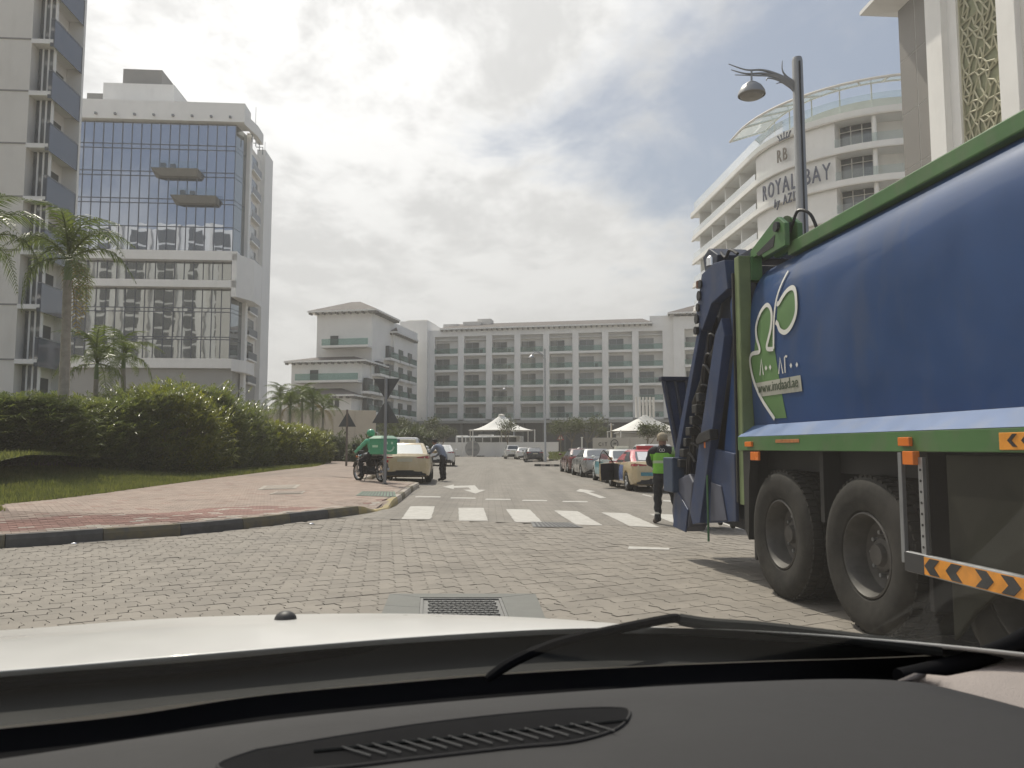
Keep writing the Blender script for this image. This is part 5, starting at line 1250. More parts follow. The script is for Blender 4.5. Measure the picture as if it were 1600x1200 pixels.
# ================================================================== cars
def paintm(n, c, **k): return M('paint_'+n, c, .28, var=.03, scale=2, coat=.7, **k)
CREAM = paintm('cream', (.58, .47, .29)); WPAINT = paintm('white', (.70, .70, .68)); SILV = M('paint_silver', (.36, .36, .36), .3, .5, var=.04, coat=.6); BURG = paintm('burgundy', (.11, .022, .022)); TURQ = paintm('turquoise', (.09, .33, .40)); PINK_ = paintm('pink_red', (.55, .10, .12)); LBLUE = paintm('pale_blue', (.22, .29, .52)); DKGR = paintm('dark_grey', (.035, .036, .04)); BLKP = paintm('black', (.012, .012, .014))
PLATE = M('number_plate', (.55, .52, .40), .5, var=.05)
SED = [(-2.42,.60,.44,.84),(-2.39,.74,.36,.94),(-2.28,.83,.28,1.03),(-1.9,.895,.21,1.045),(-1.41,.915,.19,1.03),(-.8,.92,.19,1.0),(0,.92,.19,.975),(.7,.92,.19,.965),(1.1,.915,.19,.955),(1.5,.905,.20,.915),(1.95,.865,.22,.845),(2.25,.78,.26,.76),(2.38,.66,.34,.68),(2.42,.52,.42,.60)]
SUVS = [(-2.3,.66,.50,1.0),(-2.27,.80,.42,1.12),(-2.18,.88,.34,1.18),(-1.8,.93,.26,1.18),(-1.3,.945,.24,1.17),(-.5,.95,.24,1.15),(.4,.95,.24,1.13),(1.0,.945,.24,1.11),(1.5,.93,.25,1.07),(1.95,.89,.28,1.0),(2.2,.80,.32,.92),(2.3,.64,.42,.78)]
TYPES = {'sedan': dict(st=SED, bot=(-1.98, 1.18, .80, 1.0), top=(-.98, .10, .60, 1.40), roof=1.445, wy=(-1.41, 1.42), r=.33, split=-.32),
         'suv': dict(st=SUVS, bot=(-2.12, 1.02, .83, 1.15), top=(-1.80, .10, .66, 1.66), roof=1.72, wy=(-1.32, 1.38), r=.365, split=-.3)}
_bodies = {}
def car_meshes(kind):
    if kind in _bodies: return _bodies[kind]
    T = TYPES[kind]; mb = MB(); rows = []
    for y, hw, zb, zt in T['st']:
        h = zt-zb
        half = [(0, zb), (.75*hw, zb), (.93*hw, zb+.05*h), (.985*hw, zb+.22*h), (hw, zb+.45*h), (.995*hw, zb+.66*h), (.975*hw, zb+.80*h), (.935*hw, zt-.03*h), (.86*hw, zt), (.45*hw, zt+.012), (0, zt+.018)]
        ring = [(x, z) for x, z in half] + [(-x, z) for x, z in reversed(half[1:-1])]
        rows.append([Vector((x, y, z)) for x, z in ring])
    n = len(rows[0]); V = [p for r in rows for p in r]; F = [(i*n+j, (i+1)*n+j, (i+1)*n+(j+1) % n, i*n+(j+1) % n) for i in range(len(rows)-1) for j in range(n)]
    F += [tuple(range(n)), tuple((len(rows)-1)*n+j for j in reversed(range(n)))]
    mb.add(V, F); me = mb.mesh('b', True, True); bo = bpy.data.objects.new('b', me); COL.objects.link(bo)
    cut = MB()
    for y in T['wy']:
        for s in (-1, 1): cut.lathe([(0, .55), (T['r']+.055, .55), (T['r']+.055, 1.2), (0, 1.2)], 24, 'x', (0, y, T['r'])) if s > 0 else cut.lathe([(0, -1.2), (T['r']+.055, -1.2), (T['r']+.055, -.55), (0, -.55)], 24, 'x', (0, y, T['r']))
    cme = cut.mesh('c', False, True); co = bpy.data.objects.new('c', cme); COL.objects.link(co)
    bm = bmesh.new(); bm.from_mesh(cme); bmesh.ops.remove_doubles(bm, verts=bm.verts, dist=1e-5); bmesh.ops.recalc_face_normals(bm, faces=bm.faces); bm.to_mesh(cme); bm.free()
    md = bo.modifiers.new('x', 'BOOLEAN'); md.operation = 'DIFFERENCE'; md.object = co; md.solver = 'EXACT'
    dg = bpy.context.evaluated_depsgraph_get(); body = bpy.data.meshes.new_from_object(bo.evaluated_get(dg))
    bpy.data.objects.remove(bo); bpy.data.objects.remove(co)
    body.polygons.foreach_set('use_smooth', [True]*len(body.polygons)); body.set_sharp_from_angle(angle=math.radians(32)); body.materials.clear()
    # greenhouse
    (yr, yf, hb, zb), (tr, tf, ht, zt) = T['bot'], T['top']; rows = []
    for f in (0, .5, 1.0):
        a, b, w_, z = yr+(tr-yr)*f, yf+(tf-yf)*f, hb+(ht-hb)*f + (.03 if f == .5 else 0), zb-.06+(zt-zb+.06)*f
        rows.append([Vector(p) for p in ((-w_*.86, a, z), (w_*.86, a, z), (w_, a+.12, z), (w_, b-.22, z), (w_*.84, b, z), (-w_*.84, b, z), (-w_, b-.22, z), (-w_, a+.12, z))])
    rows.append([Vector((p.x*.9, p.y*.93 + (tr+tf)/2*.07, T['roof']-.012)) for p in rows[-1]]); rows.append([Vector((p.x*.5, p.y*.55+(tr+tf)/2*.45, T['roof'])) for p in rows[2]])
    g = MB(); V = [p for r in rows for p in r]; n = 8; F = [(i*n+j, i*n+(j+1) % n, (i+1)*n+(j+1) % n, (i+1)*n+j) for i in range(4) for j in range(n)] + [tuple(4*n+j for j in range(n))]
    g.add(V, F); cabm = g.mesh('cabin', True, True); cabm.set_sharp_from_angle(angle=math.radians(28))
    B_, M_, T_ = rows[0], rows[1], rows[2]
    def on_face(j0, j1, u, v):
        a = B_[j0].lerp(B_[j1], u); m_ = M_[j0].lerp(M_[j1], u); t = T_[j0].lerp(T_[j1], u)
        return a.lerp(m_, v*2) if v < .5 else m_.lerp(t, v*2-1)
    def win(j0, j1, u0, u1, v0, v1, off=.008, rake=0):
        mb = MB(); rws = []
        for v in (v0, (v0+v1)/2 if True else 0, v1):
            rws.append([on_face(j0, j1, u0+(u1-u0)*k/4 + rake*(v-v0)*(1 if u0+(u1-u0)*k/4 < .5 else -1), v) for k in range(5)])
        nrm = (rws[0][-1]-rws[0][0]).cross(rws[2][0]-rws[0][0]).normalized()
        mb.grid([[p+nrm*off for p in r] for r in rws]); return mb.mesh('window', True)
    W_ = {'rear_window': win(0, 1, .04, .96, .16, .92), 'windscreen': win(4, 5, .04, .96, .14, .94)}
    # sides: right j 2->3 (rear to front); left j 6->7 (front to rear)
    sp = .47
    W_['side_window'] = [win(2, 3, .05, sp-.012, .16, .9), win(2, 3, sp+.012, .95, .16, .9), win(6, 7, .05, 1-sp-.012, .16, .9), win(6, 7, 1-sp+.012, .95, .16, .9)]
    _bodies[kind] = (body, cabm, W_, on_face); return _bodies[kind]
def wheel_meshes(r):
    k = ('w', r)
    if k in _bodies: return _bodies[k]
    t = MB().lathe([(r*.64, .0), (r*.80, -.012), (r*.95, .0), (r, .03), (r, .17), (r*.95, .2), (r*.64, .2)], 28, 'x').mesh('tyre', True, True); t.materials.append(RUBBER)
    m_ = MB().lathe([(r*.66, .012), (r*.62, .004), (r*.58, .02), (r*.55, .09), (0, .1)], 24, 'x'); m_.lathe([(r*.16, .09), (r*.15, .015), (0, .012)], 12, 'x')
    for q in range(5):
        a = 2*math.pi*q/5
        for da in (-.13, .13):
            c, s = math.cos(a+da), math.sin(a+da); m_.tube([(.03, c*r*.12, s*r*.12), (.016, c*r*.6, s*r*.6)], .022, 4)
    rm = m_.mesh('rim', True, True); rm.materials.append(STEEL); _bodies[k] = (t, rm); return t, rm
def withmat(me, mats):
    m2 = me.copy()
    for m_ in (mats if isinstance(mats, list) else [mats]): m2.materials.append(m_)
    return m2
def car(label, kind, loc, rz, paint, roof=None, taxi=None, group=None, plate=True, lower=None, name='car', open_door=False):
    body, cabm, W_, on_face = car_meshes(kind); T = TYPES[kind]
    t = thing(name, label, 'taxi' if taxi else 'car', loc, rz, group)
    obj('body', withmat(body, paint), t); obj('cabin', withmat(cabm, roof or paint), t)
    for nm in ('rear_window', 'windscreen'): obj(nm, withmat(W_[nm], CARGLASS), t)
    for i, m_ in enumerate(W_['side_window']):
        if open_door and i == 2: continue
        obj('side_window', withmat(m_, CARGLASS), t)
    ty, rm = wheel_meshes(T['r'])
    yr, hwr = T['st'][2][0], T['st'][2][1]
    for y in T['wy']:
        for s in (-1, 1):
            w_ = obj('wheel', ty, t, (s*.90, y, T['r']), (0, 0, 0 if s < 0 else math.pi)); obj('rim', rm, w_)
            MB().lathe([(0, 0), (T['r']+.05, 0), (T['r']+.05, .02)], 20, 'x', (s*.58, y, T['r'])).build('wheel_well', BLACK, t)
    r0 = T['st'][0]; zt = T['st'][2][3]; zl = zt-.20
    for s in (-1, 1):
        tl = MB(); a = [(s*.86*.98, T['st'][3][0]+.12), (s*.875, yr+.10), (s*.80, yr-.05), (s*.64, yr-.117), (s*.42, yr-.135)]; hh = [(.04, .10), (.05, .13), (.05, .14), (.055, .13), (.075, .10)]
        rr = [[Vector((x, y-.012, zl+h[0])) for (x, y), h in zip(a, hh)], [Vector((x*.985, y-.004, zl+h[1])) for (x, y), h in zip(a, hh)]]
        tl.grid(rr, flip=s > 0); tl.build('tail_light', REDL, t, smooth=True)
        hd = MB(); f = T['st'][-3]; hd.add([(s*.78, f[0]-.22, f[3]-.16), (s*.50, f[0]+.135, f[3]-.22), (s*.50, f[0]+.10, f[3]-.12), (s*.76, f[0]-.25, f[3]-.06)], [(0, 1, 2, 3) if s > 0 else (3, 2, 1, 0)]); hd.build('headlight', CHROME, t)
        MB().ball((s*1.0, T['bot'][1]-.35, T['bot'][3]+.10), .10, .06, .065, 10, 6).build('mirror', paint, t, smooth=True)
        MB().box(min(s*.905, s*.925), max(s*.905, s*.925), -.15, .02, zl+.06, zl+.085).build('door_handle', CHROME if not taxi else paint, t)
        for y in (T['split']-.02, .72):
            MB().box(min(s*.90, s*.9225), max(s*.90, s*.9225), y-.006, y+.006, .32, zl+.10).build('door_seam', BLACK, t)
    bmp = MB(); bmp.grid([[Vector((x, y-.012, z)) for x, y in ((-.74, yr-.02), (-.6, yr-.115), (0, yr-.142), (.6, yr-.115), (.74, yr-.02))] for z in (.28 if kind == 'sedan' else .36, .47 if kind == 'sedan' else .60)]); bmp.build('lower_bumper', BLACK, t)
    if plate:
        MB().box(-.26, .26, yr-.165, yr-.135, zl-.06, zl+.05).build('number_plate', PLATE, t)
    if taxi:
        MB().box(-.30, .30, -.62, -.44, T['roof']-.005, T['roof']+.13).build('taxi_sign', M('sign_'+taxi, (.45, .06, .06) if taxi == 'red' else (.62, .60, .5), .4, var=.15, scale=8), t, bevel=.02)
    return t, on_face
RH = PHI
rdv = Vector((-math.sin(PHI), math.cos(PHI), 0)); rrv = Vector((math.cos(PHI), math.sin(PHI), 0))
def put(px, py, side=0.0, back=1.41):
    q = GG(px, py); c = q + rrv*side + rdv*back; return (c.x, c.y, zg(c.x, c.y))
lt, _f = car('cream taxi saloon seen from behind beside the motorbike', 'sedan', put(634, 754), RH+.01, CREAM, taxi='cream', name='taxi')
cl_, _f = car('white tall car parked in front of the left cream taxi', 'suv', put(630, 741, 0), RH, WPAINT); 
car('white saloon parked ahead on the left beyond the leaning man', 'sedan', put(690, 728, .0), RH, WPAINT)
rt, onf = car('cream taxi with red roof and open door at the head of the right row', 'sedan', put(981, 766.5, .84), RH, CREAM, PINK_, 'red', name='taxi', open_door=True)
tq, _f = car('turquoise and white taxi second in the right row', 'sedan', put(948, 755, .84), RH, WPAINT, WPAINT, 'white', name='taxi')
car('silver saloon third in the right row', 'sedan', put(909, 745.3, .84), RH, SILV); car('dark red saloon last in the right row', 'sedan', put(888, 739.4, .84), RH, BURG)
q_ = P(1012, 700, 37); car('white high car on the verge beyond the right hand taxi', 'suv', (q_.x, 37, zg(q_.x, 37)), RH, WPAINT)
car('small white hatch parked alone in the middle distance', 'suv', put(801, 717.3), RH, WPAINT); car('black saloon parked by the pale street lamp', 'sedan', put(835, 721), RH, DKGR); car('white saloon half hidden behind the black saloon', 'sedan', put(818, 718), RH, WPAINT)
q_ = P(905, 700, 104); car('dark car standing crosswise behind the warning sign', 'sedan', (q_.x, 104, 0), RH+1.45, BLKP)
# painted flanks of the taxis (livery panels over the doors)
def flank(par, y0, y1, mat, s=-1, z0=.34, z1=.90):
    mb = MB(); rws = []
    for z, x in ((z0, .905), (.45, .921), (.6, .9225), (.75, .918), (z1, .893)): rws.append([Vector((s*(x+.004), y0+(y1-y0)*k/4, z)) for k in range(5)])
    return mb.grid(rws, flip=s > 0).build('livery_panel', mat, par, smooth=True)
flank(tq, -1.0, .95, TURQ); flank(tq, -1.0, .95, TURQ, 1); flank(rt, -1.0, -.33, LBLUE); flank(rt, -1.0, .7, LBLUE, 1)
MB().box(-.62, .62, -2.452, -2.437, .56, .68).build('advert_strip', M('advert_teal', (.08, .26, .32), .5, var=.3, scale=8), rt)
adv = MB().grid([[onf(0, 1, u, v)+Vector((0, -.012, .010)) for u in (.1, .5, .9)] for v in (.28, .6, .88)]); adv.build('window_advert', M('advert_white', (.62, .62, .66), .5, var=.12, scale=12), rt)
# the open driver's door
db = MB(); dpr = [(0, .30), (.95, .30), (1.0, .62), (1.0, .93), (0, .95)]; db.prism([(-a, z) for a, z in dpr][::-1], -.03, .03, 'x')
hinge = Vector((-.90, .70, 0)); door = db.build('open_door', CREAM, rt, bevel=.015, recalc=True); door.location = hinge; door.rotation_euler = (0, 0, math.radians(-42))
MB().prism([(-a*.96-.02, z*.97+.015) for a, z in dpr][::-1], .031, .045, 'x').build('door_lining', M('door_lining', (.03, .03, .035), .7, var=.2), door, recalc=True)
fr_ = MB().tube(catmull([(0, -.02, .95), (0, -.30, 1.15), (0, -.62, 1.36), (0, -.80, 1.38), (0, -.97, 1.15), (0, -1.0, .93)], 4), .022, 6).build('door_frame', BLACK, door)
MB().ngon([(0, -.05, .95), (0, -.32, 1.15), (0, -.62, 1.34), (0, -.79, 1.36), (0, -.95, 1.14), (0, -.98, .94)]).build('door_glass', clearglass('door_glass', (.62, .70, .72), .15), door)
# dark doorway behind it
MB().grid([[Vector((-.926, y, z)) for y in (-.30, .68)] for z in (.32, .92)]).build('doorway', BLACK, rt); MB().grid([[onf(6, 7, u, v)+Vector((-.01, 0, 0)) for u in (.06, .5)] for v in (.1, .9)]).build('door_opening', BLACK, rt)
# ------------------------------------------------------------------ bus behind the perimeter wall
b0 = P(711, 700, 133); b1 = P(813, 700, 130); BL = (b1-b0).length; bus = thing('coach', 'long white coach with dark windows behind the perimeter wall', 'bus', (b0.x, b0.y, 0), math.atan2(b1.y-b0.y, b1.x-b0.x)); ZT = Z(681, 131)
MB().box(0, BL, 0, 2.5, .4, ZT).build('body', WPAINT, bus, bevel=.25)
for k in range(7): MB().box(.5+k*(BL-1)/7, .5+(k+1)*(BL-1)/7-.18, -.02, .05, ZT-1.35, ZT-.3).build('window', DARKWIN, bus)
for x in (2, BL-2.6): wv = MB().lathe([(0, 0), (.5, 0), (.5, .3)], 20, 'x', (0, 0, 0)).build('wheel', RUBBER, bus); wv.location = (x, .0, .5); wv.rotation_euler = (0, 0, math.pi/2)
MB().box(BL*.35, BL*.55, .4, 2.0, ZT, ZT+.25).build('roof_unit', WHITE2, bus)
# ================================================================== people
SKIN = M('skin', (.22, .115, .075), .55, var=.08, scale=8)
def fingers(J, E, R, wr, d, up, sgn, curl=.5):
    """palm and five finger chains continuing from wrist index wr, along d with palm normal up"""
    d = d.normalized(); sd = d.cross(up).normalized()*sgn; base = J[wr]
    J.append(base + d*.075); R.append(.026); pi = len(J)-1; E.append((wr, pi))
    for k, (o, l) in enumerate(((-.027, .065), (-.009, .078), (.010, .074), (.028, .058))):
        a = base + d*.095 + sd*o; J.append(a); R.append(.0095); E.append((pi, len(J)-1))
        b = a + (d*math.cos(curl) - up*math.sin(curl))*l*.55; J.append(b); R.append(.0085); E.append((len(J)-2, len(J)-1))
        c = b + (d*math.cos(curl*2) - up*math.sin(curl*2))*l*.5; J.append(c); R.append(.007); E.append((len(J)-2, len(J)-1))
    a = base + d*.035 - sd*.035; J.append(a); R.append(.011); E.append((pi, len(J)-1)); J.append(a + d*.04 - sd*.018 - up*.01); R.append(.009); E.append((len(J)-2, len(J)-1))
def person(label, loc, rz, P_, clothes, scale=1.0, hair=None, curl=.5, facing=Vector((0, 1, 0))):
    """P_: joints in metres; clothes: list of (name, regions, offset, material)"""
    keys = ['pelvis', 'waist', 'chest', 'neck', 'head0', 'head1', 'shL', 'elL', 'wrL', 'shR', 'elR', 'wrR', 'hiL', 'knL', 'anL', 'toL', 'hiR', 'knR', 'anR', 'toR']
    J = [Vector(P_[k]) for k in keys]; I = {k: i for i, k in enumerate(keys)}
    Rr = dict(pelvis=.145, waist=.135, chest=.15, neck=.058, head0=.085, head1=.088, sh=.065, el=.045, wr=.030, hi=.095, kn=.062, an=.042, to=.04)
    R = [Rr.get(k, Rr.get(k[:2])) for k in keys]
    E = [(0, 1), (1, 2), (2, 3), (3, 4), (4, 5), (2, 6), (6, 7), (7, 8), (2, 9), (9, 10), (10, 11), (0, 12), (12, 13), (13, 14), (14, 15), (0, 16), (16, 17), (17, 18), (18, 19)]
    nb = len(E)
    fw = facing.normalized()
    for w_, e_, s in ((8, 7, 1), (11, 10, -1)):
        d = (J[w_]-J[e_]); up = fw - d.normalized()*fw.dot(d.normalized()); up = up.normalized() if up.length > .1 else Vector((0, 0, 1)); fingers(J, E, R, w_, d, up*-1, s, curl)
    # nose and jaw give the head a face
    hc = J[4].lerp(J[5], .45); J.append(hc + fw*.100 + Vector((0, 0, -.01))); R.append(.016); E.append((4, len(J)-1))
    me = bpy.data.meshes.new('p'); me.from_pydata([tuple(p) for p in J], E, []); o = bpy.data.objects.new('p', me); COL.objects.link(o)
    md = o.modifiers.new('s', 'SKIN'); md.use_smooth_shade = True
    if not me.skin_vertices: 
        bm = bmesh.new(); bm.from_mesh(me); bm.verts.layers.skin.verify(); bm.to_mesh(me); bm.free()
    for i, sv in enumerate(me.skin_vertices[0].data):
        r = R[i]; sv.radius = (r, r*.8) if i in (0, 1, 2) else (r, r); sv.use_root = (i == 0)
    o.modifiers.new('u', 'SUBSURF').levels = 2; o.modifiers['u'].render_levels = 2
    dg = bpy.context.evaluated_depsgraph_get(); body = bpy.data.meshes.new_from_object(o.evaluated_get(dg)); bpy.data.objects.remove(o)
    t = thing('person', label, 'person', loc, rz); t.scale = (scale,)*3
    body.materials.clear(); body.materials.append(SKIN); body.polygons.foreach_set('use_smooth', [True]*len(body.polygons)); obj('body', body, t)
    seg = [('torso', 0, 1), ('torso', 1, 2), ('neck', 2, 3), ('head', 3, 4), ('head', 4, 5), ('uarm', 2, 6), ('uarm', 6, 7), ('larm', 7, 8), ('uarm', 2, 9), ('uarm', 9, 10), ('larm', 10, 11), ('hips', 0, 12), ('thigh', 12, 13), ('calf', 13, 14), ('foot', 14, 15), ('hips', 0, 16), ('thigh', 16, 17), ('calf', 17, 18), ('foot', 18, 19)]
    def region(c):
        best, nm = 9, ''
        for n_, a, b in seg:
            A, B = J[a], J[b]; ab = B-A; u = max(0, min(1, (c-A).dot(ab)/max(ab.length_squared, 1e-9))); d = (c-(A+ab*u)).length - min(R[a], R[b])*.6
            if d < best: best, nm = d, n_
        for i in range(20, len(J)-1):
            if (c-J[i]).length - R[i]*.5 < best: return 'hand'
        return nm
    reg = {}
    for p in body.polygons: reg[p.index] = region(p.center)
    vn = [v.normal.copy() for v in body.vertices]
    for nm, regs, off, mt in clothes:
        fs = [p for p in body.polygons if reg[p.index] in regs]
        if not fs: continue
        mp = {}; vs = []; faces = []
        for p in fs:
            f = []
            for vi in p.vertices:
                if vi not in mp: mp[vi] = len(vs); vs.append(body.vertices[vi].co + vn[vi]*off*(1+.35*math.sin(body.vertices[vi].co.z*38+body.vertices[vi].co.x*25)))
                f.append(mp[vi])
            faces.append(tuple(f))
        MB().add(vs, faces).build(nm, mt, t, smooth=True, angle=90)
    hd = J[5]; hz = J[4].lerp(J[5], .6)
    if hair:
        k = hair[0]
        hm = MB(); hm.ball(hz+Vector((0, 0, .035))-fw*.012, .104, .108, .095, 16, 10); hm.build('cap' if k == 'cap' else 'hair', hair[1], t, smooth=True)
        if k == 'cap': MB().prism([(-.07, .0), (.07, .0), (.05, .09), (-.05, .09)], 0, .012).build('cap_peak', hair[1], t).location = hz + Vector((0, .075, .03))
    for s in (-1, 1):
        sdv = fw.cross(Vector((0, 0, 1)))*s
        MB().ball(hz+sdv*.092+Vector((0, 0, -.02)), .012, .02, .03, 8, 6).build('ear', SKIN, t, smooth=True)
        MB().ball(hz+sdv*.034+fw*.078+Vector((0, 0, .0)), .011, .011, .009, 8, 6).build('eye', BLACK, t, smooth=True)
    MB().ball(hz+fw*.082+Vector((0, 0, -.062)), .024, .012, .007, 8, 6).build('mouth', M('lips', (.2, .08, .07), .5), t, smooth=True)
    return t, J, I
def stand(**k):
    d = dict(pelvis=(0, 0, .95), waist=(0, .01, 1.10), chest=(0, .02, 1.30), neck=(0, .02, 1.49), head0=(0, .035, 1.57), head1=(0, .04, 1.66), shL=(-.19, .02, 1.41), elL=(-.25, -.01, 1.13), wrL=(-.25, .08, .90), shR=(.19, .02, 1.41), elR=(.25, -.01, 1.13), wrR=(.25, .08, .90),
             hiL=(-.09, 0, .90), knL=(-.10, .02, .50), anL=(-.11, -.02, .09), toL=(-.12, .14, .045), hiR=(.09, 0, .90), knR=(.10, .02, .50), anR=(.11, -.02, .09), toR=(.12, .14, .045)); d.update(k); return d
CLB = M('cloth_black', (.016, .017, .022), .85, var=.2, scale=12); CLG = M('cloth_hi_vis', (.20, .50, .05), .7, var=.12, scale=10); CLBOOT = M('boot_brown', (.07, .055, .045), .7, var=.2); CAPB = M('cap_beige', (.34, .29, .21), .85, var=.12, scale=20)
SHB = M('shirt_blue', (.23, .26, .33), .8, var=.10, scale=14); TRB = M('trousers_dark', (.03, .028, .03), .85, var=.2, scale=10); HELM = M('helmet_green', (.06, .34, .18), .3, coat=.6, var=.06); RGR = M('jersey_green', (.14, .46, .29), .75, var=.1, scale=10); HAIRB = M('hair_black', (.02, .017, .015), .7)
# refuse worker: back to us, walking in to the container, arms forward
q = GG(1037, 819)
wk, J_, I_ = person('refuse worker in green and black vest and beige cap at the tail of the truck', (q.x, q.y+.02, q.z), math.radians(-14), stand(shL=(-.20, .03, 1.41), elL=(-.27, .10, 1.15), wrL=(-.20, .32, 1.10), elR=(.30, .13, 1.17), wrR=(.32, .38, 1.16), hiL=(-.09, 0, .9), knL=(-.10, .02, .50), anL=(-.10, -.02, .09), toL=(-.17, .13, .045), knR=(.20, .20, .52), anR=(.28, .10, .14), toR=(.30, .25, .08), chest=(0, .05, 1.30), neck=(0, .06, 1.48), head0=(0, .07, 1.56), head1=(0, .08, 1.65)),
    [('trousers', ('hips', 'thigh', 'calf'), .022, CLB), ('boots', ('foot',), .016, CLBOOT), ('shirt', ('torso', 'neck', 'uarm', 'larm'), .018, CLB)], 1.0, ('cap', CAPB))
vest = [p for p in wk.children if p.name.startswith('shirt')][0]
def sub_garment(src, cond, off, name, mat, par):
    me = src.data; me.calc_loop_triangles() if False else None; vn = [v.normal.copy() for v in me.vertices]; mp = {}; vs = []; fs = []
    for p in me.polygons:
        if not cond(p.center): continue
        f = []
        for vi in p.vertices:
            if vi not in mp: mp[vi] = len(vs); vs.append(me.vertices[vi].co + vn[vi]*off)
            f.append(mp[vi])
        fs.append(tuple(f))
    if fs: return MB().add(vs, fs).build(name, mat, par, smooth=True, angle=90)
def cut_garment(src, planes, off, name, mat, par):
    bm = bmesh.new(); bm.from_mesh(src.data)
    for co, no in planes: bmesh.ops.bisect_plane(bm, geom=bm.verts[:]+bm.edges[:]+bm.faces[:], plane_co=co, plane_no=no, clear_outer=True)
    bm.normal_update(); ns = [v.normal.copy() for v in bm.verts]
    for v, n_v in zip(bm.verts, ns): v.co += n_v*off
    me = bpy.data.meshes.new(name); bm.to_mesh(me); bm.free(); me.materials.clear(); me.materials.append(mat); me.polygons.foreach_set('use_smooth', [True]*len(me.polygons))
    return obj(name, me, par)
wbody = [p for p in wk.children if p.name.startswith('body')][0]
SIDES = [((.225, 0, 0), (1, 0, 0)), ((-.225, 0, 0), (-1, 0, 0)), ((0, .22, 0), (0, 1, 0))]
cut_garment(wbody, SIDES+[((0, 0, 1.34), (0, 0, 1)), ((0, 0, .96), (0, 0, -1))], .036, 'vest', CLG, wk)
cut_garment(wbody, SIDES+[((0, 0, 1.20), (0, 0, 1)), ((0, 0, 1.15), (0, 0, -1))], .041, 'reflective_band', M('refl_band', (.42, .5, .32), .4), wk)
sub_garment(vest, lambda c: c.x > .17 and 1.1 < c.z < 1.45, .012, 'sleeve', M('cloth_hi_vis_pale', (.35, .5, .22), .7), wk)
for a in (0, 1): MB().lathe([(.022, -.002), (.03, -.002), (.03, .002), (.022, .002)], 14, 'y', (-.02+.045*a, -.135, 1.40)).build('back_emblem', DECW, wk)
for s, an in ((-1, 'anL'), (1, 'anR')):
    p_ = J_[I_[an]]; MB().lathe([(.062, .10), (.064, .14)], 14, 'z', (p_.x, p_.y+.01, p_.z)).build('ankle_band', M('refl_grey', (.5, .5, .47), .4), wk)
# man in a pale blue shirt leaning to the taxi window
q = GG(690, 751.5)
person('man in pale blue shirt and dark trousers bending to the cream taxi window', (q.x, q.y, q.z), math.radians(62), stand(pelvis=(0, -.10, .93), waist=(0, -.03, 1.07), chest=(0, .12, 1.24), neck=(0, .25, 1.38), head0=(0, .32, 1.44), head1=(0, .36, 1.53), shL=(-.18, .16, 1.34), elL=(-.24, .34, 1.10), wrL=(-.16, .55, 1.02), shR=(.18, .16, 1.34), elR=(.24, .22, 1.06), wrR=(.20, .42, .95), hiL=(-.09, -.1, .88), hiR=(.09, -.1, .88), knL=(-.13, -.05, .48), anL=(-.15, -.12, .09), toL=(-.16, .05, .045), knR=(.12, -.02, .48), anR=(.14, -.06, .09), toR=(.15, .12, .045)),
    [('trousers', ('hips', 'thigh', 'calf'), .02, TRB), ('shoes', ('foot',), .014, BLACK), ('shirt', ('torso', 'neck', 'uarm', 'larm'), .02, SHB)], 1.02, ('hair', HAIRB))
# ------------------------------------------------------------------ delivery motorbike; local x = heading
mq = GG(578, 752, .15); BZ = mq.z
bk = thing('motorbike', 'black delivery motorbike with green top box on the pavement beside the taxi', 'motorbike', (mq.x, mq.y, BZ), math.radians(180-46))
WR = .30
for x in (.66, -.64):
    wv = MB().lathe([(.235, -.03), (.26, -.045), (.295, -.035), (.303, 0), (.295, .035), (.26, .045), (.235, .03)], 30, 'y', (x, 0, WR)).build('wheel', RUBBER, bk, smooth=True, recalc=True)
    rim = MB().lathe([(.235, -.028), (.215, -.02), (.215, .02), (.235, .028)], 30, 'y', (x, 0, WR)); rim.lathe([(0, -.05), (.04, -.05), (.04, .05), (0, .05)], 12, 'y', (x, 0, WR))
    for k in range(6):
        a = 2*math.pi*k/6; rim.tube([(x, 0, WR), (x+.22*math.cos(a), 0, WR+.22*math.sin(a))], .014, 5)
    rim.build('rim', STEEL, wv, smooth=True); MB().lathe([(.09, .035), (.09, .042), (.055, .042)], 20, 'y', (x, 0, WR)).build('brake_disc', CHROME, wv)
for s in (-1, 1): MB().tube([(.66, s*.085, WR), (.50, s*.085, .82)], .022, 8).build('fork', STEEL, bk)
MB().tube(catmull([(.96, 0, WR+.16), (.84, 0, WR+.32), (.66, 0, WR+.36), (.42, 0, WR+.24)], 4), .05, 8).build('front_fender', BLKP, bk, smooth=True)
MB().tube(catmull([(.50, -.10, .86), (.46, -.2, .96), (.34, -.34, .95)], 4), .014, 6).build('handlebar', BLACK, bk); MB().tube(catmull([(.50, .10, .86), (.46, .2, .96), (.34, .34, .95)], 4), .014, 6).build('handlebar', BLACK, bk)
for s in (-1, 1):
    MB().tube([(.40, s*.28, .96), (.44, s*.33, 1.13)], .008, 5).build('mirror_stalk', BLACK, bk); MB().ball((.44, s*.35, 1.16), .015, .065, .04, 10, 6).build('mirror', BLACK, bk, smooth=True)
    MB().ball((.54, s*.16, .80), .03, .04, .03, 8, 6).build('indicator', AMBER, bk, smooth=True)
MB().ball((.58, 0, .80), .08, .10, .10, 14, 10).build('headlight', CHROME, bk, smooth=True); MB().box(.52, .56, -.11, .11, .86, 1.0).build('screen_cowl', BLKP, bk, bevel=.02)
tk = MB(); tk.ball((.18, 0, .80), .30, .15, .13, 18, 12); tk.build('fuel_tank', M('tank_dark', (.02, .02, .022), .25, coat=.7), bk, smooth=True)
MB().prism([(-.62, .80), (-.58, .86), (-.1, .82), (.0, .76), (-.05, .70), (-.55, .72)], -.13, .13, 'y').build('seat', BLACK, bk, bevel=.03, recalc=True)
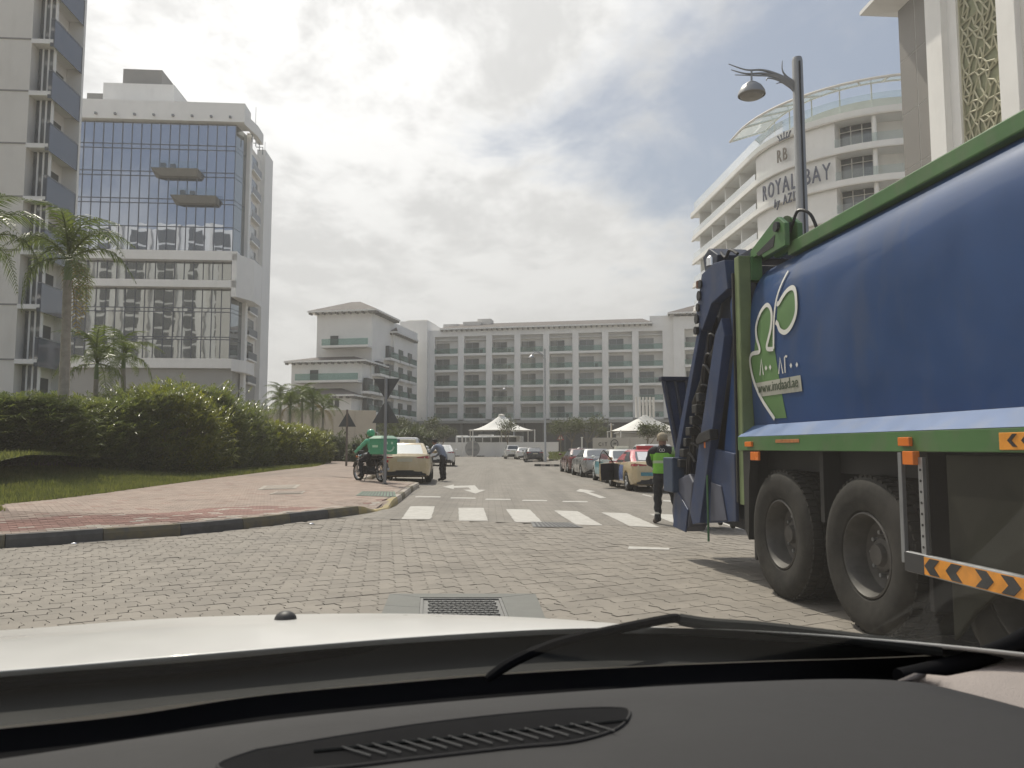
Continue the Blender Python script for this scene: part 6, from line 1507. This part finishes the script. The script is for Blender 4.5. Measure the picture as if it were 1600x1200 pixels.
MB().prism([(-.60, .72), (-.05, .70), (.15, .62), (.05, .45), (-.3, .5)], -.09, .09, 'y').build('side_panel', BLKP, bk, bevel=.02, recalc=True)
en = MB().box(-.12, .28, -.13, .13, .24, .50); [en.box(.02, .22, -.11, .11, .50+.028*k, .512+.028*k) for k in range(5)]; en.lathe([(0, -.17), (.11, -.17), (.12, -.13), (.12, .13), (.11, .17), (0, .17)], 18, 'y', (.02, 0, .34)); en.build('engine', DARKM, bk)
MB().tube(catmull([(.25, -.12, .42), (.32, -.14, .25), (.0, -.17, .22), (-.3, -.18, .28), (-.75, -.19, .42)], 5), [.022]*12+[.05]*9, 8).build('exhaust', STEEL, bk, smooth=True)
for s in (-1, 1): MB().tube([(-.64, s*.1, WR), (-.42, s*.12, .72)], .025, 8).build('rear_shock', DARKM, bk); MB().tube([(-.64, s*.09, WR), (-.02, s*.09, .36)], .022, 6).build('swing_arm', DARKM, bk)
MB().tube([(.46, 0, .86), (.05, 0, .58), (-.1, 0, .3)], .03, 8).tube([(.46, 0, .86), (-.3, 0, .72)], .025, 8).build('frame', DARKM, bk)
MB().tube(catmull([(-.96, 0, WR+.14), (-.88, 0, WR+.3), (-.64, 0, WR+.36), (-.45, 0, WR+.3)], 4), .05, 8).build('rear_fender', BLKP, bk, smooth=True); MB().box(-.93, -.90, -.07, .07, .62, .70).build('tail_light', REDL, bk)
BOXG = M('box_green', (.085, .36, .20), .5, var=.08, scale=6); LIDG = M('box_lid', (.38, .55, .42), .4, var=.08)
MB().box(-.95, -.40, -.20, .20, .84, .87).build('rack', STEEL, bk)
dbx = MB().box(-1.06, -.42, -.32, .32, .88, 1.38).build('delivery_box', BOXG, bk, bevel=.025)
MB().add([(-1.08, -.34, 1.38), (-.40, -.34, 1.38), (-.40, .34, 1.38), (-1.08, .34, 1.38), (-.96, -.22, 1.47), (-.52, -.22, 1.47), (-.52, .22, 1.47), (-.96, .22, 1.47)], [(0, 1, 5, 4), (1, 2, 6, 5), (2, 3, 7, 6), (3, 0, 4, 7), (4, 5, 6, 7)]).build('box_lid', LIDG, dbx)
SM = M('smile_pale', (.50, .75, .55), .5)
MB().tube(catmull([(-1.065, -.17, 1.12), (-1.065, -.11, 1.02), (-1.065, 0, .98), (-1.065, .11, 1.02), (-1.065, .17, 1.12)], 5), .028, 6).build('smile_mark', SM, dbx)
for s in (-.1, .1): MB().box(-1.07, -1.058, s-.035, s+.035, 1.20, 1.275).build('smile_mark', SM, dbx)
for k in range(4): MB().box(-.90+.07*k, -.81+.07*k, .319, .326, 1.10, 1.17).build('box_wordmark', SM, dbx)
MB().tube([(-.05, .1, .3), (-.12, .30, .02)], .012, 6).build('side_stand', DARKM, bk)
# rider sits facing the heading (local +x of the bike => build in bike axes with y forward)
rd_ = stand(pelvis=(0, -.16, .86), waist=(0, -.15, 1.0), chest=(0, -.09, 1.22), neck=(0, -.04, 1.40), head0=(0, -.01, 1.48), head1=(0, .0, 1.57), shL=(-.19, -.07, 1.32), elL=(-.30, .12, 1.10), wrL=(-.34, .32, .97), shR=(.19, -.07, 1.32), elR=(.30, .12, 1.10), wrR=(.34, .32, .97),
    hiL=(-.10, -.12, .83), knL=(-.22, .24, .66), anL=(-.26, .10, .22), toL=(-.27, .25, .17), hiR=(.10, -.12, .83), knR=(.22, .26, .70), anR=(.20, .12, .28), toR=(.21, .28, .25))
rdr, J_, I_ = person('rider in green jersey and green helmet sitting on the delivery motorbike', (mq.x, mq.y, BZ), math.radians(180-46-90), rd_, [('trousers', ('hips', 'thigh', 'calf'), .022, CLB), ('shoes', ('foot',), .014, BLACK), ('jersey', ('torso', 'neck', 'uarm', 'larm'), .02, RGR)], 1.0, None, 1.0)
hc = J_[4].lerp(J_[5], .62)
hm = MB().ball(hc+Vector((0, -.01, .03)), .135, .15, .135, 20, 14); ho_ = hm.build('helmet', HELM, rdr, smooth=True)
MB().ball(hc+Vector((0, .035, -.01)), .125, .125, .075, 18, 10).build('visor', M('visor_dark', (.015, .018, .02), .1, coat=.8), rdr, smooth=True)
# ================================================================== street furniture
def lathe_s(mb, prof, c, n=16): return mb.lathe(prof, n, 'z', c)
LAMPG = M('lamp_grey', (.30, .305, .31), .45, .5, var=.08)
p = P(1254, 355, 14.5); Z80 = Z(80, 14.5)
lamp = thing('street_lamp', 'tall grey street lamp with winged scroll arm rising behind the truck', 'street lamp', (p.x, 14.5, zg(p.x, 14.5)))
MB().lathe([(.17, 0), (.17, .4), (.125, .5), (.1, Z80-.04), (.085, Z80+.02), (0, Z80+.03)], 20).build('pole', LAMPG, lamp, smooth=True)
MB().box(-.012, .012, -.13, -.10, 1.0, Z80-.1).build('pole_seam', DARKM, lamp); MB().box(-.25, .25, -.25, .25, 0, .04).build('base_plate', LAMPG, lamp)
def wpt(px, py): q = P(px, py, 14.5); return Vector((q.x-p.x, 0, q.z))
def blade(pts, r0, r1, nm='scroll_arm'):
    pp = catmull([wpt(*a) for a in pts], 6); n = len(pp)
    MB().tube(pp, [r0+(r1-r0)*i/(n-1) for i in range(n)], 8).build(nm, LAMPG, lamp, smooth=True)
blade([(1243,118),(1230,112),(1210,103),(1190,97.5),(1165,97),(1138,88)], .045, .008); blade([(1243,122),(1222,111),(1195,103),(1165,103),(1142,97)], .04, .008)
blade([(1243,127),(1225,115),(1205,107),(1180,106),(1148,105)], .035, .008); blade([(1243,130),(1228,120),(1215,113),(1200,110),(1197,114)], .03, .008)
blade([(1240,116),(1228,107),(1222,97),(1222,83)], .03, .006); blade([(1240,130),(1230,121),(1220,117),(1212,119)], .025, .006)
blade([(1174,98),(1174,116)], .02, .02, 'hanger')
c = wpt(1174, 132); s = 14.5/1200
MB().lathe([(.02, .22), (.06, .21), (.12, .17), (.20, .10), (.255, .0), (.265, -.06), (.25, -.07), (.24, -.05)], 24, 'z', (c.x, 0, c.z+.0)).build('lamp_dome', LAMPG, lamp, smooth=True)
MB().lathe([(.245, -.05), (.20, -.10), (.0, -.12)], 24, 'z', (c.x, 0, c.z)).build('lamp_glass', M('lamp_lens', (.25, .25, .24), .2, var=.05), lamp, smooth=True)
def small_lamp(label, px, base, top, arm):
    d = None; q = GG(px, base); d = q.y; H = Z(top, d)-q.z
    t = thing('street_lamp', label, 'street lamp', (q.x, d, q.z))
    MB().lathe([(.16, 0), (.16, .5), (.11, .6), (.08, H)], 12).build('pole', STEEL, t, smooth=True)
    L = arm*d/1200
    MB().tube(catmull([(0, 0, H*.93), (-L*.5, 0, H*.975), (-L*.8, 0, H*.96), (-L, 0, H*.94)], 5), .045, 6).build('scroll_arm', STEEL, t)
    MB().tube(catmull([(0, 0, H*.90), (-L*.3, 0, H*.95), (-L*.85, 0, H*.985)], 5), .03, 6).build('scroll_arm', STEEL, t)
    MB().lathe([(.05, .25), (.28, .08), (.34, -.05), (0, -.12)], 14, 'z', (-L*.95, 0, H*.925)).build('lamp_dome', STEEL, t, smooth=True)
small_lamp('pale street lamp standing beside the dark parked saloon', 852, 722, 545, 22)
small_lamp('shorter distant street lamp in front of the left white tent', 803, 712, 600, 16)
# ------------------------------------------------------------------ signposts on the pavement
q = GG(601, 757, .15); t = thing('signpost', 'grey signpost with dark triangular sign seen from behind, beside the motorbike', 'signpost', tuple(q))
H = Z(590, q.y)-q.z
MB().lathe([(.05, 0), (.05, H), (0, H+.01)], 12).build('post', GREY, t, smooth=True); MB().lathe([(.09, 0), (.09, .03), (.05, .04)], 12).build('base_ring', DARKM, t)
def triangle(par, w, z0, y, mat, inv=False, th=.02, name='sign_plate'):
    h = w*.87; pr = [(-w/2, z0), (w/2, z0), (0, z0+h)] if not inv else [(-w/2, z0+h), (0, z0), (w/2, z0+h)]
    return MB().prism(pr, y-th/2, y+th/2, 'y').build(name, mat, par, bevel=.012, recalc=True)
DG = M('sign_back_dark', (.10, .105, .105), .55, .2, var=.15)
triangle(t, .84, Z(661, q.y)-q.z+.0, .06, DG); triangle(t, .82, Z(627, q.y)-q.z, .09, DG, True)
q = GG(541, 728, .15); t = thing('signpost', 'slim post with grey triangular sign back at the end of the hedge', 'signpost', tuple(q)); H = Z(640, q.y)-q.z
MB().lathe([(.06, 0), (.06, H), (0, H)], 10).build('post', M('brown_post', (.16, .13, .11), .6), t, smooth=True); triangle(t, .98, H-.95, .07, DG)
q = GG(876, 713); t = thing('warning_sign', 'red bordered triangular warning sign on the verge behind the cars', 'sign', tuple(q)); H = Z(678, q.y)-q.z
MB().lathe([(.05, 0), (.05, H), (0, H)], 8).build('post', STEEL, t); RB = M('sign_red', (.45, .03, .03), .4); z0 = H-1.0
triangle(t, 1.15, z0, -.06, RB); triangle(t, .78, z0+.13, -.085, M('sign_white', (.8, .8, .78), .4), name='sign_face')
MB().box(-.05, .05, -.12, -.10, z0+.32, z0+.58).box(-.05, .05, -.12, -.10, z0+.18, z0+.26).build('exclamation_mark', BLACK, t)
for px, b, tp, lab in ((933, 709, 655, 'tall white and tan post at the end of the sign wall'), (955.5, 712, 661, 'thin tan barrier post in front of the sign wall')):
    q = GG(px, b); t = thing('barrier_post', lab, 'post', tuple(q)); H = Z(tp, q.y)-q.z
    MB().box(-.14, .0, -.1, .1, 0, H).build('post', WHITE2, t); MB().box(.0, .14, -.1, .1, 0, H*.98).build('post_cladding', M('tan_post', (.42, .32, .18), .6), t)
    MB().box(-.5, .5, -.08, -.0, H*.93, H*.97).build('camera_arm', STEEL, t)
for i, (px, lab) in enumerate(((722, 'thin white mast behind the perimeter wall'), (889, 'short white bollard light on the verge'))):
    q = P(px, 700, 118); t = thing('mast', lab, 'mast', (q.x, 118 if i == 0 else 96, 0)); z = Z(680 if i == 0 else 686, 118)
    MB().lathe([(.1, 0), (.1, z), (0, z)], 8).build('pole', WHITE2, t); MB().box(-.9 if i == 0 else -.15, .9 if i == 0 else .15, -.08, .08, z-.12, z).build('cross_arm', WHITE2, t)
# traffic island kerb
isl = thing('traffic_island', 'narrow black and white kerbed island right of the dark saloon', 'traffic island')
A_ = GG(823, 722.5); B_ = GG(872, 719.5); C_ = GG(838, 728.5); D_ = GG(880, 729)
for i in range(6):
    for (u, v) in ((A_, B_), (C_, D_)):
        a = u.lerp(v, i/6); b = u.lerp(v, (i+1)/6); d_ = (b-a).normalized(); nn = Vector((-d_.y, d_.x, 0))*.25
        MB().add([a, b, b+nn, a+nn, a+Vector((0, 0, .17)), b+Vector((0, 0, .17)), b+nn+Vector((0, 0, .17)), a+nn+Vector((0, 0, .17))], [(4, 5, 6, 7), (0, 1, 5, 4), (1, 2, 6, 5), (2, 3, 7, 6), (3, 0, 4, 7)]).build('kerb_block', DARKM if i % 2 == 0 else GREYP, isl)
# ------------------------------------------------------------------ tents
TENTW = M('tent_fabric', (.78, .77, .73), .8, var=.04)
def tent(label, px0, px1, peak, eave, d, leg, cap=False):
    a, b = P(px0, 700, d), P(px1, 700, d); W_ = (b.x-a.x)/2; t = thing('shade_tent', label, 'tent', ((a.x+b.x)/2, d, 0), .1)
    ze, zp = Z(eave, d), Z(peak, d); rows = []
    for k in range(9):
        f = k/8; r = W_*(1-f)**1.0*.97 + W_*.03; zz = ze + (zp-ze)*(f**1.75 if not cap else f**1.25); rr = []
        for i in range(33):
            an = 2*math.pi*i/32; q_ = 1/max(abs(math.cos(an)), abs(math.sin(an)))
            q_ = q_*(1-f*.6)+1*(f*.6) if q_ > 1 else q_
            rr.append(Vector((math.cos(an)*r*min(q_, 1.3), math.sin(an)*r*min(q_, 1.3)*.9, zz - (.10*abs(math.sin(2*an))*(1-f)))))
        rows.append(rr)
    MB().grid(rows).build('canopy', TENTW, t, smooth=True, angle=90)
    for sx in (-1, 1):
        for sy in (-1, 1): MB().tube([(sx*W_*.93, sy*W_*.83, 0), (sx*W_*.93, sy*W_*.83, ze)], .09, 8).build('pole', WHITE2, t)
    MB().tube([(-.0, 0, 0), (0, 0, zp)], .12, 8).build('pole', WHITE2, t)
    if cap:
        for i in range(6): MB().box(-1.3+i*.48, -1.05+i*.48, -.1, .1, zp-.4, zp+2.4).build('vent_slat', WHITE2, t)
    else: MB().lathe([(.5, zp-.2), (.55, zp), (.0, zp+.15)], 12).build('cap', WHITE2, t)
tent('white peaked shade tent behind the perimeter wall', 733, 834, 648, 672, 126, 690)
tent('white conical tent with slatted vent behind the sign wall', 955, 1062, 648, 673, 104, 690, True)
# low building under the right tent
p0 = P(975, 690, 106); t = thing('kiosk', 'low cream kiosk under the right white tent', 'kiosk', (p0.x, 109, 0)); MB().box(0, 12, 0, 5, 0, Z(677, 109)).build('wall', WHITE2, t); MB().box(-.3, 12.3, -.3, 5.3, Z(677, 109), Z(675, 109)).build('roof', BASEG, t); MB().box(1, 11, -.03, .02, .8, 1.9).build('window', DARKWIN, t)
# ================================================================== the white car we sit in
EW = M('bonnet_white', (.62, .61, .585), .35, var=.03, scale=2, coat=.25, spec=.3); DASH = M('dash_plastic', (.034, .033, .034), .7, var=.12, scale=3, bump=.3, bscale=1100, spec=.3); COWL = M('cowl_plastic', (.022, .023, .022), .75, var=.25, scale=5, spec=.2)
PAD = M('pillar_trim', (.33, .29, .27), .8, var=.08, scale=8, bump=.3, bscale=350); BLK2 = M('deep_black', (.006, .006, .007), .8, var=.1, spec=.08)
ego = thing('own_car', 'white car whose bonnet, wiper and black dashboard fill the bottom of the view', 'car', (0, 0, 0))
def crv(pts, z, n=10):
    """sightings listed along a line, each at height z (number or list), smoothed in space"""
    zz = z if isinstance(z, (list, tuple)) else [z]*len(pts)
    return catmull([G(a, b, c) for (a, b), c in zip(pts, zz)], n)
# bonnet: rows from the back edge to beyond the crest
xs = [-900, -400, 0, 250, 450, 650, 850, 1000, 1150, 1350, 1600, 1900]
back = [1110, 1078, 1050, 1029, 1012, 996, 984, 981, 984, 996, 1020, 1060]
crest = [1062, 1010, 985, 967, 960, 959, 966, 977, 988, 1005, 1030, 1070]
rw = [crv(list(zip(xs, [b_+14 for b_ in back])), .945), crv(list(zip(xs, back)), .985)]
for f, dz in ((.05, .9852), (.35, .982), (.7, .972)): rw.append(crv([(x, b_+(c_-b_)*f) for x, b_, c_ in zip(xs, back, crest)], dz))
rw.append(crv(list(zip(xs, crest)), .945)); cr_ = rw[-1]
rw.append([p + Vector((-.05, .16, -.06)) for p in cr_]); rw.append([p + Vector((-.08, .26, -.22)) for p in cr_]); rw.append([p + Vector((-.08, .28, -.6)) for p in cr_])
MB().grid(rw).build('bonnet', EW, ego, smooth=True, angle=90)
q = G(446, 968, .958); nz = MB().ball((0, 0, 0), .026, .026, .02, 16, 8); o = nz.build('washer_nozzle', BLACK, ego, smooth=True); o.location = q
MB().lathe([(.026, -.012), (.026, .002)], 16, 'z', tuple(q)).build('nozzle_base', BLACK, ego, smooth=True)
# cowl behind the bonnet
cx_ = [-900, -400, 0, 300, 600, 800, 1000, 1200, 1350, 1480, 1600, 1750]
c_top = [1112, 1082, 1056, 1034, 1006, 992, 986, 986, 1000, 1016, 1012, 1000]
c_mid = [1150, 1115, 1085, 1062, 1036, 1020, 1010, 1006, 1012, 1018, 1006, 990]
c_bot = [1210, 1170, 1135, 1098, 1066, 1050, 1040, 1032, 1028, 1020, 998, 975]
MB().grid([crv(list(zip(cx_, c_top)), .965), crv(list(zip(cx_, c_mid)), .935), crv(list(zip(cx_, c_bot)), .925)], flip=True).build('cowl', COWL, ego, smooth=True, angle=90)
for k, x in enumerate(range(500, 1300, 26)):
    pass
# wiper: arm rising from its pivot, blade lying along the glass foot
arm = crv([(760, 1062), (800, 1035), (870, 1005), (960, 984), (1045, 967), (1062, 968)], [.95, .97, .985, .99, .995, .99], 6)
MB().tube(arm, [.006, .008, .009, .009, .010, .010]*1 + [.010]*(len(arm)-6), 8).build('wiper_arm', BLK2, ego, smooth=True)
bl = crv([(1062, 968), (1110, 975), (1190, 981), (1300, 994), (1400, 1007), (1470, 1016)], [.99, .985, .985, .98, .975, .97], 6)
MB().tube(bl, .013, 8).build('wiper_pivot', COWL, ego, smooth=True)
blade = crv([(-200, 1098), (0, 1073), (150, 1060), (330, 1045), (500, 1025), (700, 1003), (860, 990), (1000, 983)], [.955]*8, 6)
MB().tube(blade, .008, 6).build('wiper_blade', BLK2, ego, smooth=True)
# dashboard: black foot of the glass, then the textured top
dx_ = [-900, -400, 0, 200, 400, 600, 800, 1000, 1200, 1330, 1430, 1520, 1650]
d_far = [1330, 1240, 1186, 1156, 1128, 1106, 1088, 1074, 1064, 1061, 1066, 1085, 1120]
far = crv(list(zip(dx_, d_far)), .955)
foot = crv(list(zip(dx_, [1240, 1180, 1139, 1118, 1088, 1069, 1053, 1042, 1034, 1030, 1026, 1020, 1000])), .925)
MB().grid([foot, [p+Vector((0, -.01, -.03)) for p in foot], [p + Vector((0, .02, -.05)) for p in far], [p + Vector((0, .008, -.012)) for p in far]], flip=True).build('windscreen_foot', BLK2, ego, smooth=True, angle=90)
rows = [[p + Vector((0, .012, -.02)) for p in far], [p+Vector((0, .004, -.003)) for p in far], far]
def rowat(f, z): return crv([(x, d_+(1420-d_)*f) for x, d_ in zip(dx_, d_far)], z)
fv = [(.06, .962), (.13, .967), (.22, .972), (.32, .974), (.45, .972), (.6, .965), (.8, .93), (1.0, .86)]
rows += [rowat(f, z) for f, z in fv]
MB().grid([catmull(r, 2) for r in rows], flip=True).build('dashboard', DASH, ego, smooth=True, angle=90)
# demister vent: long oval bezel with a dark slot and thin slats
def dz_(px, py):                                  # a point lying on the dashboard top
    f = (py - (1088+(px-800)*-.075))/(1420-1088); zz = .955
    for (f0, z0), (f1, z1) in zip([(0, .955)]+fv, fv):
        if f0 <= f <= f1: zz = z0+(z1-z0)*(f-f0)/(f1-f0)
    return G(px, py, zz+.002)
SLATG = M('vent_slat_grey', (.09, .09, .09), .5, var=.1)
ct = [(400, 1172), (560, 1146), (700, 1126), (860, 1110), (960, 1106), (984, 1113), (965, 1138), (900, 1158), (800, 1168), (660, 1184), (520, 1200), (380, 1208), (340, 1195)]
loop = catmull([dz_(*p) for p in ct+ct[:1]], 5)
MB().ngon([p+Vector((0, 0, .0005)) for p in loop[:-1]]).build('vent_slot', BLK2, ego)
MB().tube(loop, .0022, 6, cap=False).build('vent_bezel', DASH, ego, smooth=True)
for k in range(17):
    u = (k+.6)/17.2; pa_ = dz_(520+410*u, 1172-42*u); pb_ = dz_(565+410*u, 1186-42*u)
    MB().tube([pa_+Vector((0, 0, .003)), pb_+Vector((0, 0, .003))], .0013, 5).build('vent_slat', SLATG, ego)
MB().tube([dz_(490, 1176)+Vector((0, 0, .002)), dz_(980, 1128)+Vector((0, 0, .002))], .0022, 5).build('vent_slat', COWL, ego)
# right-hand end: pillar trim and black seal
MB().tube(crv([(1405, 1060), (1470, 1045), (1540, 1024), (1600, 996), (1680, 940), (1780, 850)], [.93, .94, .955, .98, 1.03, 1.12], 6), .018, 10).build('pillar_seal', BLK2, ego, smooth=True)
pa = crv([(1400, 1064), (1470, 1058), (1560, 1038), (1640, 1008), (1720, 960)], [.935, .94, .95, .96, .97], 6); pb = crv([(1430, 1066), (1520, 1092), (1610, 1124), (1720, 1160), (1850, 1200)], [.93, .93, .92, .91, .9], 6)
MB().grid([pa, [a.lerp(b, .4)+Vector((.02, .0, .015)) for a, b in zip(pa, pb)], [a.lerp(b, .8)+Vector((.0, .0, .0)) for a, b in zip(pa, pb)], pb], flip=True).build('pillar_trim', PAD, ego, smooth=True, angle=90)
# windscreen, header, roof and pillars
HD = Vector((-math.sin(.26), math.cos(.26), 0)); HRt = Vector((HD.y, -HD.x, 0))
base = [foot[i] + Vector((0, 0, .0)) for i in range(0, len(foot), 2)]
def glass_row(f): return [p + (Vector((p.x*-.10*f, 0, 0))) - HD*(1.12*f) + Vector((0, 0, 1.0*f - .12*f*f)) for p in base]
WS = clearglass('windscreen_glass', (.945, .955, .945), .002, .015, (1, .96, .90), .22)
gl = MB().grid([glass_row(i/8) for i in range(9)]).build('windscreen', WS, ego, smooth=True, angle=90)
top = glass_row(1.0)
MB().grid([top, [p - HD*.3 + Vector((0, 0, .07)) for p in top], [p - HD*1.6 + Vector((0, 0, .1)) for p in top]]).build('roof', EW, ego, smooth=True, angle=90)
MB().grid([[p+Vector((0, 0, -.03)) for p in top], [p - HD*.3 + Vector((0, 0, .035)) for p in top], [p - HD*1.6 + Vector((0, 0, .06)) for p in top]], flip=True).build('headlining', PAD, ego, smooth=True, angle=90)
for e_ in (base[0], base[-1]):
    i = 0 if e_ is base[0] else -1
    MB().tube([glass_row(f)[i] for f in (0, .25, .5, .75, 1)], .035, 8).build('pillar', BLK2, ego, smooth=True)
# ================================================================== air: light dust haze over the whole place
hzm = bpy.data.materials.new('dust_haze'); hzm.use_nodes = True; nt = hzm.node_tree
nt.nodes.remove(nt.nodes['Principled BSDF']); pv = nt.nodes.new('ShaderNodeVolumePrincipled')
pv.inputs['Color'].default_value = (.96, .95, .93, 1); pv.inputs['Density'].default_value = .0008; pv.inputs['Anisotropy'].default_value = .35
nt.links.new(pv.outputs[0], nt.nodes['Material Output'].inputs['Volume'])
hz_ = MB().box(-1600, 1600, -1600, 1600, -1.5, 52).build('haze', hzm); tag(hz_, kind='stuff')
